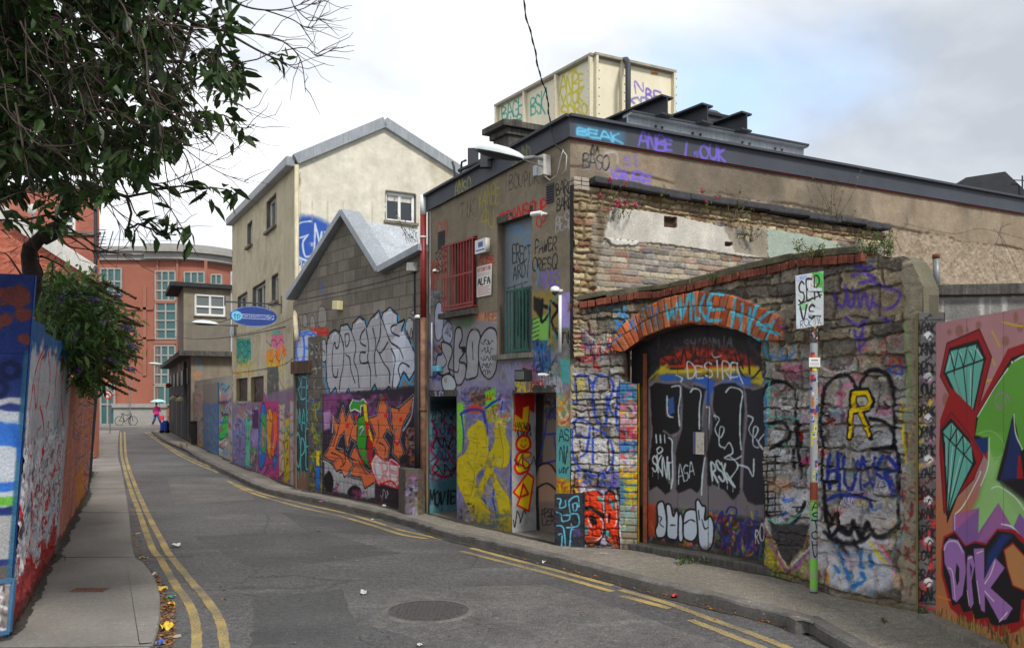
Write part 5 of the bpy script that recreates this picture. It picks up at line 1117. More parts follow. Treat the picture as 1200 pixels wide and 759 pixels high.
# the gate: two boarded leaves in a frame
pg_a,pg_b=PS.P(uL-.12,0,-.22),PS.P(uR+.06,0,-.20);PG=Path([(pg_a.x,pg_a.y),(pg_b.x,pg_b.y)])
cvG=Canvas(PG,0,PG.len,-.02,2.95,.0065,(34,32,34))
def paintG():
 c=cvG;plaster(c,(40,38,40),71,6,8);c.h*=.3
 a=T(750,380,5.06);b=T(750,520,4.744);GR_=(112,106,110)
 c.smear((758,385,896,420),[(30,28,30),(60,54,54),(84,80,82),(46,30,30)],70,(2,5),(8,20),.6,240);c.text('SHIANNIA',a((260,80),(550,80),(550,135),(260,135)),[(1.8,(110,108,112),1.8,.8)],4)
 c.fl(a((60,350),(110,260),(160,220),(660,230),(740,280),(740,390),(60,390)),(150,132,60),6,.85)
 c.fl(a((120,200),(170,170),(330,140),(560,150),(650,200),(680,240),(600,270),(300,270),(200,260),(120,230)),(176,52,26),5,.95);c.smear((790,405,870,425),[(120,30,24),'K',(150,40,26),(196,70,30)],40,(2,4),(6,18),.8,241,ang=1.4)
 c.fl(a((120,240),(180,270),(300,262),(560,250),(700,250),(738,300),(720,325),(640,290),(440,280),(200,292),(110,300)),(206,184,40),3,.9);c.smear((768,400,890,426),[(24,22,24),(70,20,18),(24,22,24)],46,(2,4),(10,22),.85,246,ang=1.45)
 c.fl(a((120,310),(160,290),(260,310),(300,340),(240,370),(120,340)),(60,100,170),4);c.fl(a((300,320),(400,310),(450,340),(420,470),(380,470),(370,370),(280,370)),(50,92,170),3);c.fl(a((480,340),(560,290),(650,310),(650,370),(480,370)),(60,100,180),4)
 for P in (((40,260),(120,190),(180,180)),((560,170),(600,290),(660,320),(720,260)),((200,170),(240,230),(260,150),(280,240)),((570,120),(610,260)),((640,150),(650,290)),((330,330),(400,290)),((180,262),(260,262))):c.st(a(*P),2.2,'K',1,.9)
 c.st(a((20,420),(60,320),(160,240)),3,(206,190,60),2,.7);c.fl(a((0,380),(40,340),(50,600),(0,600)),(110,116,100),4,.8)
 # three black masses on a grey ground, grey wave below
 c.fl(b((0,-100),(700,-40),(700,420),(0,340)),GR_,6)
 c.fl(a((40,330),(760,330),(760,760),(40,760)),(96,90,94),6)
 c.fl(a((110,300),(200,300),(260,330),(130,340)),(60,100,170),4);c.fl(a((300,315),(400,305),(450,350),(420,470),(385,470),(360,370)),(54,96,176),3);c.fl(a((470,350),(560,290),(660,320),(650,372)),(60,100,180),3);c.fl(a((660,340),(740,300),(740,370)),(200,180,50),4)
 MK=(24,22,25)
 c.fl(a((60,370),(90,345),(150,350),(240,350),(245,500),(230,640),(190,650),(190,760),(190,820),(180,990),(150,1005),(100,960),(55,985),(48,800),(70,640),(55,560)),MK,2)
 c.fl(a((250,360),(280,370),(330,350),(390,380),(375,480),(370,560),(385,700),(370,940),(340,1000),(300,970),(230,1000),(205,960),(210,760),(245,640),(255,500)),MK,2)
 c.fl(a((440,370),(480,350),(560,345),(610,380),(620,500),(610,640),(600,760),(590,1000),(550,1040),(500,980),(440,950),(400,960),(395,760),(430,620),(430,480)),MK,2)
 c.fl(a((620,370),(680,380),(760,350),(770,1060),(690,1070),(640,1050),(610,980),(615,760),(630,560)),(36,36,44),2)
 c.fl(a((165,440),(200,430),(205,520),(170,540)),(56,90,150),2)
 for P in (((60,360),(95,335),(160,345),(230,340)),((245,350),(300,375),(320,350),(380,372)),((445,360),(480,340),(560,338),(620,372)),((630,372),(690,380),(750,345)),((160,440),(160,540)),((140,630),(190,660),(235,635)),((205,780),(210,960)),((55,390),(62,560),(70,640),(50,800)),((240,400),(245,620)),((390,400),(370,560),(375,660)),((430,400),(425,480),(450,560)),((620,400),(630,560),(610,760),(600,960))):c.st(a(*P),2.8,(130,122,128),2.4,.9)
 W=(196,208,212)
 for P in (((185,370),(235,365),(240,420),(228,500),(235,600)),((300,400),(320,380),(360,400),(352,500),(352,620)),((510,400),(540,372),(605,400),(595,500),(592,640),(600,740)),((395,490),(412,500),(405,620)),((170,670),(190,690),(190,760),(195,900),(185,970)),((385,790),(370,900),(365,1010)),((160,425),(165,530),(195,550)),((215,300),(250,320),(240,340)),((580,830),(640,850),(670,900),(675,800))):c.st(a(*P),2.0,W,1)
 # white tags
 wt2=T(730,380,2.53)
 for x in (95,120,145):c.st(a((x,655),(x+3,700)),2,W)
 c.st(a((100,740),(120,725),(135,745),(110,765),(100,745)),1.8,W)
 c.text('SKNt'.upper(),b((65,70),(180,90),(175,190),(70,150)),[(2.3,W)],5,drip=6);c.text('ASA',b((205,130),(300,100),(300,180),(215,230)),[(1.3,W)],6);c.text('RSK',b((390,90),(480,110),(520,230),(400,200)),[(2.6,W)],7,drip=8)
 for (x,y) in ((440,560),(640,560)):c.st(a((x,y-20),(x+30,y),(x+5,y+60),(x+35,y+110),(x+60,y+60),(x+35,y+50),(x+30,y+150),(x+60,y+170)),1.7,W)
 c.st(a((500,740),(530,700),(550,760),(500,790),(560,800),(600,780)),1.7,W);c.st(b((490,60),(545,120),(500,200),(530,240),(480,160)),1.7,W);c.st(a((690,680),(730,740),(700,700),(735,650)),1.6,W)
 c.text('DESIRE',a((275,235),(585,225),(590,320),(275,315)),[(1.9,(214,214,210),.8)],8,gap=.05,jit=.09);c.st(a((575,230),(585,290),(610,350)),1.8,(214,214,210));c.st(a((425,170),(440,195),(470,190),(480,185)),1.2,W)
 # lower colour band
 c.smear((758,588,896,668),['Y','O',(200,60,40),'B',(60,130,80),(180,110,140),(96,90,110),(120,120,110)],170,(1.5,4),(5,18),.8,242,ang=1.4);c.fl(b((0,520),(700,660),(700,900),(0,700)),(72,68,62),5,.8);c.fl(b((40,330),(90,330),(85,520),(40,510)),(196,74,40),4,.7);c.smear((835,600,896,660),[(46,40,120),(60,50,130),(50,120,60),(90,120,180),(180,40,50)],60,(1.5,3),(6,20),.8,243,ang=1.3)
 for P in (((415,480),(440,400),(460,380),(450,480),(480,560)),((480,380),(500,350),(535,360),(530,400),(490,400),(510,500),(470,590)),((550,420),(570,480),(545,540),(580,650)),((590,440),(620,420),(640,480),(600,560),(590,450)),((600,560),(640,600),(650,660))):c.st(b(*P),2.2,(44,36,116),1)
 c.text('RO',b((640,470),(690,450),(690,540),(640,550)),[(1.5,(206,196,206))],4)
 # white bubble throw-up
 BW=(190,200,212)
 for P in (((95,340),(125,318),(140,360),(150,440),(140,510),(100,520),(85,480),(100,430)),((145,340),(170,340),(185,400),(205,360),(215,420),(210,520),(180,530),(150,510),(150,420)),((215,400),(235,400),(240,530),(215,530)),((250,380),(290,362),(325,390),(320,500),(290,540),(245,520),(240,450)),((310,330),(325,308),(345,340),(365,350),(360,420),(390,400),(410,450),(405,550),(370,592),(330,560),(320,450))):c.fl(b(*P),BW,1,1,True,out='K',ow=2.4)
 for P in (((100,400),(120,410),(110,440),(130,460)),((170,450),(195,450)),((250,440),(280,420),(305,430)),((325,370),(330,420)),((345,420),(360,470),(380,460))):c.st(b(*P),1.5,'K')
 # board seams, centre gap
 for x in (758.5,829.5,896):c.st([(x,380),(x+.5,700)],1.3,(20,18,20),.8,.9,smooth=False)
 for x in (794,862):c.st([(x,380),(x+.5,700)],.6,(30,28,30),.8,.5,smooth=False)
 m=(sstep(.17-c.UZ()[1]+(c.noise(.1,4)-.5)*.2,0,.12)*.7)[...,None];c.a[:]=c.a*(1-m)+np.array((66,60,50))*m
 U,Z=c.UZ();us=PG.uz(829.5,550)[0];c.h[:] -=(np.abs(U-us) < .006).astype(np.float32)*.02
cvG.sat=1.1;paintG()
gate=wall('gate',cvG,M['paint_gloss'],stw,bot=-.02,thick=.05)
lt=MB();lt.bar(PG.P(.1,.01,.12),PG.P(PG.len-.02,.01,.10),.22,.14);lt.build('gate_step',M['concrete_d'],stw,bevel=.015)
pf=MB();u_=PG.uz(757.5,550)[0];pf.bar(PG.P(u_,0,.03),PG.P(u_,2.45,.03),.05,.05);pf.tube([PG.P(u_-.12,1.5,.06),PG.P(u_-.12,.35,.06)],.02,6);pf.build('gate_frame',M['rust'],stw)
# coping of bricks on edge below a mossy slab
def coping():
 top=px_prof(PS,[(668,350),(747,336.5),(776,335),(857,314.5),(940,296),(1011,289)]);bk=MB();sl=MB();rs=random.Random(2)
 us=[t[0] for t in top];zs=[t[1] for t in top];us[0]=0;u=.0;me_c=[]
 while u < us[-1]:
  w=.10+rs.uniform(-.01,.012);z=np.interp(u,us,zs)-.125+rs.uniform(-.006,.006);z2=np.interp(u+w,us,zs)-.125
  bk.bar(PS.P(u+.004,z+.012,-.05+rs.uniform(-.012,.012)),PS.P(u+w-.008,z2+.012+rs.uniform(-.006,.006),-.05),.26,.082);u+=w
 b=bk.build('brick_coping',None,stw,bevel=.008)
 m=mat('coping_brick',(124,68,50),.9,.45,6,.6,40,fine=.2,streak=.35);b.data.materials.append(m)
 u=0
 while u < us[-1]:
  w=rs.uniform(.3,.6);e=min(u+w,us[-1]);z,z2=np.interp([u,e],us,zs);o=rs.uniform(-.01,.01)
  sl.bar(PS.P(u,z-.028+o,-.075),PS.P(e,z2-.028+o+rs.uniform(-.012,.012),-.075),.27+rs.uniform(-.03,.03),.075+rs.uniform(-.012,.012));u=e
 sl.build('coping_slab',mat('mossy_slab',(88,84,66),.97,.45,7,.9,30,fine=.3),stw,bevel=.015)
coping()
# low painted plinth at the foot of the corner
pla,plb=gz(650.5,638.5),gz(684,641);PP0=Path([(pla.x,pla.y),(plb.x,plb.y)])
cvp=Canvas(PP0,0,PP0.len,-.03,.72,.006,(46,48,54));plaster(cvp,(46,48,54),7,6,4);cvp.h+=(cvp.noise(.08,5)-.5)*.03
q=T(660,560,7.59);cc_=(90,170,196)
for P in (((-50,180),(-20,190),(-30,260),(20,250),(20,200)),((-60,300),(-20,320),(-10,380),(50,370),(55,330),(0,330)),((-60,420),(0,440),(20,600)),((-40,500),(-10,500),(-15,610)),((60,300),(55,200),(130,160),(140,250)),((85,230),(120,220),(120,280),(90,285),(85,230)),((60,320),(130,320),(135,420),(30,440)),((60,600),(70,460),(100,460))):cvp.st(q(*P),1.7,cc_,.9)
cvp.fl(q((90,460),(150,450),(150,520),(95,520)),(96,70,140),3,.7)
wall('plinth',cvp,M['paint'],stw,bot=-.03,top=[(0,zat(PP0,652,579)),(PP0.len,zat(PP0,683,577))],thick=.18)
# spilled paint on the pavement at the pier
# ------------ block pier between the stone wall and the hoarding
PP=Path([(3.545,7.07),(3.745,7.02)])
pier=empty('block_pier','narrow block pier with rows of black scrawl, left of the pink hoarding','pier',(3.5,7.0,0))
c=Canvas(PP,0,PP.len,-.03,2.66,.006,(104,102,98));U,Z=c.UZ();r1,r2,r3,d=masonry(U,Z,.225,.45,3,jit=.02);plaster(c,(86,84,84),9,12,10);c.a+=((r1-.5)*26)[...,None];c.joints(d,.012,(60,58,56),.8);c.h+=sstep(d,0,.01)*.006
c.smear((1072,440,1100,560),['Y',(170,110,150),(96,90,92),(120,110,112),(110,60,90)],50,(2,4),(6,14),.7,260);c.smear((1072,560,1100,720),[(150,30,36),(120,26,30),(70,60,62),(160,60,60)],60,(2,4),(6,20),.75,261)
c.st([(1078,600),(1090,605),(1094,620),(1080,632),(1092,650),(1084,690)],4,(170,44,48),1.6,.9)
for k,y in enumerate(range(372,700,24)):
 cc2='K';c.text(['BRAK','DRNK','BROK','LOVE'][k % 4],[(1074,y+8),(1097,y+6),(1097,y+19),(1074,y+20)],[(1.9,cc2)],300+k,jit=.12)
 if k % 2:c.fl([(1082,y-3),(1088,y-8),(1093,y-2),(1087,y+3)],(190,190,192),1.2,.85,True); 
 c.scrib((1084,y-4,1092,y+3),'K',1.2,320+k,1)
wall('blockwork',c,M['paint'],pier,bot=-.03,top=[(0,2.62),(PP.len,2.62)],thick=.25)
# ------------ block wall and vent pipe behind the hoarding
PBW=Path([(3.95,8.35),(7.2,7.9)])
bw=empty('block_wall','grey concrete block wall with slab top rising behind the pink hoarding','wall',(3.95,8.35,0))
c=Canvas(PBW,0,PBW.len,1.2,3.2,.010,(120,118,114));U,Z=c.UZ();r1,r2,r3,d=masonry(U,Z,.225,.45,8,jit=.02);plaster(c,(118,117,114),19,16,18);c.a+=((r1-.5)*22)[...,None];c.joints(d,.014,(176,174,168),.6);c.h+=sstep(d,0,.01)*.006
for x in (1150,1176):c.st([(x,350),(x+1,380)],5,(190,188,182),3,.7)
ztw=PBW.uz(1140,347)[1]; 
wall('blockwork',c,M['paint_rough'],bw,bot=1.2,top=[(0,ztw),(PBW.len,ztw)],thick=.2)
m=MB();m.bar(PBW.P(-.03,ztw+.06,-.08),PBW.P(PBW.len,ztw+.06,-.08),.32,.11);m.build('coping',M['concrete_d'],bw,bevel=.012)
m=MB();m.bar(PBW.P(0,.6,-.1),PBW.P(PBW.len,.6,-.1),.2,1.2);m.build('lower_wall',M['concrete_d'],bw)
vp=empty('vent_pipe','short grey vent pipe with rusty cap above the block wall','pipe',ray(1097,337,8.6));m=MB();m.tube([ray(1098,345,8.6),ray(1097,303,8.6)],.035,10);m.build('pipe',M['pole'],vp,True);m=MB();m.tube([ray(1097,303,8.6),ray(1097,298,8.6)],.038,10);m.build('cap',M['rust'],vp,True)
# ================================================================== pink hoarding with the diamond mural
mur=empty('painted_hoarding','pink plywood hoarding with teal diamonds, big green letter and purple DPK lettering','hoarding',(pm_a.x,pm_a.y,0))
cvM=Canvas(PMU,0,2.3,-.03,2.6,.0055,(176,126,128))
cvM.rag=.2
def paintM():
 c=cvM;U,Z=c.UZ();n=c.noise(.5,3,4);c.a+=((n-.5)*18)[...,None];a=T(1090,360,3.79);b=T(1090,560,3.818);RD=(158,22,24);K=(22,20,24);TL=(100,178,160);GN=(96,162,56);GL=(150,196,120);PU=(152,98,176)
 m=sstep(1.35-Z,0,.5)[...,None];c.a=c.a*(1-m)+(np.array((182,112,70))+((n-.5)*20)[...,None])*m
 for x,y,w,h in ((130,105,18,26),(165,100,6,10),(215,80,12,18),(380,45,10,24),(70,410,16,30),(85,110,10,12),(335,150,16,22),(400,90,14,20)):c.fl(a(*[(x+w*math.cos(t),y+h*math.sin(t)) for t in np.linspace(0,6.28,9)[:-1]]),(146,96,78),3,.8,True)
 for P in (((322,65),(370,78),(410,84)),((275,105),(310,175)),((235,350),(250,325),(275,322)),((50,495),(60,530)),((75,450),(90,415)),((275,230),(290,258))):c.st(a(*P),2.2,(206,176,40),1,smooth=False)
 for x,y in ((370,340),(365,440),(405,400),(345,350)):c.fl(b(*[(x+18*math.cos(t),y+30*math.sin(t)) for t in np.linspace(0,6.28,9)[:-1]]),(150,120,50),3,.7,True)
 # upper diamond
 c.fl(a((75,160),(218,98),(272,220),(235,370),(180,570),(45,305)),RD,1,out=(100,14,20),ow=2.2);c.fl(a((85,180),(215,142),(248,225),(178,545),(58,290)),K,1);c.fl(a((88,195),(205,165),(238,232),(176,520),(66,288)),TL,1)
 for P in (((60,296),(248,228)),((88,195),(108,280)),((108,280),(125,185)),((125,185),(148,265)),((148,265),(165,175)),((165,175),(195,245)),((195,245),(208,165)),((105,285),(172,520)),((148,268),(174,520)),((192,250),(178,520)),((70,292),(168,500))):c.st(a(*P),1.9,K,.7,smooth=False)
 for P in (((95,200),(105,225)),((125,190),(140,215)),((165,180),(185,200)),((92,215),(75,275)),((180,270),(178,480)),((110,300),(160,480)),((200,180),(232,225))):c.st(a(*P),1.0,(206,226,220),.8,smooth=False)
 # lower diamond
 c.fl(b((60,160),(40,-120),(45,-260),(95,-405),(200,-300),(235,-215),(190,-40),(85,150)),RD,1)
 c.fl(a((45,540),(95,465),(170,560),(190,590),(235,660),(200,740),(195,760),(60,900),(50,700)),RD,1,out=(100,14,20),ow=1.6)
 c.fl(a((48,545),(92,490),(175,585),(205,690),(130,820),(75,960),(62,700)),K,1);c.fl(a((58,550),(95,510),(182,610),(190,688),(72,930),(75,800),(66,620)),TL,1)
 for P in (((58,560),(190,695)),((95,510),(90,590)),((90,590),(118,540)),((118,540),(115,620)),((115,620),(145,570)),((145,570),(150,655)),((150,655),(182,610)),((85,585),(72,920)),((115,620),(76,920)),((150,655),(80,910)),((66,600),(72,880))):c.st(a(*P),1.8,K,.7,smooth=False)
 for P in (((95,515),(100,535)),((120,550),(128,580)),((150,580),(160,600)),((70,580),(70,700)),((100,620),(82,820)),((135,660),(92,840))):c.st(a(*P),1.0,(206,226,220),.8,smooth=False)
 # the big green letter
 c.fl(a((205,460),(345,185),(520,125),(900,40),(900,900),(700,900),(520,1100),(330,1300),(150,1330),(95,1250),(110,1080),(200,900),(270,700),(190,590),(185,500)),RD,1); 
 c.fl(a((205,480),(360,225),(520,160),(900,70),(900,1100),(480,1100),(330,1180),(100,1060),(230,850),(262,690),(262,590),(195,585)),K,1)
 c.fl(a((215,478),(365,240),(520,180),(900,90),(900,500),(520,560),(405,640),(370,470),(362,500),(340,640),(300,760),(470,1100),(330,1160),(110,1040),(215,850),(255,700),(258,575),(200,568)),GN,1)
 c.fl(a((110,1040),(215,850),(255,700),(262,620),(320,650),(290,760),(420,860),(560,900),(700,1200),(330,1180)),GL,8,.95);c.fl(a((210,560),(330,555),(320,660),(285,680),(250,600)),(110,176,70),4,.9);c.st(a((215,560),(270,548),(320,590),(325,650),(280,670)),1.2,GL,1)
 c.fl(a((362,500),(405,640),(395,760),(300,770),(335,640)),(24,44,96),4);c.fl(a((362,505),(345,640),(310,768),(295,765)),K,2);c.fl(a((390,660),(420,650),(430,760),(385,760)),RD,1);c.fl(a((195,585),(258,575),(255,640),(235,650)),(22,50,110),2)
 c.fl(a((400,640),(520,560),(900,520),(900,760),(560,800),(415,760)),K,1);c.fl(a((430,680),(560,620),(900,590),(900,720),(560,750)),(170,110,70),1)
 for P in (((210,485),(285,360),(345,272)),((375,238),(420,215),(520,190)),((372,475),(380,560),(410,630)),((262,580),(258,700),(225,790))):c.st(a(*P),1.8,(216,230,206),.8)
 c.fl(a(*[(364+5*math.cos(t),243+5*math.sin(t)) for t in np.linspace(0,6.28,7)[:-1]]),'W',.8);c.st(a((300,385),(322,378),(330,410),(320,445),(298,440),(290,410),(300,385)),2,(160,120,150),1);c.st(a((340,385),(350,410)),2,(160,120,150),1)
 c.st(b((275,45),(310,38),(380,85),(420,140),(480,230)),1.6,(216,230,206),.8)
 # violet steps
 c.fl(b((100,165),(220,132),(215,245),(305,110),(370,225),(400,155),(470,250),(600,300),(600,520),(400,380),(250,330),(150,330),(100,260)),(134,92,154),1);c.fl(b((105,165),(218,135),(110,235)),(170,98,150),2);c.fl(b((305,112),(360,215),(200,300)),(164,100,152),2,.8)
 c.st(b((112,160),(150,120),(215,0),(225,-30)),1.6,(220,232,214),.8);c.st(b((110,165),(110,230)),1.4,(220,220,224),.8);c.st(b((320,205),(370,220),(420,280)),2,(220,220,228),.8)
 # DPK block: black and red surround
 c.fl(b((50,320),(60,260),(110,235),(160,300),(200,280),(250,290),(300,225),(380,230),(480,330),(600,420),(600,700),(520,640),(420,590),(400,680),(300,715),(270,650),(150,630),(90,580),(50,430)),RD,1)
 c.fl(b((55,330),(65,270),(110,245),(155,305),(200,290),(250,300),(300,235),(370,245),(470,350),(600,450),(600,620),(480,560),(410,540),(400,640),(300,660),(150,610),(100,570),(60,430)),K,1)
 c.fl(b((330,320),(370,290),(470,400),(600,500),(600,600),(440,510),(370,480),(345,400)),(186,128,76),1,out=RD,ow=2);c.fl(b((245,440),(255,340),(320,245),(370,255),(330,300),(300,360),(270,420)),(26,52,112),5,.95)
 DP=(160,112,176)
 c.fl(b((60,300),(85,268),(125,275),(155,330),(160,420),(145,520),(118,555),(100,540),(90,440),(65,380)),DP,1);c.fl(b((118,380),(130,400),(130,460),(120,480),(112,440)),K,1)
 c.fl(b((168,345),(190,345),(200,390),(185,460),(195,560),(180,585),(165,490),(162,400)),DP,1);c.fl(b((178,380),(188,400),(182,440)),K,1)
 c.fl(b((195,315),(242,312),(242,450),(290,355),(335,400),(270,490),(370,580),(340,630),(310,640),(245,520),(245,600),(228,590),(205,460)),DP,1)
 for P in (((62,320),(80,285),(120,285),(145,330)),((80,400),(100,420),(112,540)),((170,360),(185,352)),((208,335),(235,325)),((210,460),(222,560)),((245,470),(270,430),(290,370)),((245,505),(285,550)),((345,600),(310,640)),((165,500),(175,570))):c.st(b(*P),1.5,(226,206,226),.8)
 c.fl(b((90,575),(130,560),(150,600),(190,590),(200,630),(260,620),(280,680),(320,690),(400,640),(410,590),(425,660),(300,715),(260,665),(150,640)),RD,1,.9)
 # scrubby painted grass along the foot
 rs=random.Random(8)
 for i in range(620):
  x=rs.uniform(30,800);yb=640+(x-30)*.30;y=yb+rs.uniform(-30,90);c.st(b((x,y),(x+rs.uniform(-12,12),y-rs.uniform(20,50))),rs.uniform(1,2.4),rs.choice([(110,104,50),(140,132,66),(84,84,44),(170,140,80),(50,46,34)]),1,.8,smooth=False)
 for i in range(90):
  x=rs.uniform(30,800);y=690+(x-30)*.33+rs.uniform(-10,30);c.st(b((x,y),(x+rs.uniform(-14,14),y-rs.uniform(20,40))),2.4,K,1.6,.6,smooth=False)
 c.st(b((25,525),(60,535),(90,545)),1.8,(206,130,50),1); 
 # board seams and dust
 for x in (1133,1176,1232,1300):c.st([(x,330),(x,900)],.7,(40,36,34),.8,.5,smooth=False)
 c.h[:]=0
paintM()
hz1=[(0,zat(PMU,1099,378.5)),(2.3,zat(PMU,1200,362)+.02)]
wall('board',cvM,M['paint_gloss'],mur,bot=-.03,top=hz1,thick=.02)
fm=MB()
for u in (.05,1.1,2.2):fm.bar(PMU.P(u,0,-.07),PMU.P(u,2.45,-.07),.07,.09)
for z in (.4,2.3):fm.bar(PMU.P(0,z,-.13),PMU.P(2.3,z,-.13),.05,.09)
fm.build('timber_frame',mat('grey_timber',(120,104,84),.9,.3,6,.3),mur)
fb=MB();fb.bar(PMU.P(-.05,.02,.06),PMU.P(2.4,.02,.10),.14,.06);tag(fb.build('concrete_footing',M['concrete']),kind='structure')
# ================================================================== block workshop
wsb=empty('block_workshop','grey concrete block workshop with saw-tooth gable, CREKS lettering above an orange wildstyle piece','building',(-1.43,13.4,0))
cvB=Canvas(PB,-.02,PB.len+.02,-.05,5.55,.0105)
topB=px_prof(PB,[(345,352),(350,350),(406.5,252),(449,320),(498,294)]);topB[0]=(0,topB[1][1]-.05);topB[-1]=(PB.len,topB[-1][1])
DB=[PB.uz(346.5,500)[0],PB.uz(361.5,500)[0],-.06,zat(PB,354,437)]
def paintB():
 c=cvB;c.sat=1.18;U,Z=c.UZ();r1,r2,r3,d=masonry(U,Z,.225,.45,31,jit=.01);plaster(c,(118,112,103),33,14,12);c.h*=.4;c.a+=((r1-.5)*26)[...,None];c.joints(d,.014,(86,80,74),.65);c.h+=sstep(d,.002,.01)*.006
 m=sstep(c.noise(.7,36,4,2.0),.5,.75)[...,None]*.5;c.a=c.a*(1-m)+np.array((76,72,66))*m;bs=c.a.copy()
 m_=sstep(.5-np.abs(Z-4.9+.0*U),0,.8)*0
 A=T(340,330,4.217);B=T(340,440,4.217)
 c.st([(350,352),(400,342),(450,330),(498,316)],1.1,(50,48,46),.8,smooth=False);c.fl(A((145,0),(165,0),(170,60),(150,60)),(86,96,140),3,.5)
 # grey drips over the door, red cloud, blue OER
 for (x,y,w,h) in ((38,215,22,70),(75,190,20,60),(112,200,22,70),(160,170,36,100)):c.fl(A((x-w/2,y+h/2),(x-w/2,y-h/3),(x,y-h/2),(x+w/2,y-h/4),(x+w/2,y+h/2)),(140,136,130),1.5,.95,True,out=(64,60,58),ow=1.2)
 c.fl(A((100,230),(190,230),(190,265),(130,270),(100,250)),(190,52,44),5,.85);c.fl(A((30,255),(90,240),(130,250),(145,300),(140,400),(30,412)),(178,184,208),3); 
 c.text('OER',A((32,275),(140,262),(142,400),(32,408)),[(3.2,(60,110,200),1.4),(0.01,'W')],6);c.st(A((35,400),(30,300),(60,255),(110,250),(140,300)),1.4,(70,120,210),1)
 # CREKS: shadow, blue halo, silver
 LB=(70,156,204)
 S_=(168,168,174);let=[
     ((185,480),(195,420),(190,340),(200,280),(222,245),(245,280),(235,340),(215,310),(205,400),(215,470),(235,430),(225,545),(195,535)),
     ((240,540),(255,460),(262,370),(245,300),(262,225),(290,218),(308,300),(300,380),(280,400),(310,460),(320,540),(290,530),(275,570),(245,560)),
     ((330,545),(320,440),(310,380),(330,300),(315,240),(345,180),(370,200),(350,250),(372,330),(345,340),(350,400),(385,400),(395,470),(370,500),(360,550)),
     ((405,530),(400,430),(380,340),(400,280),(390,220),(440,150),(448,200),(430,280),(455,330),(480,270),(500,310),(450,400),(500,470),(480,530),(450,490),(440,540)),
     ((510,550),(530,480),(520,430),(500,380),(470,300),(455,220),(470,150),(500,135),(530,170),(530,210),(560,190),(520,260),(570,280),(610,360),(620,430),(590,480),(560,440),(545,470),(530,540))]
 hull=((185,300),(200,256),(225,242),(246,262),(252,222),(285,214),(306,252),(312,210),(345,178),(370,195),(378,235),(400,190),(440,148),(450,196),(462,158),(495,133),(530,168),(528,212),(566,192),(548,240),(590,296),(616,360),(618,430),(590,480),(562,436),(545,474),(516,556),(490,512),(470,532),(440,548),(420,500),(396,540),(362,556),(340,536),(308,564),(290,520),(262,574),(240,560),(226,516),(200,548),(184,490),(180,400))
 c.fl(A(*[(x+2,y+6) for x,y in hull]),LB,1.2,1,False,out=LB,ow=6.5);c.fl(A(*hull),'K',1,1,False,out='K',ow=4.2);c.fl(A(*hull),S_,1,.98,False);c.fl(A((500,290),(560,240),(590,296),(616,360),(618,430),(590,480),(562,436),(545,474),(516,556),(500,480),(510,400)),(198,203,214),2);c.fl(A((462,158),(495,133),(530,168),(528,212),(500,260),(470,250)),(190,194,204),2)
 for P in (((246,262),(240,320),(226,326),(222,300),(212,330),(208,400),(214,460),(232,470),(238,430)),((250,262),(266,330),(262,420),(250,480),(244,540)),((272,262),(290,258),(292,300),(276,320),(272,270)),((276,360),(296,380),(300,430),(322,500)),((306,252),(326,320),(316,390),(334,440),(342,520)),((372,232),(352,262),(348,300),(374,318)),((374,350),(348,352),(350,400),(388,398)),((378,240),(390,320),(384,380),(398,440),(398,520)),((410,230),(424,300),(418,380),(426,470)),((450,200),(446,270),(428,330),(450,350),(484,300)),((440,350),(462,400),(490,440),(492,500)),((458,190),(478,250),(500,300),(540,330),(560,380)),((528,212),(502,222),(504,250),(540,270)),((500,330),(520,380),(512,440),(506,520)),((545,474),(536,430),(556,400),(590,420))):c.st(A(*P),1.9,'K',.8)
 for P in (((225,256),(214,262),(208,290)),((330,206),(346,194),(358,200)),((426,180),(436,168)),((478,160),(496,150),(512,166)),((590,340),(602,380))):c.st(A(*P),1.1,(226,228,234),.8)
 for P in (((160,290),(150,380),(175,420),(170,480),(195,562),(240,580),(300,560),(330,572),(400,545),(440,558),(510,566)),((545,540),(560,470),(600,510),(630,470),(630,350),(600,310))):c.st(A(*P),2.0,LB,1)
 for P in (((570,230),(585,180),(610,200),(600,280)),((600,150),(615,140),(620,165),(600,160)),((155,300),(175,290),(180,380),(160,390))):c.fl(A(*P),S_,1,1,True,out='K',ow=1.2)
 for P in (((580,240),(590,280),(600,230),(610,290)),((155,330),(175,350))):c.st(A(*P),1.1,'K',.8)
 # violet and black ground of the lower piece
 c.fl([(378,462),(487,452),(487,605),(378,585)],(48,40,50),3);c.smear((378,464,488,492),[(120,66,110),(150,90,140),(60,44,60),(100,60,96)],60,(3,7),(8,22),.8,401)
 c.fl(B((165,100),(230,80),(235,180),(200,220),(165,270)),(124,70,112),4,.9);c.fl(B((165,180),(200,170),(200,260),(170,270)),(180,150,190),3,.8)
 c.fl(B((170,420),(230,470),(290,500),(420,540),(420,600),(380,608),(170,560)),(164,164,168),2)
 for k in range(13):c.st(B((172+k*19,430+k*9),(172+k*19,600)),1.0,(112,112,116),1,.8,smooth=False)
 c.fl(B((170,500),(195,470),(215,510),(210,570),(175,560)),'K',2,1,True);c.fl(B((290,560),(320,540),(350,560),(345,600),(290,590)),'K',2,1,True);c.smear((388,566,398,578),[(180,70,130),'K'],10,(1.5,2.5),(3,8),.9,402);c.smear((413,572,424,584),[(180,70,130),(150,60,110)],12,(1.5,2.5),(3,8),.9,403)
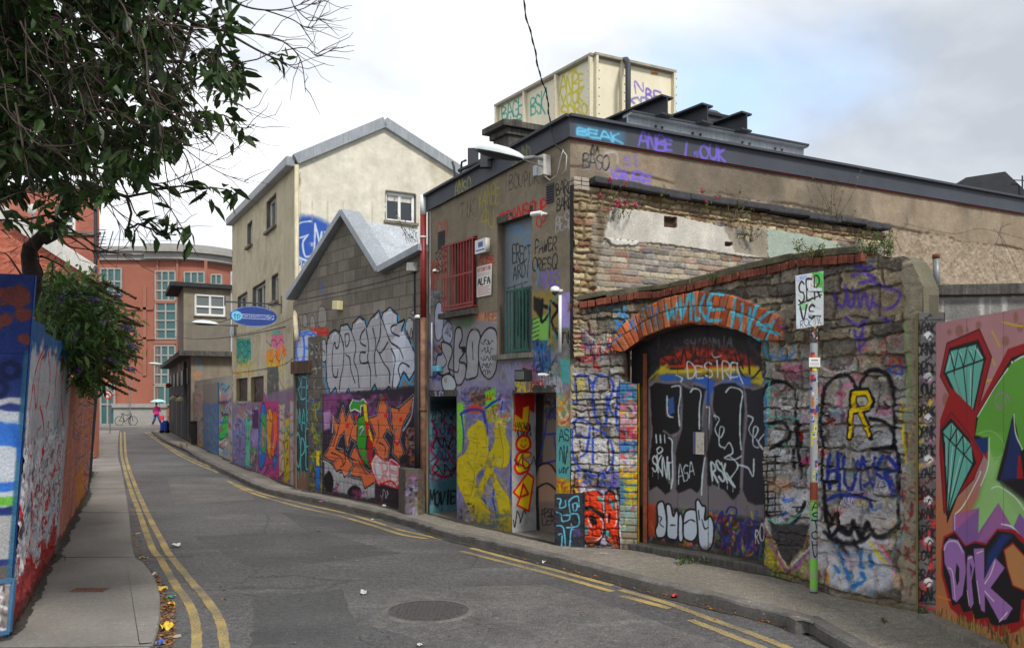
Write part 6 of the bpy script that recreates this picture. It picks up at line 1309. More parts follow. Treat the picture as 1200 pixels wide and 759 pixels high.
 SA=(198,110,72);Y2=[
     ((170,400),(195,360),(225,280),(205,200),(240,240),(262,155),(275,230),(295,180),(320,250),(345,190),(330,260),(330,330),(300,300),(285,360),(270,270),(245,300),(225,360),(260,370),(310,440),(270,500),(255,460),(230,470),(210,420)),
     ((300,490),(320,440),(300,400),(320,350),(345,400),(370,460),(395,480),(410,470),(425,520),(370,555),(355,500)),
     ((400,360),(425,290),(400,230),(385,215),(430,200),(450,100),(480,150),(478,210),(510,270),(500,160),(540,165),(610,100),(590,180),(560,230),(540,320),(560,380),(545,420),(510,380),(520,300),(480,260),(460,300),(490,350),(480,410),(440,400),(420,350))]
 for P in Y2:c.fl(B(*P),'K',1,out=(176,178,184),ow=4.5)
 for P in Y2:c.fl(B(*P),'K',1,out='K',ow=3)
 for P in Y2:c.fl(B(*P),SA,1)
 for P in (((215,350),(240,260),(250,220)),((225,360),(290,400),(330,420)),((260,300),(275,420),(250,450)),((290,330),(310,250)),((435,220),(440,290),(430,330)),((440,330),(470,350),(470,390)),((480,210),(520,330),(540,330)),((500,150),(530,160),(540,175)),((340,420),(380,490)),((205,380),(250,400),(265,440))):c.st(B(*P),1.4,'K',.8)
 for (x,y) in ((275,240),(320,200),(465,190),(520,330),(350,420),(455,110),(540,210)):c.fl(B((x,y),(x+14,y-6),(x+16,y+14),(x+2,y+18)),(186,40,34),1)
 for P in (((610,110),(600,200),(560,270)),((215,200),(210,280)),((165,420),(200,440),(240,500))):c.st(B(*P),2.2,(176,178,184),1)
 # green creature, yellow and red beside it
 c.fl(B((330,330),(335,210),(370,190),(385,250),(375,360),(390,380),(395,460),(370,430),(345,390)),(58,136,46),1.2,out='K',ow=1.4);c.fl(B((295,150),(310,120),(345,125),(365,115),(380,140),(350,150),(350,180),(320,165),(300,175)),(58,136,46),1.2,out='W',ow=1.6)
 c.fl(B((360,135),(380,140),(385,200),(400,280),(375,260),(365,190)),(206,176,30),1,out='K',ow=1);c.fl(B((370,220),(390,230),(395,300),(375,290)),(180,34,30),1);c.fl(B((385,300),(415,290),(410,380),(400,460),(380,400)),(150,34,34),2);c.fl(B((385,260),(400,280),(415,340),(395,310)),(206,176,30),1);c.st(B((345,260),(355,250),(365,260),(355,275),(345,295)),1.2,'W',.8)
 # white/red CREW
 c.fl(B((400,430),(425,385),(460,420),(500,420),(520,440),(580,430),(560,480),(530,500),(535,560),(500,550),(450,530),(440,545),(410,480)),(206,200,206),1.2,out=(180,34,36),ow=1.8);c.text('CREW',B((412,400),(575,445),(560,530),(425,520)),[(3.0,(180,34,36),1),(1.4,(214,208,212),.8)],9)
 c.st(B((440,540),(500,520),(535,560)),2.2,(190,40,40),1);c.fl(B((440,545),(540,560),(535,660),(430,630)),(44,38,44),2);c.scrib((447,572,456,584),(190,190,196),1.1,410,2);c.smear((441,582,452,592),[(170,80,120),'K'],10,(1,2.4),(3,8),.9,404)
 c.smear((476,500,488,545),[(190,150,60),(180,110,110),'K',(150,150,160),(200,90,50)],40,(1.2,2.4),(4,12),.85,405);c.fl(B((540,400),(585,380),(600,500),(545,500)),(30,28,32),3,.8)
 # pipe side strip: black with blue scrawl
 c.fl([(486,370),(498,368),(498,606),(487,600)],(30,28,32),1);c.fl([(487,440),(491,440),(491,560),(487,560)],(36,70,170),1);c.smear((486,400,497,596),[(40,80,180),'K',(50,50,60),(90,150,190)],60,(1,2.4),(5,14),.8,406,ang=1.5);c.smear((494,450,499,600),[(150,140,60),(160,90,60),(100,140,70)],26,(1,2),(4,12),.7,407)
 chaff(c,(379,462,487,600),26,921,['K','M','P','W',(120,70,110)],.7);chaff(c,(362,395,378,580),18,922,s=.6)
 # jamb strip right of the teal door
 c.fl([(361.5,395),(378,392),(378,585),(361.5,580)],(88,84,78),2);c.smear((362,400,376,470),['K',(180,178,172),(110,106,100)],40,(1.2,2.4),(4,12),.8,408);c.smear((364,465,377,580),[(130,160,50),'K',(190,176,50),(60,60,66),(40,90,190)],90,(1.2,2.6),(5,14),.85,409,ang=1.5)
 c.fl([(371,545),(374.5,545),(374.5,576),(371,575)],(40,110,200),1);c.fl([(371,528),(374.5,528),(374.5,545),(371,545)],(214,190,40),1)
 m=(sstep(.2-Z+(c.noise(.2,8)-.5)*.2,0,.2)*.4)[...,None];c.a[:]=c.a*(1-m)+np.array((70,64,56))*m
 c.joints(d,.010,(70,66,62),.22)
paintB()
wall('wall',cvB,M['paint'],wsb,top=topB,holes=[DB],thick=.22,u0=0,u1=PB.len)
def dB(c):
 c.a[:]=np.array((70,62,56));q=T(260,420,3.795);c.fl(q((320,60),(420,60),(420,520),(320,500)),(60,56,56),2);c.fl(q((320,500),(400,500),(400,600),(320,570)),(122,92,76),3);TC=(84,176,180)
 c.fl(q((335,70),(414,70),(414,510),(325,490)),(40,66,70),2,.9);c.text('REBL',q((332,85),(416,90),(416,190),(332,180)),[(3.0,'K'),(1.9,TC)],3);c.text('MAKE',q((330,205),(416,205),(412,315),(338,310)),[(3.0,'K'),(1.9,TC)],4);c.text('OPEN',q((324,340),(418,345),(412,510),(330,480)),[(3.6,'K'),(2.4,(96,190,192))],5);c.drips([349,353,357,361],552,8,1.2,TC,.9,2)
jamb(PB,DB[0],-.05,DB[3],.03,None,parent=wsb,base=(110,96,84));jamb(PB,DB[1],-.05,DB[3],.03,None,parent=wsb,base=(60,58,56));leafdoor(PB,DB[0],DB[1],-.05,DB[3],.03,dB,parent=wsb)
m=MB();m.bar(PB.P(DB[0]-.1,DB[3]+.12,.03),PB.P(DB[1]+.15,DB[3]+.12,.03),.08,.26);m.build('lintel',mat('rusty_lintel',(84,62,50),.9,.4,8,.5,40,streak=.4),wsb)
# saw-tooth copings and roof sheets running back
cpm=MB();tz=topB[1:];tz=[(0.0,tz[0][1])]+[t for t in tz[1:]]
for i in range(len(tz)-1):cpm.bar(PB.P(tz[i][0]-(.0 if i else .1),tz[i][1]+.05,-.06),PB.P(tz[i+1][0],tz[i+1][1]+.05,-.06),.40,.12,up=(0,0,1))
cpm.build('coping',M['coping'],wsb,bevel=.01)
ND=Vector((-PB.n[0][0],-PB.n[0][1],0));rm=MB()
for i in range(1,3):
 a,b=PB.P(tz[i][0],tz[i][1]-.06,-.2),PB.P(tz[i+1][0],tz[i+1][1]-.06,-.2);rm.prism([a,b,b+ND*6.5,a+ND*6.5],(0,0,-.08))
a,b=PB.P(tz[0][0],tz[0][1]-.06,-.2),PB.P(tz[1][0],tz[1][1]-.06,-.2);rm.prism([a,b,b+ND*6.5,a+ND*6.5],(0,0,-.08))
rm.build('roof',M['sheet'],wsb)
m=MB();a,b=PB.P(.02,0,-.1),PB.P(.02,tz[0][1]-.1,-.1);m.prism([a,a+ND*6.4,b+ND*6.4,b],PB.P(.1,0,0)-PB.P(0,0,0));m.prism([PB.P(0,0,-6.5),PB.P(PB.len,0,-6.5),PB.P(PB.len,tz[3][1]-.15,-6.5),PB.P(tz[2][0],tz[2][1]-.15,-6.5),PB.P(tz[1][0],tz[1][1]-.15,-6.5),PB.P(0,tz[0][1]-.15,-6.5)],ND*.15);m.build('rear_wall',M['concrete'],wsb)
wl=empty('wall_light','square cream bulkhead light below the saw-tooth gable','light',pth(PB,398,358));m=MB();p=pth(PB,399,359,.06);m.bar(pth(PB,396.5,358,.07),pth(PB,402.5,358,.07),.13,.17);m.build('lamp_body',mat('cream_plastic',(206,196,150),.5,.05),wl,bevel=.01)
ab=empty('junction_box','small pale box on the block wall just left of the red drainpipe','box',pth(PB,486,313));m=MB();m.bar(pth(PB,482,313,.05),pth(PB,490,313,.05),.1,.14);m.build('box_body',M['white_old'],ab,bevel=.008);m=MB();m.tube([pth(PB,487,318,.02),pth(PB,487,370,.02)],.012,6);m.build('conduit',M['cable'],ab)
# low painted plinth at the pipe
pb_=empty('painted_plinth','low lilac and brown painted masonry stub on the pavement by the drainpipe','plinth',gz(478,603));PQ=Path([V2(gz(467,599)),V2(gz(475,603)),V2(gz(489,603.5)),V2(gz(500,601))]);c=Canvas(PQ,0,PQ.len,-.03,.85,.01,(100,92,90));plaster(c,(96,88,80),5,12,6);c.smear((474,560,488,603),[(150,136,176),(120,110,140),'K',(170,160,190)],50,(1.2,2.4),(4,12),.85,420);c.smear((488,562,500,603),[(96,66,50),(110,120,70),(70,60,50)],30,(1.2,2.4),(4,12),.8,421);c.smear((467,556,500,563),[(120,60,100),(150,90,130)],16,(1.2,2),(4,9),.8,422)
wall('masonry',c,M['paint'],pb_,bot=-.03,top=[(0,.74),(PQ.len,.72)],thick=.15)
m=MB();m.prism([PQ.P(0,.72,-.02),PQ.P(PQ.L[0],.72,-.02),PQ.P(PQ.L[0]+PQ.L[1],.72,-.02),PQ.P(PQ.len,.72,-.02)],(0,0,.02));m.build('cap',M['concrete_d'],pb_)

# ================================================================== cream house
crm=empty('cream_house','three storey cream rendered house with grey metal verge and blue bubble tag on its gable','building',(-4.70,17.55,0))
H1,H2=6.97,7.20
gt=px_prof(PCR,[(345,194),(450,149),(528,199)]); 
cvCL=Canvas(PCL,-.02,PCL.len,-.05,7.3,.016);cvCR=Canvas(PCR,0,PCR.len+.3,2.5,8.3,.016)
WU=lambda x0,x1,y0,y1,xm=None:[PCL.uz(x0,300)[0],PCL.uz(x1,300)[0],zat(PCL,(x0+x1)/2,y1),zat(PCL,(x0+x1)/2,y0)]
wins=[WU(312.5,323.5,232,268),WU(290,295.5,261,288),WU(318.5,326,322,353),WU(296,311,333,362),WU(278.5,290,345,370)]
doors=[WU(277,290,443,470),WU(294,309,441,471)]
def paintCL():
 c=cvCL;c.sat=1.2;plaster(c,(182,174,152),51,12,16);U,Z=c.UZ();bs=c.a.copy();n=c.noise(.5,53,5);m=sstep(n,.56,.7)[...,None]*.35;c.a=c.a*(1-m)+np.array((150,138,112))*m
 c.st([(273,437),(300,434),(330,428),(343,420)],1,(60,54,50),.8);c.st([(274,392),(300,388),(330,378),(343,372)],.8,(80,74,66),.8)
 q=T(255,360,5.838)
 c.fl(q((130,215),(225,215),(228,350),(205,385),(130,390)),(56,140,128),3);c.smear((277,397,294,428),[(60,150,140),(90,170,150),(40,110,104)],30,(1.2,2.6),(5,14),.8,430,ang=1.5);c.smear((276,418,296,438),[(206,170,40),(200,110,40),(190,190,60)],36,(1.2,2.4),(4,12),.85,431,ang=1.5);c.smear((274,390,278,440),[(206,120,140),(200,150,60)],12,(1,2),(4,12),.6,432,ang=1.5);c.drips([280,283,287,291],436,12,1,(190,60,50),.7,3)
 c.fl(q((370,185),(450,180),(455,260),(400,285),(370,270)),(206,126,150),2.5);c.fl(q((375,160),(430,160),(430,185),(375,185)),(90,180,160),2,.8);c.fl(q((335,300),(380,280),(385,400),(335,390)),(214,140,40),2);c.fl(q((392,290),(430,280),(425,395),(395,400)),(222,120,40),2);c.fl(q((430,270),(455,255),(470,330),(450,345)),(222,120,40),2);c.smear((313,417,333,430),[(222,196,50),(214,170,50)],20,(1.5,2.6),(4,9),.9,433,ang=1.5);c.st(q((335,175),(338,260),(345,300)),2.4,(200,120,150),1.4,.8)
 c.fl([(313,430),(326,430),(327,475),(313,474)],(92,90,88),2);c.smear((313,432,327,474),[(110,108,104),(70,68,66)],20,(2,4),(6,14),.6,434,ang=1.5)
 c.st(q((465,385),(480,620)),1.4,(176,160,120),1);c.smear((326,430,345,470),[(150,60,50),(176,176,60),(120,170,80),(120,110,150)],20,(1.4,2.6),(4,10),.5,435);c.fl(q((470,590),(510,580),(510,650),(475,650)),(196,50,44),4,.9)
 # the painted ground floor
 c.fl([(271,472),(292,470),(313,462),(346,452),(346,572),(271,545)],(120,104,124),3,.9);chaff(c,(271,470,346,566),60,920,s=.7)
 c.smear((272,470,345,566),[(96,70,120),(150,140,180),(80,160,150),(170,70,120),(190,180,170),(70,60,66),(190,120,60)],190,(1.6,3.6),(5,18),.8,436,ang=1.5)
 z=T(265,450,6.325)
 c.fl(z((35,250),(145,255),(145,610),(35,580)),(118,110,150),3); 
 for x,cc in ((45,(110,160,180)),(62,(110,160,180)),(82,(140,90,130)),(100,(60,56,70)),(115,(150,140,190)),(130,(150,140,190))):c.st(z((x,260),(x+2,500)),2.4,cc,1,.9)
 c.smear((271,530,287,545),[(90,130,180),'W',(190,80,60),(60,60,120)],16,(1,2),(3,8),.8,437);c.fl(z((147,250),(178,250),(175,610),(145,605)),(84,180,146),2);c.fl(z((190,190),(240,190),(240,330),(195,330)),(78,50,90),2);c.fl(z((195,330),(240,330),(238,460),(195,460)),(150,126,176),2);c.smear((295,525,303,545),['W','T','K',(190,70,60)],16,(1,2),(3,8),.8,438)
 c.fl(z((248,70),(285,60),(300,120),(390,130),(395,690),(370,710),(235,640)),(168,70,120),2);c.fl(z((250,80),(278,65),(285,120),(255,130)),(130,126,190),2,.9)
 c.fl(z((240,380),(255,200),(272,140),(295,180),(300,260),(300,480),(280,600),(255,630),(240,540)),(50,110,180),1.4,1,True,out='K',ow=1.4);c.fl(z((255,400),(262,240),(280,220),(295,300),(290,470),(265,510)),(70,150,60),1.4,1,True);c.fl(z((264,320),(274,315),(280,460),(268,465)),(216,90,140),1.2)
 c.fl(z((305,200),(330,180),(345,260),(330,420),(330,560),(305,480),(300,300)),(206,140,40),1.4,1,True,out='K',ow=1);c.fl(z((345,220),(370,200),(380,300),(375,480),(350,540),(330,500),(350,400)),(214,96,40),1.4,1,True,out='K',ow=1);c.fl(z((345,560),(365,500),(372,420),(378,560),(360,640)),(50,110,180),1.4,1,True,out='K',ow=1)
 c.smear((303,545,322,560),[(190,90,150),(150,140,200),'K'],20,(1,2),(3,9),.8,439)
 c.fl(z((395,150),(430,150),(430,640),(395,690)),(190,170,150),2);c.smear((327,474,334,560),['K',(60,60,90),(190,180,170)],30,(1,2),(4,10),.8,440);c.fl(z((435,260),(468,250),(470,700),(430,740)),(186,166,30),2,.9);c.smear((333,490,339,560),['K',(90,90,40)],14,(.8,1.4),(4,10),.8,441);c.fl([(340,470),(346,470),(346,570),(340,568)],(190,170,166),2,.8);c.smear((340,480,346,560),[(190,60,70),(150,90,120),'W'],16,(1,2),(3,8),.8,442)
 for i,(x0,y0,x1,y1) in enumerate(((273,490,287,540),(296,480,303,520),(303,470,325,555),(329,490,338,555),(277,398,293,432),(314,396,332,425),(340,480,346,560),(288,495,292,540))):
  for k in range(3):c.scrib((x0,y0+(y1-y0)*k/3,x1,y0+(y1-y0)*(k+1)/3),'K' if (i+k) % 3 else (200,196,200),.8,700+i*5+k,2,.85)
 c.smear((272,480,345,566),['K',(206,200,196),(60,50,70),(210,110,160),(90,180,200)],110,(.8,1.8),(4,12),.8,448);c.smear((274,392,336,480),[(196,186,160),(150,60,50),(90,160,140),(110,104,96)],50,(.8,2),(3,10),.55,449)
 for P in (((281,396),(283,430)),((285,398),(286,432)),((290,396),(289,430)),((318,402),(317,424)),((324,400),(325,424))):c.st(list(P),.9,(30,60,60),.8,.7)
 c.wear(bs,.08,54)
paintCL()
def paintCR():
 c=cvCR;plaster(c,(206,201,186),57,12,14);n=c.noise(.16,58,4);c.a+=((n-.5)*22)[...,None];m=sstep(c.noise(.9,59,4,1.6),.56,.75)[...,None]*.4;c.a=c.a*(1-m)+np.array((160,150,124))*m
 q=T(260,120,3.16);bs=c.a.copy()
 c.fl(q((275,430),(330,420),(400,450),(425,480),(400,560),(360,590),(290,580),(270,500)),(40,76,160),7,.95,True)
 for P in (((330,440),(285,450),(280,500),(320,490)),((320,490),(300,520),(310,570),(340,550),(345,450)),((345,450),(360,520),(350,580)),((370,480),(365,540),(390,560),(410,500),(380,480)),((410,480),(395,520),(420,540)),((275,570),(330,590),(370,590))):c.st(q(*P),1.8,(190,200,214),.8)
 c.text('PAR',q((275,590),(330,590),(330,615),(275,612)),[(1.3,(60,80,150))],3);c.text('Z',q((295,618),(320,618),(320,660),(295,660)),[(1.5,(60,80,150))],4)
 c.drips([352,366,384,402,436,455,462,470,484,490],236,50,1.4,(150,142,118),.5,4);c.fl(q((275,270),(290,260),(292,300),(280,330)),(96,88,76),3,.7)
 c.wear(bs,.1,60)
paintCR()
wall('wall',cvCL,M['paint'],crm,top=[(0,H2),(PCL.len,H1)],holes=wins+doors,thick=.25,u0=0,u1=PCL.len,caps=(1,0))
gw=[PCR.uz(452,240)[0],PCR.uz(487,240)[0],zat(PCR,470,260),zat(PCR,470,226)]
ap=gt[1];wR=ap[0]*2
wall('gable_wall',cvCR,M['paint'],crm,top=[(0,H1),(ap[0],ap[1]),(PCR.len+.2,ap[1]-(ap[1]-gt[2][1])/(gt[2][0]-ap[0])*(PCR.len+.2-ap[0]))],holes=[gw],bot=2.5,thick=.25,u0=0,u1=PCR.len+.2,caps=(0,1))
def window(path,w,parent,bars=1,mats=('white','glass'),dep=.12,fr=.05,trans=0.0,sill=True,wid=1.0):
 ua,ub,z0,z1=w;f=MB();uw=abs(ub-ua)
 for u in (ua+fr/2,ub-fr/2):f.bar(path.P(u,z0,-dep),path.P(u,z1,-dep),fr,fr)
 for z in (z0+fr/2,z1-fr/2):f.bar(path.P(ua+fr,z,-dep),path.P(ub-fr,z,-dep),fr,fr)
 for k in range(bars):u=ua+uw*(k+1)/(bars+1);f.bar(path.P(u,z0+fr,-dep),path.P(u,z1-fr,-dep),fr,fr*.95)
 if trans:z=z0+(z1-z0)*trans;f.bar(path.P(ua+fr,z,-dep+.003),path.P(ub-fr,z,-dep+.003),fr*.9,fr)
 o=f.build('window',M[mats[0]],parent)
 g_=MB();g_.bar(path.P(ua+.01,(z0+z1)/2,-dep-.02),path.P(ub-.01,(z0+z1)/2,-dep-.02),.01,z1-z0-.02);g_.build('pane',M[mats[1]],o)
 r=MB()
 d=path.d[0]
 for u in (ua,ub):r.prism([path.P(u,z0,.002),path.P(u,z1,.002),path.P(u,z1,-.25),path.P(u,z0,-.25)],(path.P(.02,0,0)-path.P(0,0,0))*(1 if u==ub else -1))
 r.prism([path.P(ua,z1,.002),path.P(ub,z1,.002),path.P(ub,z1,-.25),path.P(ua,z1,-.25)],(0,0,.03));r.prism([path.P(ua,z0,.0),path.P(ub,z0,.0),path.P(ub,z0,-.25),path.P(ua,z0,-.25)],(0,0,-.03));r.build('reveal',M['concrete'] if sill else M['dark'],o)
 if sill:s_=MB();s_.bar(path.P(ua-.05,z0-.035,.03),path.P(ub+.05,z0-.035,.03),.1,.06);s_.build('sill',M['concrete'],o)
 return o
for i,w in enumerate(wins):window(PCL,w,crm,1 if i != 1 else 0,('white_old','glass'))
window(PCR,gw,crm,1,('white','glass'),.10,.06)
bl=MB();bl.bar(PCR.P(gw[0]+.08,gw[3]-.12,-.105),PCR.P(gw[1]-.08,gw[3]-.12,-.105),.008,.14);bl.build('blind',M['white_old'],crm)
for i,w in enumerate(doors):
 def dp(c,i=i):c.smear((272,440,312,472),[(50,46,46),(70,66,64),(90,80,80),(36,34,36),(96,110,120)],40,(2,4),(5,14),.8,450+i)
 leafdoor(PCL,w[0],w[1],w[2],w[3],.1,dp,.014,name='shutter',parent=crm,base=(52,48,48))
 for u in (w[0],w[1]):jamb(PCL,u,w[2],w[3],.1,None,parent=crm,base=(150,136,100))
# roof: two slopes, ridge along the lane, pale metal verge
dl=Vector((PCL.d[0][0],PCL.d[0][1],0));rl_=PCL.len
A0=PCR.P(0,H1,.02);AP=PCR.P(ap[0],ap[1],.02);E=PCR.P(PCR.len+.2,ap[1]-(ap[1]-gt[2][1])/(gt[2][0]-ap[0])*(PCR.len+.2-ap[0]),.02);back=-dl*rl_
up_=Vector((0,0,H2-H1));m=MB();m.prism([A0,AP,AP+back+up_,A0+back+up_],(0,0,.1));m.prism([AP,E,E+back+up_,AP+back+up_],(0,0,.1));m.build('roof',M['charcoal2'],crm)
m=MB();m.bar(A0+Vector((0,0,.1)),AP+Vector((0,0,.1)),.16,.22);m.bar(AP+Vector((0,0,.1)),E+Vector((0,0,.1)),.16,.22);m.build('verge_trim',M['coping'],crm)
m=MB();nL=Vector((PCL.n[0][0],PCL.n[0][1],0));g0=A0+nL*.09+Vector((0,0,.06));m.bar(g0,g0+back+up_,.2,.22);m.build('gutter',M['coping'],crm,bevel=.03)
m=MB();x=pth(PCR,347,210,.05);m.tube([Vector((x.x,x.y,H1-.02)),Vector((x.x,x.y,zat(PCR,345,355))),pth(PB,349,372,.06),pth(PB,351,392,.07),pth(PB,351,400,.07)],.05,8);m.build('downpipe',M['cream_pipe'],crm,True)
m=MB();m.prism([PCL.P(0,0,0),PCL.P(0,H2,0),PCL.P(0,ap[1]+.2,-ap[0]),PCL.P(0,H2,-PCR.len),PCL.P(0,0,-PCR.len)],dl*.1);m.prism([PCR.P(0,0,-.25),PCR.P(PCR.len,0,-.25),PCR.P(PCR.len,2.6,-.25),PCR.P(0,2.6,-.25)],(.05,.1,0));m.prism([PCR.P(PCR.len+.1,0,0),PCR.P(PCR.len+.1,7.1,0),PCR.P(PCR.len+.1,7.1,0)+back,PCR.P(PCR.len+.1,0,0)+back],(.1,.05,0));m.build('rear_wall',M['concrete'],crm)
# hanging oval sign
so=empty('hanging_sign','blue oval hanging sign on a black bracket on the cream house','sign',pth(PCL,320,357));ps=pth(PCL,330,357,.02)
bz=ps.z;e1=ray(284,357,ps.y*.985);m=MB();a_w=pth(PCL,327,357,.0);nn_=nL
s0=pth(PCL,330,357,0);s1=s0+nn_*1.25;m.bar(s0,s1,.03,.03);m.bar(s1+Vector((0,0,-.1)),s1+Vector((0,0,.12)),.02,.02);m.bar(s0+Vector((0,0,-.2)),s0+Vector((0,0,.2)),.03,.03);m.bar(s0+nn_*.3,s0+nn_*.3+Vector((0,0,-.12)),.01,.01);m.bar(s0+nn_*.95,s0+nn_*.95+Vector((0,0,-.12)),.01,.01);m.build('bracket',M['steel_d'],so)
Fs=Flat(260,124,(36,62,132));th=np.linspace(0,6.283,40)[:-1];Fs.st([(130+126*math.cos(t),62+58*math.sin(t)) for t in np.linspace(0,6.283,40)],3,(120,150,210));Fs.fl([(38+28*math.cos(t),62+28*math.sin(t)) for t in th],(110,196,226),1);Fs.st([(28,48),(28,74),(34,76)],4,(30,50,120));Fs.st([(22,56),(36,56)],3,(30,50,120));Fs.st([(42,80),(42,56),(54,58),(52,72),(43,72)],4,(30,50,120));Fs.fl([(66,50),(236,50),(236,76),(66,76)],(190,200,226),1);Fs.fl([(68,53),(234,53),(234,73),(68,73)],(36,62,132),1)
for k in range(17):Fs.st([(76+k*9,59+(k*5 % 4)),(81+k*9,66-(k*3 % 4))],3,(190,200,226),smooth=False)
def oval(parent,c0,ux,uz,A,thick_dir):
 h,w=A.shape[:2];nr,nt=26,72;V=[];Cc=[]; 
 for s_ in (1,-1):
  for i in range(nr+1):
   for t in range(nt):
    a=2*math.pi*t/nt;r=i/nr;V.append(c0+ux*r*math.cos(a)+uz*r*math.sin(a)+thick_dir*.015*s_);px=int((.5+.49*r*math.cos(a)*s_)*(w-1));py_=int((.5-.49*r*math.sin(a))*(h-1));Cc.append(A[py_,px])
 Fq=[];o=(nr+1)*nt
 for s_ in range(2):
  for i in range(nr):
   for t in range(nt):a=s_*o+i*nt+t;b=s_*o+i*nt+(t+1) % nt;Fq.append((a,b,b+nt,a+nt))
 for t in range(nt):a=nr*nt+t;b=nr*nt+(t+1) % nt;Fq.append((a,b,b+o,a+o))
 X=np.zeros((2,2,3)); 
 me=bpy.data.meshes.new('sign_plate');me.from_pydata([tuple(v) for v in V],[],Fq);at=me.color_attributes.new('Col','BYTE_COLOR','POINT');L=np.ones((len(V),4),np.float32);L[:,:3]=lin(np.array(Cc));at.data.foreach_set('color',L.ravel());me.update();return mkobj('sign_plate',me,M['sign'],parent)
sc=s0+nn_*.62+Vector((0,0,-.30)); # faces up the lane
rt=-nn_ if (-nn_).x > 0 else nn_;oval(so,sc,rt*.52,Vector((0,0,.23)),Fs.a,dl*(1 if dl.y < 0 else -1))
# ================================================================== yard wall, concrete house, offices, red brick building
yw=empty('yard_wall','low graffitied yard wall with a blue door between cream house and concrete house','wall',(a_.x,a_.y,0))
cvY=Canvas(PY,0,PY.len,-.05,2.9,.022,(150,146,138));plaster(cvY,(150,146,138),3,14,10)
def pY():
 c=cvY;q=T(180,320,3.45)
 c.smear((226,446,272,534),[(60,110,170),(190,186,180),(60,60,60),(190,70,60),(80,160,180),(200,190,90),(150,60,90)],150,(1.4,3),(4,12),.85,501,ang=1.4)
 c.fl(q((262,440),(310,440),(310,740),(262,720)),(150,156,160),2,.5);c.smear((256,450,270,532),['K','W',(60,110,180),(200,80,60),(90,180,200)],60,(1.4,2.6),(4,12),.9,502)
 c.fl(q((262,660),(290,570),(300,570),(298,660),(270,672)),(60,170,60),1.2,out='K',ow=1.2)
 c.fl(q((145,435),(200,435),(195,660),(150,655)),(170,164,156),2,.7);c.smear((224,448,238,512),[(190,80,80),(60,60,70),(90,120,180),(200,190,170)],50,(.9,1.8),(3,8),.8,503)
cvY.sat=1.25;chaff(cvY,(226,448,272,532),50,930,s=.6);pY();chaff(cvY,(257,448,270,530),24,931,s=.5)
wall('wall',cvY,M['paint'],yw,bot=-.05,top=[(0,2.72),(PY.len,2.66)],thick=.3)
dq=subpath(PY,PY.uz(239,500)[0],.04,PY.uz(256.5,500)[0],.04);c=Canvas(dq,0,dq.len,0,2.6,.02,(52,92,146));c.smear((238,470,257,530),[(52,92,150),(70,130,160),(96,150,130),(40,70,120)],50,(2,4),(6,20),.7,504,ang=1.5);c.fl([(237,445),(257,445),(257,470),(248,474),(237,470)],(112,108,104),2)
for P in (((243,480),(245,500),(242,515)),((248,478),(250,505)),((253,484),(251,512),(247,520))):c.st(list(P),1.6,(60,150,150),1)
wall('door',c,M['paint_gloss'],yw,bot=0,top=[(0,2.5),(dq.len,2.5)],thick=.06)
# concrete house
ST=Vector((-7.3,14.9,0)).normalized();PE=Vector((.88,.47,0)).normalized();NS=Vector((ST.y,-ST.x,0));NS=NS if NS.x < 0 else -NS
c0=gz(224,519.5);c0=Vector((c0.x,c0.y,0))
cnh=empty('concrete_house','brown grey rendered house with flat felt eaves, one white upper window and a lower wing','building',c0)
P1=Path([V2(c0),V2(c0+PE*7)]);P2=Path([V2(c0),V2(c0+ST*16)])
hT=EYE+(HZ-417)/F*c0.y
cv=Canvas(P1,0,5,0,hT,.03);plaster(cv,(122,114,100),4,10,14);q=T(180,320,3.45)
for P in (((140,290),(160,285),(170,320),(145,315)),((165,300),(185,320),(200,300),(190,290)),((190,310),(215,325),(200,300)),((165,340),(200,390)),((180,340),(190,370))):cv.st(q(*P),1.5,(70,120,170),1,.9)
cv.smear((227,436,236,443),[(190,110,60)],8,(1,2),(3,8),.5,5)
wall('lower_wing',cv,M['paint'],cnh,bot=0,top=[(0,hT),(5,hT)],thick=.3)
cv=Canvas(P2,0,16,0,hT+.3,.035);plaster(cv,(92,86,78),6,10,14)
U,Z=cv.UZ();m=(sstep(2.9-Z,0,.2)*.75)[...,None];cv.a=cv.a*(1-m)+np.array((34,33,34))*m
for k in range(16):u=.8+k*.95;cv.a[(Z > .1) & (Z < 2.3) & (np.abs(U-u) < .10)]=(130,126,120) if k % 4==1 else (52,50,50)
wall('lower_wing',cv,M['paint'],cnh,bot=0,top=[(0,hT),(16,hT)],thick=.3,caps=(0,1))
m=MB();m.prism([c0+Vector((0,0,hT))-PE*.0+NS*.5-ST*.4,c0+Vector((0,0,hT))+PE*6-ST*.4,c0+Vector((0,0,hT))+PE*6+ST*16,c0+Vector((0,0,hT))+ST*16+NS*.5],(0,0,.22));m.build('canopy_slab',M['concrete_d'],cnh)
for k in range(5):wm_=MB();p=c0+ST*(1.4+k*2.9)+NS*.02;wm_.bar(p+Vector((0,0,3.0)),p+ST*1.0+Vector((0,0,3.0)),.06,.7);wm_.build('window',M['glass_g'],cnh)
c1=c0+ST*4.4;c1z=EYE+(HZ-336)/F*c1.y;P3_=Path([V2(c1),V2(c1+PE*8)]);P4_=Path([V2(c1),V2(c1+ST*4)])
wq=[P3_.uz(228,365)[0],P3_.uz(264.5,365)[0],zat(P3_,246,370),zat(P3_,246,345)]
cv=Canvas(P3_,0,8,3,c1z,.035);plaster(cv,(130,122,106),8,9,12);cv.fl([(218,377),(300,377),(300,420),(218,420)],(112,107,98),1.5,.8)
wall('upper_wall',cv,M['paint'],cnh,bot=3,top=[(0,c1z),(8,c1z)],holes=[wq],thick=.3)
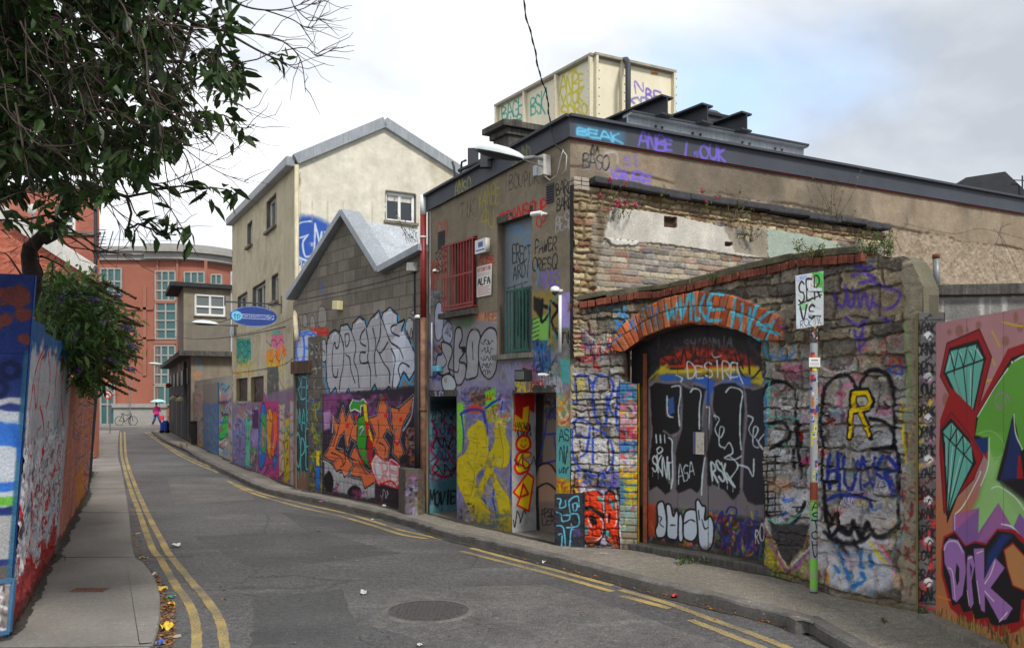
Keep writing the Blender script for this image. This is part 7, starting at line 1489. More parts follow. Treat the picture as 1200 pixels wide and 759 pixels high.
cv=Canvas(P4_,0,4,3,c1z,.04);plaster(cv,(134,126,112),9,9,12);wall('upper_wall',cv,M['paint'],cnh,bot=3,top=[(0,c1z),(4,c1z)],thick=.3,caps=(0,1))
window(P3_,wq,cnh,1,('white','glass_g'),.06,.09,.42)
m=MB();t0=c1+Vector((0,0,c1z));m.prism([t0+NS*.6-ST*.3,t0+PE*8.2-ST*.3,t0+PE*8.2+ST*4.3,t0+ST*4.3+NS*.6],(0,0,.2));m.build('roof',M['charcoal2'],cnh)
m=MB();m.prism([c1+ST*4+Vector((0,0,3)),c1+ST*4+PE*8+Vector((0,0,3)),c1+ST*4+PE*8+Vector((0,0,c1z)),c1+ST*4+Vector((0,0,c1z))],ST*.2);m.prism([c1+PE*8+Vector((0,0,0)),c1+ST*4+PE*8+Vector((0,0,0)),c1+ST*4+PE*8+Vector((0,0,c1z)),c1+PE*8+Vector((0,0,c1z))],PE*.2);m.prism([c0+ST*16,c0+ST*16+PE*6,c0+ST*16+PE*6+Vector((0,0,hT)),c0+ST*16+Vector((0,0,hT))],ST*.2);m.build('rear_wall',M['concrete'],cnh)
m=MB();p=P3_.P(P3_.uz(271,400)[0],0,.06);m.tube([Vector((p.x,p.y,3.8)),Vector((p.x,p.y,EYE+(HZ-318)/F*p.y))],.05,6);m.build('flue_pipe',M['steel'],cnh)
m=MB();p=c0+ST*1.2+NS*.15;m.tube([p+Vector((0,0,hT-.2)),p+Vector((0,0,2.4)),p+Vector((0,0,.4))],.07,6);m.build('downpipe',M['steel_d'],cnh)
# low shed strip in black with round lamp in front of the far end, red alarm
# ---- offices across the end street
OZ=64.0
off=empty('office_building','orange rendered office building with curved grey cornice and teal windows across the street end','building',(-28,OZ,0))
orange=mat('orange_render',(158,98,80),.85,.10,.35,.1,8,fine=.05,streak=.12);stone_=mat('pale_granite_panels',(150,148,144),.8,.12,2,.1,10)
pil=mat('brown_pink_pilaster',(150,100,84),.85,.1,1,.1,8)
def fx(px,y=OZ):return (px-600)/F*y
def fzz(py,y=OZ):return EYE+(HZ-py)/F*y
def arcwall(x0,x1,xe,z0,z1,out=0.0,n=16,r=None):
 """flat front from x0 to x1 then a quarter round to the street side"""
 R_=(xe-x1);P=[Vector((x0,OZ-out,0)),Vector((x1,OZ-out,0))]
 for k in range(1,n+1):
  a=math.pi/2*k/n*1.15;P.append(Vector((x1+(R_+out)*math.sin(a),OZ+R_-(R_+out)*math.cos(a),0)))
 return P
def ribbon(m,P,z0,z1,depth=.5):
 n=len(P)
 for i in range(n-1):
  a,b=P[i],P[i+1];d=(b-a).normalized();nn=Vector((d.y,-d.x,0));nn=-nn if nn.y < 0 else nn
  if i > 3 and nn.x > 0:nn=-nn
  m.prism([a+Vector((0,0,z0)),b+Vector((0,0,z0)),b+Vector((0,0,z1)),a+Vector((0,0,z1))],nn*depth)
X0,X1,XE=fx(104),fx(196),fx(262)
m=MB();ribbon(m,arcwall(X0,X1,XE,0,1),0,fzz(302),.4);m.build('wall',orange,off)
m=MB()
m.prism([Vector((x,y,fzz(300))) for x,y in ((X0,OZ+.1),(X1,OZ+.1),(XE-1,OZ+3),(XE,OZ+9),(X0,OZ+9))],(0,0,-.2));m.build('roof',M['concrete'],off)
m=MB();m.prism([Vector((X0,OZ,0)),Vector((X0,OZ+9,0)),Vector((X0,OZ+9,fzz(302))),Vector((X0,OZ,fzz(302)))],(.2,0,0));m.prism([Vector((X0,OZ+9,0)),Vector((XE+1,OZ+9,0)),Vector((XE+1,OZ+9,fzz(302))),Vector((X0,OZ+9,fzz(302)))],(0,.2,0));m.build('rear_wall',orange,off)
m=MB(); 
for (ya,yb,o_) in ((305,300,.25),(299.5,296,.45),(295.5,290,.6)):ribbon(m,arcwall(X0,X1,XE,0,1,o_),fzz(ya),fzz(yb),.8+o_)
dx0=fx(172); 
for (ya,yb,o_) in ((304,297,.35),(296.5,292,.7),(291.5,287,.5)):ribbon(m,arcwall(dx0,X1,XE,0,1,o_+.15),fzz(ya),fzz(yb),1.4)
m.build('cornice',stone_,off)
m=MB();m.bar((X0,OZ+.2,fzz(279)),(X0+7,OZ+.2,fzz(282)),.05,.05)
for k in range(5):m.bar((X0+k*1.6,OZ+.2,fzz(292)),(X0+k*1.6,OZ+.2,fzz(280)),.05,.05)
m.build('roof_railing',M['steel'],off)
m=MB();m.bar((fx(135),OZ-.12,fzz(488.5)),(fx(196),OZ-.12,fzz(488.5)),.3,fzz(477)-fzz(499.8));m.bar((fx(134),OZ-.2,fzz(475)),(fx(197),OZ-.2,fzz(475)),.45,.3);m.build('stone_plinth',stone_,off)
m=MB()
for x0,y0,x1,y1 in ((184,300,186,475),(207,300,209.5,475),(150,360,180,363),(168,335,172,440),(156,395,184,397.5),(240,305,243,340),(133,340,137,475)):m.bar((fx((x0+x1)/2),OZ-.04,fzz(y1)),(fx((x0+x1)/2),OZ-.04,fzz(y0)),fx(x1)-fx(x0),.14,up=(0,1,0)) if y1-y0 > x1-x0 else m.bar((fx(x0),OZ-.04,fzz((y0+y1)/2)),(fx(x1),OZ-.04,fzz((y0+y1)/2)),.14,fzz(y0)-fzz(y1))
m.build('pilaster',pil,off)
def owin(x0,y0,x1,y1,nx,ny,gl='glass_t',y=OZ-.10):
 f=MB();X_=np.linspace(fx(x0),fx(x1),nx+1);Zz=np.linspace(fzz(y1),fzz(y0),ny+1)
 for x in X_:f.bar((x,y,Zz[0]),(x,y,Zz[-1]),.12,.12)
 for z in Zz:f.bar((X_[0],y,z),(X_[-1],y,z),.13,.12)
 o=f.build('window',stone_,off);g_=MB();g_.bar((fx(x0),y+.04,(Zz[0]+Zz[-1])/2),(fx(x1),y+.04,(Zz[0]+Zz[-1])/2),.03,Zz[-1]-Zz[0]);g_.build('pane',M[gl],o)
for w in ((119,315,143,345,3,2),(183,318,206,352,3,3),(183,354,207,397,2,4),(182,405,206,450,3,4),(182,452,206,474,2,1),(217,319,240,345,3,2),(119,450,135,497,2,2)):owin(*w)
owin(246,321,258,344,2,2,y=OZ+.3)
for y_,h_s in ((401,.3),(354,.2)):o_=MB();o_.bar((fx(182),OZ-.13,fzz(y_)),(fx(207),OZ-.13,fzz(y_)),.1,h_s);o_.build('sill',pil,off)
# ---- red brick buildings on the left
def brickmat(name,c1,c2,cm,sc=1.0):
 m=bpy.data.materials.new(name);m.use_nodes=True;t=m.node_tree;b=t.nodes['Principled BSDF'];L=t.links;tcn=t.nodes.new('ShaderNodeTexCoord');mp_=t.nodes.new('ShaderNodeMapping');mp_.inputs['Rotation'].default_value=(R(90),0,0);L.new(tcn.outputs['Object'],mp_.inputs[0])
 br=t.nodes.new('ShaderNodeTexBrick');L.new(mp_.outputs[0],br.inputs['Vector']);br.inputs['Scale'].default_value=4.4*sc;br.inputs['Color1'].default_value=(*lin(c1),1);br.inputs['Color2'].default_value=(*lin(c2),1);br.inputs['Mortar'].default_value=(*lin(cm),1);br.inputs['Mortar Size'].default_value=.012;br.inputs['Row Height'].default_value=.33;br.inputs['Brick Width'].default_value=.98
 n=t.nodes.new('ShaderNodeTexNoise');n.inputs['Scale'].default_value=.9;n.inputs['Detail'].default_value=5;L.new(tcn.outputs['Object'],n.inputs['Vector']);r=t.nodes.new('ShaderNodeMapRange');r.inputs['To Min'].default_value=.65;r.inputs['To Max'].default_value=1.35;L.new(n.outputs['Fac'],r.inputs['Value']);v=t.nodes.new('ShaderNodeVectorMath');v.operation='SCALE';L.new(br.outputs[0],v.inputs[0]);L.new(r.outputs[0],v.inputs['Scale']);L.new(v.outputs[0],b.inputs['Base Color']);b.inputs['Roughness'].default_value=.9;return m
brick=brickmat('red_brick',(158,88,72),(176,106,88),(166,134,118))
BY=34.0
def bx_(px,y):return (px-600)/F*y
def bz_(py,y):return EYE+(HZ-py)/F*y
bb=empty('brick_building','tall red brick building with white sash window behind the gabled brick one','building',(bx_(116,BY),BY,0))
m=MB();x1=bx_(116.5,BY);x0=x1-11;zt=bz_(222,BY);KD=Vector((-4.6,6.2,0));m.prism([Vector((x0,BY,0)),Vector((x1,BY,0)),Vector((x1,BY,zt)),Vector((x0,BY,zt))],KD);m.build('wall',brick,bb)
m=MB();m.prism([Vector((x0,BY-.1,zt+.14)),Vector((x1+.1,BY-.1,zt+.14)),Vector((x1+.1,BY-.1,zt)),Vector((x0,BY-.1,zt))],KD*1.02);m.build('parapet_coping',M['concrete'],bb)
m=MB();m.bar((x0,BY-.03,bz_(274,BY)),(x1+.05,BY-.03,bz_(274,BY)),.12,.14);m.build('string_course',M['concrete'],bb)
PBk=Path([(bx_(60,BY),BY),(x1,BY)]);ww=[PBk.uz(71,260)[0],PBk.uz(87.5,260)[0],zat(PBk,80,272.5),zat(PBk,80,253)]
f=MB(); 
for (xa,xb,ya,yb) in ((70,87.5,253,272.5),):
 X_=[bx_(xa,BY),(bx_(xa,BY)+bx_(xb,BY))/2+.0,bx_(xb,BY)];Z0,Z1=bz_(yb,BY),bz_(ya,BY)
 for x in (X_[0],X_[2]):f.bar((x,BY-.03,Z0),(x,BY-.03,Z1),.09,.09)
 for z in (Z0,(Z0+Z1)/2,Z1):f.bar((X_[0],BY-.03,z),(X_[2],BY-.03,z),.09,.09)
w_=f.build('window',M['white'],bb);g_=MB();g_.bar((X_[0],BY-.01,(Z0+Z1)/2),(X_[2],BY-.01,(Z0+Z1)/2),.02,Z1-Z0);g_.build('pane',M['glass_g'],w_)
m=MB();m.tube([(x1-.1,BY-.1,zt-.2),(x1-.1,BY-.1,2)],.07,8);m.build('downpipe',M['steel_d'],bb)
m=MB();X_=x1-.02
for dx in (0,.35):m.bar((X_+dx,BY-.1,bz_(300,BY)),(X_+dx,BY+.5,bz_(268,BY)),.03,.03)
for k in range(8):m.bar((X_,BY-.1,bz_(298-k*4,BY)),(X_+.35,BY-.1,bz_(298-k*4,BY)),.025,.025)
m.build('roof_ladder',M['steel_d'],bb)
GY=27.0
gb=empty('gabled_brick_building','low red brick building with a white sloping verge board and a long painted scrawl','building',(bx_(108,GY),GY,0))
A_=Vector((bx_(0,GY)-2.4,GY,bz_(234,GY)+1.1));B_=Vector((bx_(107,GY),GY,bz_(318,GY)))
PG2=Path([(A_.x,GY),(B_.x+.1,GY)]);c=Canvas(PG2,0,PG2.len,0,A_.z,.02,(176,96,76));U,Z=c.UZ();r1,r2,r3,d=masonry(U,Z,.075,.225,3,jit=.02)
c.a=np.array((172,94,74),np.float32)+((r1-.5)*40)[...,None]+((c.noise(.8,3,4)-.5)*30)[...,None];c.joints(d,.012,(150,112,96),.6)
q=T(0,200,5.836)
for P in (((40,470),(60,460),(75,475),(60,482),(45,475)),((90,460),(85,480),(110,478),(105,462)),((120,465),(135,480),(140,462)),((55,520),(120,520),(70,570),(120,570),(60,625),(110,625)),((20,640),(60,620),(100,660),(60,700)),((300,550),(360,550),(310,600)),((250,640),(290,610),(350,640),(340,690),(270,710),(240,680)),((380,600),(350,640),(400,700),(420,610)),((440,620),(430,660),(460,690),(480,630)),((480,650),(500,690)),((520,640),(560,620),(550,700))):c.st(q(*P),.8,(70,48,44),.9,.9)
wall('wall',c,M['paint'],gb,bot=0,top=[(0,A_.z),(PG2.len-.1,B_.z),(PG2.len,B_.z-.1)],thick=.3)
m=MB();m.bar(A_+Vector((0,-.1,.05)),B_+Vector((.1,-.1,.0)),.2,.42);m.build('verge_board',M['white_old'],gb)
m=MB();k_=Vector((-4.6,6.0,0));m.prism([A_+Vector((0,0,.1)),B_+Vector((0,0,.1)),B_+k_+Vector((0,0,.1)),A_+k_+Vector((0,0,.1))],(0,0,.1));m.build('roof',M['charcoal2'],gb)
m=MB();m.prism([Vector((B_.x,GY+.3,0)),Vector((B_.x,GY+.3,0))+k_,Vector((B_.x,GY+.3,B_.z))+k_,Vector((B_.x,GY+.3,B_.z))],(-.2,0,0));m.build('side_wall',brick,gb)
tg=MB()
sdh=empty('satellite_dish','small white satellite dish on a thin mast in front of the brick wall','dish',(bx_(37,26.5),26.8,bz_(275,26.5)));m=MB();dc=Vector((bx_(37,26.5),26.5,bz_(245,26.5)));V=[dc+Vector((.0,-.06,0))]; 
for r_ in (1,2):V+=[dc+Vector((.085*r_*math.cos(a),-.06+.03*r_*r_/2,.085*r_*math.sin(a))) for a in np.linspace(0,6.283,17)[:-1]]
m.add(V,[(0,1+k,1+(k+1) % 16) for k in range(16)]+[(1+k,17+k,17+(k+1) % 16,1+(k+1) % 16) for k in range(16)]);m.build('dish',M['white_old'],sdh,True);m=MB();m.tube([dc+Vector((0,.05,0)),dc+Vector((0,.05,-1.2))],.025,6);m.build('mast',M['pole'],sdh)

# ================================================================== leaning painted wall at the left
L0=Vector((-4.10,6.60,0))
lw=empty('leaning_wall','old leaning masonry wall with silver flaking letters outlined in red above the left pavement','wall',L0)
topL=[(0,2.52),(1.0,2.56),(1.02,2.50),(2.3,2.50),(3.55,2.60),(3.58,2.42),(4.2,2.40),(4.25,2.18),(6.5,2.12),(11,2.1),(PLW.len,2.15)]
cvW=Canvas(PLW,0,PLW.len,-.08,2.75,.011,(140,138,138))
def paintW():
 c=cvW;c.maxstep=40;U,Z=c.UZ();plaster(c,(190,189,194),5,12,10);r1,r2,r3,d=masonry(U,Z,.3,.5,6,warp=.05,jit=.4,wn_=30);c.h+=sstep(d,.002,.03)*.005
 # flaking silver skin: crumpled relief low on the wall
 fl_=c.noise(.09,9,4);fz=c.noise(.05,10,3,.14);zone=sstep(1.75-Z+(c.noise(.5,3,3)-.5)*.9,0,.3)*sstep(4.1-U,0,.5);c.h+=zone*((fz-.5)*.045+np.abs(fl_-.5)*.05)
 c.a+=(zone*((fz-.5)*110))[...,None];m=(sstep(fl_,.57,.62)*zone)[...,None]*.7;c.a=c.a*(1-m)+np.array((226,226,230))*m
 m=(sstep(c.noise(.06,14,3,.16),.67,.72)*zone)[...,None]*.8;c.a=c.a*(1-m)+np.array((70,60,60))*m
 q=T(0,300,3.162);RD=(176,38,42)
 c.fl([(14,745),(24,650),(32,560),(40,440),(52,405),(60,410),(66,420),(80,420),(88,700),(60,760)],(150,148,150),3,.35)
 for P in (((90,740),(100,620),(130,430),(160,350),(178,330)),((125,480),(135,560),(150,400),(165,370)),((178,330),(185,480),(170,560)),((200,355),(210,400),(200,520)),((150,560),(160,640),(150,740)),((190,360),(205,365),(240,400)),((235,420),(225,500),(230,620))):c.st(q(*P),4.4,RD,1.2,.95)
 q2=T(0,520,3.176)
 for P in (((68,0),(66,250),(60,480),(50,640)),((210,0),(190,130),(150,300)),((150,0),(130,180),(100,420)),((180,40),(175,200),(140,380),(110,500)),((230,60),(215,250),(180,400)),((120,60),(110,300),(85,480)),((70,480),(100,430),(130,470),(160,400),(205,380)),((100,300),(140,330)),((140,100),(100,130)),((215,150),(225,300),(215,360))):c.st(q2(*P),4.0,RD,1.2,.95)
 rs=random.Random(4)
 for i in range(110):
  u=rs.uniform(.1,3.8);z=rs.uniform(0,1.7);p=PLW.P(u,z);x=600+F*p.x/p.y;y=HZ-(z-EYE)*F/p.y;L=rs.uniform(10,40);c.st([(x,y),(x-rs.uniform(-1,4),y+L*.5),(x-rs.uniform(0,5),y+L)],rs.uniform(.8,2),rs.choice([RD,RD,(90,30,34),(60,110,140)]),1,.85)
 # red foot
 m=(sstep(.42-Z+(c.noise(.3,8,3)-.5)*.5,0,.12)*sstep(4-U,0,.5))[...,None]*.8;c.a=c.a*(1-m)+np.array((150,44,44))*m
 # blue wash along the head
 m=(sstep(Z-2.22+(c.noise(.3,18,4)-.5)*.5,0,.15)*sstep(4.3-U,0,.1))[...,None]*.9;c.a=c.a*(1-m)+np.array((50,84,130))*m
 for P in (((122,235),(112,290),(120,330)),((105,330),(98,400)),((195,280),(205,380),(225,340),(245,330))):c.st(q(*P),4,(60,150,180),1.5,.9)
 # orange stretch beyond
 u0=4.3;mm=sstep(U,u0,u0+.05)[...,None];c.a=c.a*(1-mm)+(np.array((178,124,108))+((c.noise(.4,20,4)-.5)*60)[...,None])*mm
 c.smear((84,455,112,640),[(190,110,70),(60,80,120),(120,60,80),(200,150,90),(90,110,140),(150,140,140)],120,(1,2.4),(6,22),.8,510,ang=1.5);c.fl([(88,560),(98,540),(98,600),(90,610)],(206,140,60),3,.6)
 m=(sstep(U,11.2,11.4))[...,None];c.a=c.a*(1-m)+np.array((50,56,70))*m
 m=(sstep(.1-Z+(c.noise(.2,28,3)-.5)*.15,0,.08))[...,None]*.6;c.a=c.a*(1-m)+np.array((60,56,50))*m
cvW.sat=1.15;paintW()
wall('masonry',cvW,M['paint_rough'],lw,bot=-.08,top=topL,thick=.35,topcol=(74,76,80),caps=(0,1))
# blue end pier facing the camera
PPI=Path([(-4.10-1.35*.905,6.60-1.35*.42),(-4.10,6.60)])
def leanP(cv,v):return v
bp=empty('blue_painted_pier','thick end pier of the left wall painted dark blue with white and blue bands','pier',L0)
PPI=Path([(-4.10-1.3*.92+.03,6.60-1.3*.39-.06),(-4.07,6.54)]);c=Canvas(PPI,0,PPI.len,-.08,2.95,.007,(38,52,104));plaster(c,(36,50,104),8,12,8);U,Z=c.UZ()
def paintP(c):
 # photo x is read at the base; the pier leans with the wall, so shapes are set in wall coordinates
 L=PPI.len
 def box(z0,z1,cc,u0=0,u1=9,op=1.0,seed=1,edge=.08):
  m=(sstep(Z-z0+(c.noise(.3,seed,3)-.5)*edge,0,.02)*sstep(z1-Z+(c.noise(.3,seed+1,3)-.5)*edge,0,.02)*sstep(U,u0,u0+.02)*sstep(u1-U,0,.02))[...,None]*op;c.a[:]=c.a*(1-m)+C_(cc)*m
 m=sstep(c.noise(.3,3,3),.5,.6)[...,None]*.5;c.a[:]=c.a*(1-m)+np.array((26,44,96))*m
 box(1.80,1.90,(176,176,184),seed=3,edge=.15);box(1.0,1.78,(170,176,186),seed=5,edge=.12);box(1.45,1.66,(50,100,180),seed=7,edge=.15);box(1.14,1.2,(50,100,180),seed=9);box(1.0,1.1,(96,160,60),seed=11);box(.97,1.0,(30,30,36),seed=13);box(.55,.96,(150,150,152),seed=15);box(.36,.54,(90,86,84),seed=16);box(-.1,.36,(130,128,128),seed=19)
 for (u,z,w) in ((L-.12,2.70,.11),(L-.05,2.55,.06),(L-.2,2.5,.08),(L-.03,2.35,.05),(L-.25,2.73,.06)): 
  m=np.clip((w-np.hypot(U-u,Z-z)+(c.noise(.06,9,3)-.5)*.1)/.02,0,1)[...,None]*.85;c.a[:]=c.a*(1-m)+np.array((112,56,44))*m
 m=(sstep(U,L-.035,L-.03)*sstep(2.3-Z,0,.1))[...,None]*.9;c.a[:]=c.a*(1-m)+np.array((46,90,120))*m
 m=(sstep(c.noise(.08,33,3),.58,.64)*sstep(.5-Z,0,.1))[...,None]*.8;c.a[:]=c.a*(1-m)+np.array((130,40,34))*m
 m=(sstep(np.sin(U*30+Z*9)+c.noise(.2,4)*1.4,1.3,1.5)*sstep(Z-1.2,0,.05)*sstep(1.7-Z,0,.05))[...,None]*.8;c.a[:]=c.a*(1-m)+np.array((40,90,170))*m
 c.h+=(np.abs(Z-2.23) < .006)*-.01
 for k,(u,z) in enumerate(((L-.3,2.15),(L-.12,2.1),(L-.2,1.95),(L-.35,2.0))): 
  m=np.clip((.035-np.abs(np.hypot(U-u,Z-z)-.06))/.02,0,1)[...,None]*.6;c.a[:]=c.a*(1-m)+np.array((22,26,50))*m
paintP(c)
PPI2=Path([tuple(p) for p in PPI.p]); 
def leanwall(name,cv,mt,parent,ztop,thick):
 o=wall(name,cv,mt,parent,bot=-.08,top=[(0,ztop),(cv.path.len,ztop+.02)],thick=thick);me=o.data
 co=np.zeros(len(me.vertices)*3,np.float32);me.vertices.foreach_get('co',co);co=co.reshape(-1,3);n=PLW.n[0];co[:,0] +=n[0]*.066*co[:,2];co[:,1] +=n[1]*.066*co[:,2];me.vertices.foreach_set('co',co.ravel());me.update()
leanwall('masonry',c,M['paint_rough'],bp,2.86,.09)
fbd=empty('framed_board','small blue framed painted board leaning at the foot of the left wall','board',gz(6,742));A_f=Flat(40,60,(120,112,108));A_f.smear((4,4,36,56),['K',(150,140,140),(70,60,66),'W'],30,(2,4),(6,20),.9,3)
z0=.0;a,b=gz(-22,748),gz(12.5,742);tl,tr=Vector((a.x,a.y+.06,.42)),Vector((b.x,b.y+.06,.42));panel('board',[tl,tr,Vector((b.x,b.y,.02)),Vector((a.x,a.y,.02))],A_f.a,M['sign'],fbd);m=MB()
for p_,q_ in ((tl,tr),(Vector((a.x,a.y,.02)),Vector((b.x,b.y,.02))),(tr,Vector((b.x,b.y,.02)))):m.bar(p_+Vector((0,-.02,0)),q_+Vector((0,-.02,0)),.03,.03)
m.build('frame',mat('blue_wood',(56,96,130),.6),fbd)
# ================================================================== trees, bush, weeds
def leaf_mesh(name,items,mt,parent=None):
 """items: (pos, dir, up, length, width); each leaf is a folded, tapering, slightly drooping blade"""
 V=[];Fc=[]
 for p,d,u,L,W in items:
  d=d.normalized();s_=d.cross(u)
  if s_.length < 1e-3:s_=d.orthogonal()
  s_.normalize();n=s_.cross(d).normalized();b=len(V);dr=-n*L*.12
  V+=[p,p+d*L*.35+s_*W*.5+n*W*.12,p+d*L*.35-n*W*.05,p+d*L*.35-s_*W*.5+n*W*.12,p+d*L*.72+s_*W*.36+dr*.4+n*W*.08,p+d*L*.72+dr*.5,p+d*L*.72-s_*W*.36+dr*.4+n*W*.08,p+d*L+dr]
  Fc+=[(b,b+2,b+1),(b,b+3,b+2),(b+1,b+2,b+5,b+4),(b+2,b+3,b+6,b+5),(b+4,b+5,b+7),(b+5,b+6,b+7)]
 me=bpy.data.meshes.new(name);me.from_pydata([tuple(v) for v in V],[],Fc);me.update();return mkobj(name,me,mt,parent)
def rv(rs,s=1.0):return Vector((rs.gauss(0,s),rs.gauss(0,s),rs.gauss(0,s)))
def inside(x,y,P):
 c=False
 for i in range(len(P)):
  (xa,ya),(xb,yb)=P[i],P[(i+1) % len(P)]
  if (ya > y) != (yb > y) and x < (xb-xa)*(y-ya)/(yb-ya)+xa:c=not c
 return c
def skeleton(root_nodes,targets,rmax,rtip,wob,rs,powr=.45):
 nodes=[(Vector(p),i-1) for i,p in enumerate(root_nodes)];org=nodes[-1][0]
 for t in sorted(targets,key=lambda q:(q-org).length):
  best=min(range(max(len(root_nodes)//2,1),len(nodes)) if len(nodes) > len(root_nodes)//2+1 else range(len(nodes)),key=lambda i:(nodes[i][0]-t).length+.12*(nodes[i][0]-org).length)
  p=nodes[best][0];mid=(p+t)/2+rv(rs,wob*(t-p).length)+Vector((0,0,.04*(t-p).length));nodes.append((mid,best));nodes.append((t,len(nodes)-1))
 cnt=[1]*len(nodes)
 for i in range(len(nodes)-1,0,-1):cnt[nodes[i][1]] +=cnt[i]
 m=MB();mx_=max(cnt)
 rad=lambda i:max(rtip,rmax*(cnt[i]/mx_)**powr)
 for i in range(1,len(nodes)):
  p,par_=nodes[i];m.tube([nodes[par_][0],p],[min(rad(par_),rad(i)*1.25),rad(i)],5 if rad(i) < .03 else 9,cap=False)
 return m
rs=random.Random(21)
DENSE=[(-230,-170),(235,-170),(258,0),(285,20),(262,55),(285,72),(288,100),(258,118),(238,148),(212,160),(200,188),(168,196),(150,222),(112,232),(75,240),(55,222),(0,232),(-230,262)]
tg_=[]
while len(tg_) < 2350:
 x=rs.uniform(-230,290);y=rs.uniform(-170,262)
 if not inside(x,y,DENSE):continue
 if x > 150 and rs.random() < .25:continue
 Z=rs.uniform(5.2,9.0)
 # gaps: thin where a coarse noise is low
 v=mnoise.noise(Vector((x*.016,y*.016,Z*.5)))
 if v < -.2 and rs.random() < .85:continue
 tg_.append(ray(x,y,Z))
clus=[(236,222,6.2),(250,226,6.2),(264,222,6.3),(276,228,6.3),(150,268,6.0),(162,262,6.0),(178,268,6.1),(192,276,6.1),(205,270,6.0),(218,268,6.0),(262,135,6.4),(275,142,6.4),(282,150,6.5),(318,62,6.6),(328,66,6.6),(178,225,6.1),(188,222,6.1),(20,252,5.6),(62,238,5.5),(72,246,5.6),(56,252,5.6),(8,256,5.7),(40,268,5.4),(78,258,5.6)]
tg_+=[ray(*c_) for c_ in clus]
tree=empty('overhanging_tree','large broadleaf tree behind the left wall, its drooping branches hanging over the lane','tree',(-7.6,8.6,0))
trunk_nodes=[Vector(p) for p in ((-7.6,8.6,-.1),(-7.5,8.5,1.2),(-7.3,8.3,2.5),(-6.8,8.0,3.6),(-6.2,7.7,4.5),(-5.4,7.4,5.1),(-4.6,7.2,5.5))]
sk=skeleton(trunk_nodes,tg_,.19,.0045,.10,rs,.5);sk.build('trunk',M['bark'],tree,True)
L_=[]
for t in tg_:
 k=rs.randint(5,9);ax=(rv(rs,.6)+Vector((.25,-.1,-.35))).normalized()
 for i in range(k):
  d=(ax+rv(rs,.55)+Vector((0,0,-.35))).normalized();q_=rs.uniform(.6,1.25);L_.append((t+rv(rs,.035),d,(Vector((0,0,1))+rv(rs,.45)),.138*q_,.050*q_*rs.uniform(.85,1.2)))
leaf_mesh('crown',L_,M['leaf'],tree)
# bare twigs that trail past the foliage
tw=MB()
def twig(P,Z,r0,r1=.0025,sub=0,seed=0):
 r2=random.Random(seed);pts=[ray(x,y,Z+.25*math.sin(i*1.3+seed)) for i,(x,y) in enumerate(P)];pts=[Vector(q) for q in catmull(pts,5)];n=len(pts);tw.tube(pts,[r0+(r1-r0)*i/(n-1) for i in range(n)],5,cap=False)
 for k in range(sub):
  i=r2.randint(n//4,n-2);d=(pts[i+1]-pts[i]).normalized();s_=(d+rv(r2,.5)+Vector((.3,0,-.2))).normalized();q=[pts[i]]
  for j in range(4):s_=(s_+rv(r2,.22)+Vector((0,0,.06))).normalized();q.append(q[-1]+s_*r2.uniform(.05,.12))
  tw.tube(q,[r1*1.3,r1*1.2,r1,r1*.8,r1*.6],4,cap=False)
for i,(P,Z,r0,sub_) in enumerate([
 (((150,-40),(190,2),(225,26),(262,36),(300,40),(327,42)),6.3,.022,9),(((262,36),(300,58),(330,72),(345,80)),6.3,.012,6),(((240,-30),(275,2),(310,12),(345,8),(372,-6)),6.6,.010,9),(((300,40),(330,48),(352,70),(358,108)),6.5,.008,7),
 (((310,12),(340,22),(365,32),(385,0)),6.7,.006,8),(((345,8),(362,24),(380,22)),6.7,.005,6),(((290,-20),(335,-8),(350,12),(385,-10)),6.5,.007,8),(((330,60),(358,56),(372,66),(392,56)),6.5,.005,8),
 (((60,10),(120,80),(170,120),(210,140),(250,160)),6.0,.014,8),(((100,90),(130,150),(165,200),(200,245),(232,300)),5.9,.011,8),(((150,190),(180,215),(230,200),(280,172)),6.0,.006,5),(((120,170),(150,230),(165,255),(215,268)),5.9,.008,6),
 (((170,120),(200,160),(250,198),(292,215)),6.1,.006,6),(((215,100),(250,140),(285,150),(300,145)),6.3,.006,6),(((20,60),(60,120),(100,190),(130,240),(160,262)),5.8,.012,8),(((0,120),(50,160),(90,200),(140,250)),5.6,.009,8),
 (((40,0),(80,60),(140,120),(190,180),(222,232)),5.7,.010,9),(((250,118),(280,122),(296,136)),6.3,.004,4),(((0,235),(30,225),(60,238),(70,250)),5.5,.006,4),(((0,180),(40,190),(75,215),(110,225),(150,275)),5.7,.008,6)]):twig(P,Z,r0,sub=sub_,seed=i)
rs3=random.Random(9)
for i in range(70):
 x,y=rs3.uniform(-30,200),rs3.uniform(-20,150);P=[(x,y)];a=rs3.uniform(.5,1.3)
 for k in range(4):a+=rs3.uniform(-.3,.25);x+=math.cos(a)*rs3.uniform(14,30);y+=math.sin(a)*rs3.uniform(14,34);P.append((x,y))
 if P[-1][1] < 250:twig(P,rs3.uniform(4.9,6.2),rs3.uniform(.004,.009),sub=3,seed=50+i)
tw.build('branch',M['twig'],tree,True)
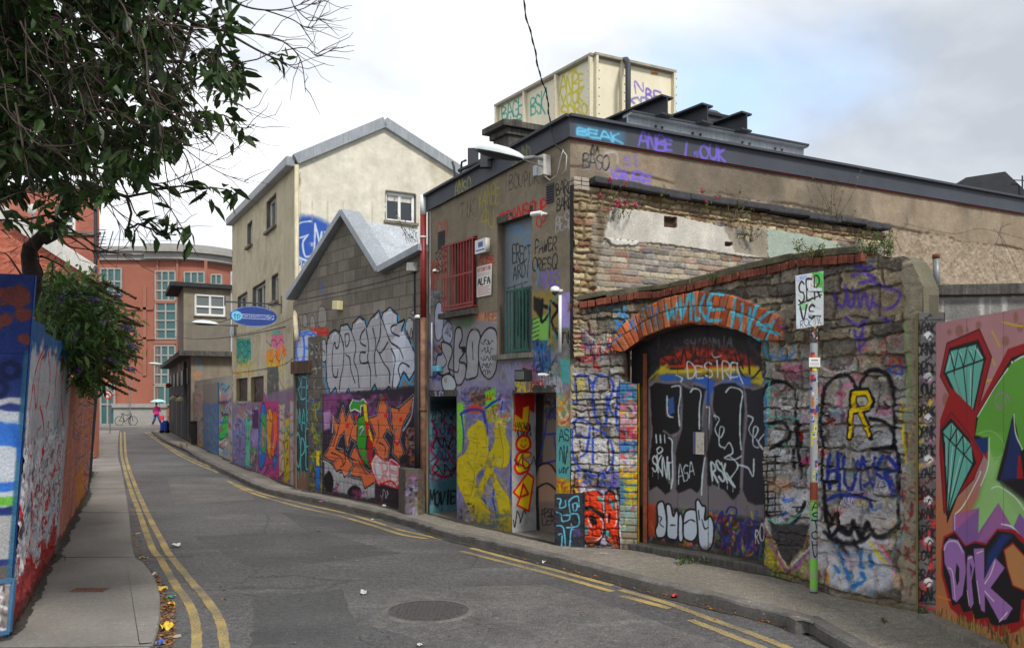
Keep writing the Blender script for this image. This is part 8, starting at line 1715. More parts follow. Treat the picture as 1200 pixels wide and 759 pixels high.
# sawn-off limb rising behind the wall
st_=empty('pollarded_stump','dark sawn-off tree stump with bare vine shoots rising behind the left wall','tree',(-5.2,8.4,0))
m=MB();zz=8.2;m.tube([Vector((-5.5,8.3,0)),Vector((-5.3,8.3,1.4)),Vector((-5.08,8.25,2.5)),ray(37,335,zz),ray(38,322,zz),ray(34,300,zz),ray(36,288,zz-.05)],[.12,.12,.11,.10,.09,.075,.07],9);m.tube([ray(35,292,zz-.02),ray(50,276,zz-.1),ray(62,266,zz-.2),ray(74,260,zz-.25)],[.07,.058,.05,.035],9);m.tube([ray(52,283,zz-.1),ray(64,278,zz-.1),ray(70,270,zz-.1)],[.04,.03,.015],7);m.build('trunk',M['bark'],st_,True)
tw=MB()
for i,P in enumerate([((68,272),(80,288),(100,292),(140,298)),((70,270),(90,282),(115,296),(150,290)),((74,262),(120,292),(155,298)),((40,300),(50,320),(44,335),(60,345)),((48,300),(70,310),(85,325)),((60,245),(70,225),(66,200)),((36,300),(60,305),(58,330),(40,322)),((0,258),(22,262),(45,300),(40,320)),((70,272),(95,275),(110,290)),((30,330),(10,300),(0,296))]):twig(P,8.0,.012,.003,3,90+i)
tw.build('vine',M['twig'],st_,True)
# buddleia over the wall
bush=empty('butterfly_bush','green butterfly bush with purple flower spikes spilling over the left wall','bush',(-7.2,10.6,0));rs=random.Random(33)
BP=[(44,330),(60,322),(84,318),(104,326),(122,340),(134,358),(150,378),(156,402),(146,424),(126,446),(108,458),(94,462),(88,440),(82,412),(64,396),(44,376)]
bt=[]
while len(bt) < 560:
 x,y=rs.uniform(40,160),rs.uniform(316,464)
 if not inside(x,y,BP):continue
 if x > 118 and rs.random() < .35:continue
 Z=rs.uniform(9.2,12.2)
 bt.append(ray(x,y,Z))
sk=skeleton([(-7.2,10.8,0),(-7.0,10.7,.9),(-6.7,10.6,1.7),(-6.3,10.4,2.3)],bt,.06,.0035,.08,rs,.5);sk.build('stems',M['twig'],bush)
L_=[]
for t in bt:
 ax=(Vector((.5,-.3,-.1))+rv(rs,.6)).normalized()
 for i in range(rs.randint(7,11)):L_.append((t+rv(rs,.07),(ax+rv(rs,.6)+Vector((.05,0,-.2))).normalized(),Vector((0,0,1))+rv(rs,.4),rs.uniform(.10,.18),rs.uniform(.03,.048)))
leaf_mesh('foliage',L_,M['leaf2'],bush)
fl2=MB();fb_=MB();rs=random.Random(5)
def spike(mb,p,d,L,r):
 """a panicle: many small florets round an axis"""
 d=d.normalized();n=int(L/.009)
 for i in range(n):
  t=i/n;rr=r*(math.sin(min(t*1.15+.22,1)*math.pi)**.6)*.9
  for k in range(4):
   a=rs.uniform(0,6.28);o=d.orthogonal().normalized();q=d.cross(o);c_=p+d*L*t+(o*math.cos(a)+q*math.sin(a))*rr;s_=.009;mb.add([c_+rv(rs,s_) for _ in range(4)],[(0,1,2),(0,2,3),(0,3,1)])
SP=[(115,378,1,-.1),(140,382,1.2,.2),(150,386,1.3,.25),(152,404,.9,.5),(90,345,.6,.2),(70,355,.3,-.4),(86,400,.3,-.5),(98,420,.4,-.6),(92,436,.3,-.6),(128,420,.9,.4),(150,432,1.2,.1),(84,352,.4,-.2),(68,366,.2,-.5),(104,350,.8,.1),(130,345,.9,.2)]
for (x,y,dx,dz) in SP:fl2=MB();spike(fl2,ray(x,y,9.4+rs.uniform(-.2,.5)),Vector((dx,-.2,-dz)),rs.uniform(.10,.17),.022);fl2.build('flower_spike',M['bloom'],bush)
SB=[(120,330,160,350),(128,352,164,362),(134,366,160,378),(130,384,165,404),(124,400,160,424),(118,420,156,444),(110,430,142,452),(138,376,168,382),(120,440,160,458),(112,336,140,352),(128,408,168,420),(100,325,120,335),(125,430,164,446),(116,446,150,462)]
for (x0,y0,x1,y1) in SB:
 fb_=MB();a,b=ray(x0,y0,9.8),ray(x1,y1,9.4);spike(fb_,a,b-a,(b-a).length,.012);fb_.tube([a,(a+b)/2+Vector((0,0,.02)),b],.004,4);fb_.build('seed_head',M['seedhead'],bush)
# weeds on ledges and copings
def weed(name,label,at,h,w,n,mt='weed',flower=None,group=None,seed=0,lean=(0,0),stems=8):
 rs=random.Random(seed);t=empty(name,label,'weed',at,group=group);s_=MB();L=[];Fl=MB();at=Vector(at)
 for k in range(stems):
  q=[at+Vector((rs.gauss(0,w*.25),rs.gauss(0,.03),0))];d=Vector((rs.gauss(lean[0],.4),rs.gauss(-.25,.2),1+lean[1])).normalized();hh=h*rs.uniform(.4,1)
  for j in range(5):q.append(q[-1]+d*hh/5);d=(d+rv(rs,.16)).normalized()
  s_.tube(q,[.004,.0035,.003,.0025,.002,.0015],4,cap=False)
  for i in range(n//stems):
   p=q[rs.randint(1,5)]+rv(rs,.012);L.append((p,(rv(rs,1)+Vector((0,-.3,-.1))).normalized(),Vector((0,0,1))+rv(rs,.3),rs.uniform(.025,.055),rs.uniform(.008,.018)))
  if flower:Fl=MB();spike(Fl,q[-1]-d*.02,d,.06,.014);Fl.build('flower',M[flower],t)
 s_.build('stem',M['seedhead'],t);leaf_mesh('leaves',L,M[mt],t)
 return t
Lp=lambda px,py,off=.1:PRU.at(px,py,off)
G_='weeds on the wall ledges'
weed('weed','bushy weed with pink flowers at the left end of the brick ruin',Lp(716,258),.34,.35,190,'weed','pink',G_,1)
weed('weed','pink flowered weed drooping from the slate ledge near the corner',Lp(712,236),.25,.12,40,'weed','pink',G_,2,stems=4)
weed('weed','tall dry stemmed weed above the second hole in the plaster',Lp(852,262),.62,.35,160,'weed',None,G_,3)
weed('weed','green and yellow weed hanging beside the pale green plaster',Lp(874,285),.42,.2,190,'weed',None,G_,4)
weed('weed','brown tufted weed on the slate ledge under the purple tag',Lp(772,238),.28,.2,70,'weed',None,G_,5,stems=6)
weed('weed','sparse red tipped weed on the middle of the slate ledge',Lp(822,248),.3,.15,40,'weed','pink',G_,6,stems=4)
weed('weed','tall wiry weed standing over the right end of the slate ledge',Lp(970,262),.95,.3,130,'weed',None,G_,7,stems=7)
weed('weed','light green weed in front of the ledge end',Lp(952,262),.3,.3,80,'leaf2',None,G_,8)
weed('weed','scrambling weed where the arch coping meets the ruin',Lp(1000,285),.5,.5,120,'weed',None,G_,9)
St=lambda px,py,off=-.1:PS.at(px,py,off)
weed('weed','dense green weed on top of the stone wall beside the brick coping',St(1022,300),.24,.4,320,'leaf2',None,G_,10,stems=16)
weed('weed','grassy weed trailing over the right part of the brick coping',St(968,300,.05),.22,.6,200,'weed',None,G_,11,(-.6,-.4),14)
weed('weed','small dry weed above the crown of the brick arch',St(846,330,.06),.14,.2,60,'leaf2',None,G_,12,stems=6)
weed('weed','leafy weed growing at the foot of the block pier',gz(1086,722),.09,.12,90,'leaf2',None,'weeds at the wall foot',13,stems=8)
weed('weed','tiny weed on the pavement below the yellow R',gz(1034,728),.03,.05,20,'leaf2',None,'weeds at the wall foot',14,stems=4)
weed('weed','low weed on the pavement in front of the arch gate',gz(806,660),.07,.35,110,'leaf2',None,'weeds at the wall foot',15,stems=12)
weed('weed','grass tuft at the foot of the concrete house',gz(216,524),.3,.7,160,'leaf2',None,'weeds at the wall foot',16,stems=16)
weed('weed','grass tuft at the foot of the left wall near the silver letters',gz(66,655,ZL),.16,.2,60,'leaf2',None,'weeds at the wall foot',17,stems=8)
weed('weed','grass tuft by the far stretch of the left wall',gz(104,560,ZL),.25,.4,120,'leaf2',None,'weeds at the wall foot',18,stems=12)
t=pth(PL,504,262,.1);weed('weed','leafy weed growing out behind the red drainpipe',pth(PL,503,285,.1)+Vector((-.15,0,0)),.75,.25,150,'weed',None,G_,19,(-.4,0),8)
# fallen leaves in the left gutter
def litter(name,poly,n,seed,z=ZR,size=(.02,.05),mt='litter',label='fallen leaves'):
 rs=random.Random(seed);L=[];xs=[p[0] for p in poly];ys=[p[1] for p in poly]
 while len(L) < n:
  x,y=rs.uniform(min(xs),max(xs)),rs.uniform(min(ys),max(ys))
  if inside(x,y,poly):p=gz(x,y,z);p.z=z+rs.uniform(.004,.02);L.append((p,Vector((rs.uniform(-1,1),rs.uniform(-1,1),rs.uniform(-.15,.25))),Vector((0,0,1))+rv(rs,.3),rs.uniform(*size),rs.uniform(size[0]*.5,size[1]*.6)))
 o=leaf_mesh(name,L,M[mt]);return tag(o,label,'leaves',kind='stuff')
litter('leaf_litter',[(178,672),(184,672),(192,690),(204,712),(206,735),(200,759),(186,759),(189,735),(189,700)],520,3,label='brown and orange leaves gathered in the left gutter')
litter('leaf_litter',[(152,590),(158,590),(166,650),(184,676),(180,680),(158,652)],160,4,size=(.02,.04),label='thin line of leaves along the left kerb')
litter('leaf_litter',[(20,700),(60,640),(90,590),(96,592),(75,640),(40,710)],150,5,ZL,(.015,.035),label='leaf debris at the foot of the left wall')
litter('leaf_litter',[(200,560),(700,640),(900,759),(280,759),(180,600)],90,6,size=(.02,.045),label='stray leaves scattered over the road')
litter('leaf_litter',[(590,645),(730,682),(960,742),(950,746),(725,688),(586,650)],170,7,size=(.015,.04),label='leaf debris along the right kerb')
# ================================================================== roof tank and steelwork
TK=Vector((.1008*16,16,0));zT=ray(695.8,66,16).z;zB=zT-2.6
tank=empty('water_tank','cream bolted panel water tank with green yellow and purple tags on the roof','tank',(TK.x,TK.y,zB))
PT1=Path([V2(TK+dL*3.39),V2(TK)]);PT2=Path([V2(TK),V2(TK+dR*1.94)])
def tpaint(c,tags):
 plaster(c,(222,214,188),3,5,10);c.h*=0;tags(c)
q=T(560,50,3.793)
c=Canvas(PT1,0,3.39,zB,zT,.014,(200,192,164));tpaint(c,lambda c:(c.text('BAGH',q((105,290),(200,250),(205,320),(105,345)),[(1.9,(40,150,130))],3),c.text('ELB',q((115,345),(200,320),(200,370),(115,375)),[(1.9,(40,150,130))],4),c.text('BSK',q((232,262),(302,225),(302,320),(235,325)),[(2.1,(40,150,130))],5),c.text('ANBE',q((365,160),(475,130),(475,205),(365,235)),[(2.4,(196,184,40))],6,gap=.04),c.text('YOUK',q((370,235),(470,200),(470,265),(370,290)),[(2.4,(196,184,40))],7,gap=.04),c.text('SORO',q((368,290),(490,260),(490,320),(370,340)),[(2.6,(196,184,40))],8,gap=.02),c.fl(q((405,120),(440,112),(440,130),(405,140)),(200,186,40),3,.8)))
wall('panel_wall',c,M['tank'],tank,bot=zB,top=[(0,zT),(3.39,zT)],thick=.05)
c=Canvas(PT2,0,1.94,zB,zT,.014,(200,192,164));tpaint(c,lambda c:(c.text('N',q((695,170),(738,180),(738,215),(695,225)),[(1.8,(104,84,180))],3),c.text('BE',q((745,195),(815,215),(815,265),(745,255)),[(2.2,(104,84,180))],4),c.fl(q((770,130),(800,135),(800,145),(770,142)),(190,110,50),1.5),c.scrib((738,112,768,122),(120,120,170),2.4,5,3)))
wall('panel_wall',c,M['tank'],tank,bot=zB,top=[(0,zT),(1.94,zT)],thick=.05)
far_c=TK+dL*3.39+dR*1.94;m=MB(); 
for a,b in ((TK+dR*1.94,far_c),(far_c,TK+dL*3.39)):m.prism([a+Vector((0,0,zB)),b+Vector((0,0,zB)),b+Vector((0,0,zT)),a+Vector((0,0,zT))],dL*.03)
m.prism([TK+Vector((0,0,zT)),TK+dR*1.94+Vector((0,0,zT)),far_c+Vector((0,0,zT)),TK+dL*3.39+Vector((0,0,zT))],(0,0,-.03));cream=mat('cream_steel',(218,210,184),.5,.06,3,.05,20,streak=.1);m.build('panel_back',cream,tank)
m=MB();bo=MB()
def rib(p,d,n_): 
 m.bar(p+Vector((0,0,zB)),p+Vector((0,0,zT)),.13,.05,up=d); 
 for z in np.arange(zB+.1,zT,.17):bo.box(p+n_*.035+Vector((0,0,z)),.03,.03,.03,(d,n_,Vector((0,0,1))));bo.box(p+n_*.035+d*.045+Vector((0,0,z)),.02,.02,.02,(d,n_,Vector((0,0,1))))
for u in (0.02,1.13,2.26,3.36):rib(PT1.P(u,0,.03)*1.0,dL,-dR)
for u in (.03,.63,1.92):rib(PT2.P(u,0,.03),dR,-dL)
m.build('flange',cream,tank);bo.build('bolts',M['rust'],tank)
m=MB()
for P_,L in ((PT1,3.39),(PT2,1.94)):m.bar(P_.P(-.02,zT+.02,.03),P_.P(L+.02,zT+.02,.03),.14,.05)
m.build('top_rim',mat('grey_rim',(150,144,130),.7,.2,8),tank)
m=MB();up=ray(736,120,15.9);m.tube([up+Vector((0,0,-1)),ray(736,74,15.9),ray(734,70,16.1),ray(728,71,16.6)],.055,8);m.build('overflow_pipe',M['steel_d'],tank,True)
m=MB()
for a in (.4,1.7,3.0):
 p=TK+dL*a+dR*.3;m.bar(p+Vector((0,0,4.7)),p+Vector((0,0,zB)),.14,.14)
 p=TK+dL*a+dR*1.7;m.bar(p+Vector((0,0,4.7)),p+Vector((0,0,zB)),.14,.14)
m.build('support',M['steel_d'],tank)
def ibeam(m,a,b,h,w,t=.02):
 m.bar(a,b,t,h);m.bar(a+Vector((0,0,h/2)),b+Vector((0,0,h/2)),w,t*1.4);m.bar(a-Vector((0,0,h/2)),b-Vector((0,0,h/2)),w,t*1.4)
sf=empty('roof_steelwork','grey and charcoal steel beams stacked on the roof behind the parapet','steel frame',(1.7,12,5.2))
zt6=ray(735,134,12).z;s0=Vector((1.705,12,zt6-.16));e0=s0+dR*3.55
m=MB();ibeam(m,s0,e0,.30,.22);m.build('main_beam',M['steel'],sf);m=MB();m.bar(s0+Vector((0,0,.17)),e0+Vector((0,0,.17)),.26,.03);m.build('beam_cap',M['steel_d'],sf)
bo=MB()
for u in (.5,.62,1.2,1.35,2.2,2.35,2.9,3.05):
 for z in (-.05,.05):bo.box(s0+dR*u-dL*.02+Vector((0,0,z)),.03,.03,.03)
bo.build('bolts',M['steel_d'],sf)
m=MB()
for (px,py) in ((757,117),(804,128),(850,138)):
 # cross beam: its near end overhangs the main beam, its far end runs back over the roof
 r_=(px-600)/F;t=(s0.x-.25*dL.x*-1-r_*(s0.y))/(r_*dR.y-dR.x);p=s0+dR*t-dL*.25;z=p.z+.30;p=Vector((p.x,p.y,z));ibeam(m,p,p+dL*3.0,.26,.24)
m.build('cross_beam',M['steel_d'],sf)
m=MB()
for k in (.3,3.3):p=s0+dR*k;m.bar(Vector((p.x,p.y,4.7)),p-Vector((0,0,.15)),.12,.12);p=p+dL*2.6;m.bar(Vector((p.x,p.y,4.7)),Vector((p.x,p.y,s0.z+.2)),.12,.12)
m.build('post',M['steel_d'],sf)
m=MB();a=ray(768,126,12.6);m.tube([ray(752,130,12.8),ray(768,124,12.7),ray(776,122,12.7),ray(777,126,12.7),ray(777,142,12.7)],.035,7);m.build('pipe',M['steel_d'],sf,True)
rv_=empty('roof_vent','small black square roof vent cowl beyond the steel beams','vent',ray(824,145,14));m=MB();c_=ray(824,138,14);m.add([c_+dR*x+dL*y+Vector((0,0,z)) for z,s_ in ((-.5,.24),(.0,.24),(.1,.15)) for x,y in ((-s_,-s_),(s_,-s_),(s_,s_),(-s_,s_))],[(0,1,5,4),(1,2,6,5),(2,3,7,6),(3,0,4,7),(4,5,9,8),(5,6,10,9),(6,7,11,10),(7,4,8,11),(8,9,10,11)]);m.build('cowl',M['steel_d'],rv_)
m=MB();m.box(c_+Vector((0,0,-.02)),.56,.56,.05,(dR,dL,Vector((0,0,1))));m.build('rim',M['black'],rv_)
fr_=empty('far_roof','dark slate roof peak with a small aerial beyond the parapet at the right','building',ray(1165,300,30));m=MB();y=30
pts=[ray(1128,212,y),ray(1132,208,y),ray(1178,201,y),ray(1225,245,y),ray(1225,470,y),ray(1118,470,y),ray(1126,230,y)];m.prism(pts,(.5,5,0));m.build('roof',M['charcoal2'],fr_);m=MB();a=ray(1198,228,y-.1);b=ray(1198,206,y-.1);m.tube([a,b],.03,5);m.bar(ray(1188,211,y-.1),ray(1206,212,y-.1),.03,.03);m.build('aerial',M['steel_d'],fr_)
# ================================================================== things fixed to the corner building
sl_=empty('street_lamp','grey street lamp head on a bracket arm fixed to the corner building','lamp',pth(PL,642,195,0))
nP=Vector((PL.n[0][0],PL.n[0][1],0));w0=pth(PL,644,188,.12)
hd=ray(588,177,9.15);t_=ray(560,176,9.35);h_=ray(613,186,9.05)
m=MB();m.tube([w0,(w0+h_)/2+Vector((0,0,.02)),h_],.022,8);m.tube([w0+Vector((0,0,-.1)),w0*.5+h_*.5+Vector((0,0,-.06)),h_+Vector((0,0,-.01))],.010,6);m.build('arm',M['pole'],sl_,True)
def lamphead(a,b,w,hh,parent,mts=('steel','lampglass')):
 """cobra head: tapered hood above, clear bowl below"""
 d=(a-b);L=d.length;d.normalize();s_=d.cross(Vector((0,0,1))).normalized();u=s_.cross(d);prof=[(0,.25,.3),(.12,.6,.6),(.35,.9,.9),(.6,1,1),(.85,.9,.8),(1,.45,.4)]
 for k,nm in ((1,'hood'),(-1,'lens')):
  m=MB();V=[];n=12
  for t,ws,hs in prof:
   for j in range(n+1):an=math.pi*j/n;V.append(b+d*L*t+s_*math.cos(an)*w/2*ws+u*math.sin(an)*hh*(hs if k==1 else .55*hs)*k)
  m.add(V,[(i*(n+1)+j,i*(n+1)+j+1,(i+1)*(n+1)+j+1,(i+1)*(n+1)+j) for i in range(len(prof)-1) for j in range(n)]+[tuple(range(n+1)),tuple((len(prof)-1)*(n+1)+j for j in range(n+1))]);m.build(nm,M[mts[0]] if k==1 else M[mts[1]],parent,True)
lamphead(t_,h_,.27,.10,sl_,('lampglass','steel_d'))
m=MB();b0=pth(PL,643,195,.07);m.bar(b0+Vector((0,0,-.14)),b0+Vector((0,0,.13)),.13,.13,up=nP);m.build('gear_box',M['white_old'],sl_,bevel=.01);m=MB();m.bar(pth(PL,637,196,.1),pth(PL,637,208,.1),.09,.09,up=nP);m.build('fuse_box',M['steel'],sl_,bevel=.006)
m=MB();m.tube([w0+Vector((0,0,-.2)),pth(PL,648,212,.05),pth(PL,656,205,.04),pth(PL,660,185,.04),pth(PL,663,176,.04)],.007,5);m.tube([pth(PL,660,205,.04),pth(PL,666,200,.04),pth(PL,667,183,.04),pth(PL,663,178,.04)],.007,5);m.build('cable',M['white_old'],sl_,True)
def camera(px,py,path,label,s=1.0,dome=True,fac=(-1,0)):
 t=empty('security_camera',label,'camera',path.at(px,py,0),group='security cameras');c=path.at(px,py,.16*s);m=MB();m.tube([path.at(px,py,0),c],.03*s,8);m.build('bracket',M['white'],t,True)
 m=MB();n=Vector((path.n[0][0],path.n[0][1],0));d=Vector((path.d[0][0],path.d[0][1],0))*fac[0]+n*.4;d.normalize()
 if dome:
  m.tube([c+Vector((0,0,.07*s)),c+Vector((0,0,.05*s)),c+Vector((0,0,0)),c-Vector((0,0,.03*s))],[.03*s,.07*s,.085*s,.08*s],14);m.build('housing',M['white'],t,True)
  m=MB();m.tube([c-Vector((0,0,.03*s)),c-Vector((0,0,.06*s)),c-Vector((0,0,.085*s))],[.07*s,.055*s,.02*s],12);m.build('lens',M['glass'],t,True)
 else:
  m.tube([c-d*.02,c+d*.2*s],.045*s,12);m.build('housing',M['white'],t);m=MB();m.tube([c+d*.2*s,c+d*.215*s],.035*s,12);m.build('lens',M['glass'],t)
 return t
camera(497.5,372,PL,'white dome camera beside the red drainpipe, above a white conduit',.75)
camera(641,251,PL,'white tube camera at eye height of the tall shuttered opening',.7,False)
camera(659,341,PL,'white dome camera on top of the long white conduit near the corner',.75)
camera(514,318,PL,'tiny white dome camera left of the red barred window',.45)
camera(643,439,PL,'small white camera above the second doorway beside the floodlight',.45,False)
cd_=empty('conduit','long white plastic conduit running down the corner of the building','pipe',pth(PL,658,415,.02));m=MB();m.tube([pth(PL,658.5,346,.03),pth(PL,658.5,413,.03)],.022,8);m.build('pipe',M['white'],cd_,True)
cd_=empty('conduit','short white conduit under the dome camera by the red drainpipe','pipe',pth(PL,508,440,.02));m=MB();m.tube([pth(PL,508,378,.03),pth(PL,508,441,.03)],.014,8);m.build('pipe',M['white'],cd_,True)
fl_=empty('floodlight','black floodlight above the second doorway','light',pth(PL,623,440,0));m=MB();p=pth(PL,623,440,.14);dP=Vector((PL.d[0][0],PL.d[0][1],0));m.box(p,.26,.12,.16,(dP,nP,Vector((0,0,1))));m.build('housing',M['black'],fl_,bevel=.015);m=MB();m.tube([pth(PL,620,434,0),p+Vector((0,0,.1)),p],.012,6);m.build('bracket',M['black'],fl_)
m=MB();m.box(p+nP*.063,.2,.006,.11,(dP,nP,Vector((0,0,1))));m.build('lens',M['glass_g'],fl_)
ub=empty('junction_box','blue painted junction box below the grey bubble letters','box',pth(PL,515,432,0));m=MB();m.box(pth(PL,515.5,432,.05),.17,.1,.09,(dP,nP,Vector((0,0,1))));m.build('box_body',mat('pale_blue_painted_box',(96,170,196),.6,.25,12),ub,bevel=.01)
# alarm box and notice
al=empty('alarm_box','white and blue alarm box beside the red barred window','alarm',pth(PL,569,290,0));A_=Flat(60,60,(214,214,210));A_.fl([(18,12),(44,12),(44,34),(18,34)],(70,84,150),1);A_.text('ADT',[(20,15),(42,15),(42,31),(20,31)],[(2.2,'W')],1,jit=0) if False else None;A_.fl([(6,44),(54,44),(54,50),(6,50)],(60,90,170),1)
def wallpanel(nm,path,x0,x1,y0,y1,A,t,parent,mt='sign',off=None):
 ua,ub_=path.uz(x0,(y0+y1)/2)[0],path.uz(x1,(y0+y1)/2)[0];zt,zb=zat(path,(x0+x1)/2,y0),zat(path,(x0+x1)/2,y1);off=t/2+.01 if off is None else off
 return panel(nm,[path.P(ua,zt,off),path.P(ub_,zt,off),path.P(ub_,zb,off),path.P(ua,zb,off)],A,M[mt],parent,t)
wallpanel('box_body',PL,562.5,575,281,297,A_.a,.08,al)
ns=empty('notice','white warning notice with red and black lettering under the alarm box','sign',pth(PL,568,345,0));A_=Flat(150,250,(216,214,208))
A_.text('ATTENTION',[(8,14),(142,14),(142,44),(8,44)],[(5,(176,40,40))],1,jit=0,gap=.2); 
for k in range(2):A_.st([(16,64+k*14),(134,64+k*14)],4,(190,90,90),smooth=False,op=.7)
A_.text('ALFA',[(10,102),(140,102),(140,152),(10,152)],[(11,(30,30,34))],1,jit=0,gap=.2); 
for k in range(5):A_.st([(14,172+k*15),(136-(k % 2)*16,172+k*15)],6,(176,60,56),smooth=False,op=.8)
wallpanel('plate',PL,560,577,311,347,A_.a,.012,ns)
# red and white drainpipe
dp_=empty('drainpipe','red and white painted drainpipe where the block workshop meets the corner building','pipe',pth(PL,500,598,.08));m=MB();a=pth(PL,501,300,.08);zz=lambda y:EYE+(HZ-y)/F*a.y
m.tube([(a.x,a.y,zz(252)),(a.x,a.y,zz(372))],.052,10);m.build('pipe',M['red'],dp_,True);m=MB();m.tube([(a.x,a.y,zz(229)),(a.x,a.y,zz(252))],.056,10);m.build('collar',M['white'],dp_,True);m=MB();m.tube([(a.x,a.y,zz(277)),(a.x,a.y,zz(279))],.058,10);m.build('collar',M['white'],dp_,True);m=MB();m.tube([(a.x,a.y,zz(372)),(a.x,a.y,.02)],.05,10);m.tube([(a.x,a.y,zz(478)),(a.x,a.y,zz(482))],.06,10);m.build('lower_pipe',mat('rusty_painted_pipe',(128,92,72),.7,.5,9,.3,30),dp_,True)
m=MB();m.tube([(a.x+.12,a.y-.02,zz(245)),(a.x+.12,a.y-.02,zz(368))],.016,6);m.build('cable',M['steel'],dp_)
dp_=empty('cable_pipe','black soil pipe at the right end of the block workshop','pipe',pth(PB,493,600,.07));m=MB();m.tube([pth(PB,493.5,368,.06),pth(PB,493.5,520,.06),PB.P(PB.uz(493.5,500)[0],.6,.06)],.06,10);m.build('pipe',M['black'],dp_,True)
# roof edge junk
rj=empty('roof_bracket','rusty aerial brackets and old fittings on the roof edge by the street lamp','bracket',pth(PL,548,205,.1));m=MB();b0=pth(PL,548,196,-.1);m.box(b0+Vector((.0,0,.14)),.16,.16,.3);m.tube([pth(PL,540,205,0),pth(PL,541,190,0),pth(PL,546,188,0)],.018,6);m.tube([pth(PL,533,208,0),pth(PL,532,196,0),pth(PL,530,190,0)],.018,6);m.tube([pth(PL,538,200,0),pth(PL,560,190,0),pth(PL,574,188,.1)],.03,6);m.bar(pth(PL,576,180,.1),pth(PL,576,198,.1),.16,.1);m.build('fittings',M['steel_d'],rj)
# overhead cable
oc=MB();P=[ray(613,-30,8.6),ray(615,12,8.8),ray(625,50,9.2),ray(632,85,9.6),ray(641,112,10),pth(PL,652,138,.12),pth(PL,657,168,.1),pth(PL,662,178,.05)];cb=MB();cb.tube([Vector(q) for q in catmull(P,6)],.007,5);rs=random.Random(3)
pts=[Vector(q)+Vector((.012*math.sin(i*1.1),0,0)) for i,q in enumerate(catmull(P,8))];cb.tube(pts,.005,5);o=cb.build('overhead_cable',M['cable'],None,True);tag(o,'twisted black overhead cable dropping from the sky to the corner bracket','cable')
for i,(P0,P1,sag,lab) in enumerate(((ray(196,392,42),pth(PCL,340,383,.1),.25,'thin cable looping from the concrete house to the cream house, lower one'),(ray(205,375,42),pth(PCL,296,366,.1),.3,'thin cable between the concrete house and the cream house, upper one'))):
 m=MB();m.tube([P0.lerp(P1,t)-Vector((0,0,sag*4*t*(1-t))) for t in np.linspace(0,1,14)],.014,4);tag(m.build('wall_cable',M['cable']),lab,'cable','cables along the far walls')
# ================================================================== sign post
sp=empty('sign_post','grey pole covered in stickers with a tagged metal plate, in front of the stone wall','sign post',gz(953.5,694));b0=gz(953.5,694);zz=lambda y:EYE+(HZ-y)/F*b0.y
m=MB();m.tube([b0,Vector((b0.x,b0.y,zz(380)))],.036,14);m.build('pole',M['pole'],sp,True)
def sleeve(parent,y0,y1,paintf,name='stickers'):
 A=Flat(90,int((y1-y0)*5),(150,152,156));paintf(A);h,w=A.a.shape[:2];v=np.linspace(0,1,h);th=np.linspace(-math.pi,0,w)
 X=np.zeros((h,w,3));X[...,0]=b0.x+.0375*np.cos(th)[None];X[...,1]=b0.y+.0375*np.sin(th)[None];X[...,2]=(zz(y0)+(zz(y1)-zz(y0))*v)[:,None];return grid_mesh(name,X,np.ones((h-1,w-1),bool),A.a,M['sign'],parent)
def stk(A):
 rs=random.Random(4);h=A.nz
 for i in range(46):
  y=rs.uniform(0,h*.60);x=rs.uniform(0,70);w,hh=rs.uniform(16,40),rs.uniform(18,60);A.fl([(x,y),(x+w,y+rs.uniform(-3,3)),(x+w,y+hh),(x,y+hh)],rs.choice([(60,100,170),(206,206,204),(176,186,196),(190,120,50),(50,70,140),(206,196,80),(170,50,50),(130,150,170)]),1); 
  if rs.random() < .6:A.st([(x+4,y+8),(x+w-4,y+8)],3,(60,60,70),smooth=False);A.fl([(x+w*.2,y+hh*.4),(x+w*.8,y+hh*.4),(x+w*.7,y+hh*.8),(x+w*.3,y+hh*.8)],rs.choice([(200,90,60),(60,120,180),(30,30,34)]),1)
 A.fl([(0,h*.56),(90,h*.56),(90,h*.64),(0,h*.64)],(130,60,44),3)
 A.fl([(0,h*.63),(90,h*.63),(90,h*.70),(0,h*.71)],(110,190,60),4,.6);A.smear((10,h*.66,80,h*.84),[(40,150,190),(110,190,60)],10,(4,9),(20,50),.8,3,ang=1.5)
 for k,ch in enumerate('ASTOHV'):A.text(ch,[(20,h*(.645+k*.037)),(75,h*(.645+k*.037)),(75,h*(.675+k*.037)),(20,h*(.675+k*.037))],[(8,'K')],k)
 A.fl([(5,h*.87),(85,h*.87),(85,h*.99),(5,h*.985)],(120,200,60),6,.9);A.scrib((20,h*.9,70,h*.97),(150,150,146),6,3,2)
sleeve(sp,402,692,stk)
def cap_(A):A.fl([(0,0),(90,0),(90,200),(0,200)],(60,60,64),1);A.smear((0,10,90,110),['R','Y','G','W','K'],30,(4,9),(10,30),.9,5)
sleeve(sp,380,402,cap_,'tape')
A_=Flat(120,60,(214,214,210));A_.st([(26,18),(94,18)],6,(70,70,80),smooth=False); 
for k in range(3):A_.st([(14,34+k*8),(104,34+k*8)],2.4,(120,120,130),smooth=False)
pl=lambda x,y,o:Vector(((x-600)/F*b0.y,b0.y-o,zz(y)));panel('label',[pl(946,419,.045),pl(959,419,.045),pl(959,430,.045),pl(946,430,.045)],A_.a,M['sign'],sp,.006)
A_=Flat(220,300,(170,176,180));s_=lambda *p:[((x-35)/115*220,(y-65)/230*300) for x,y in p]
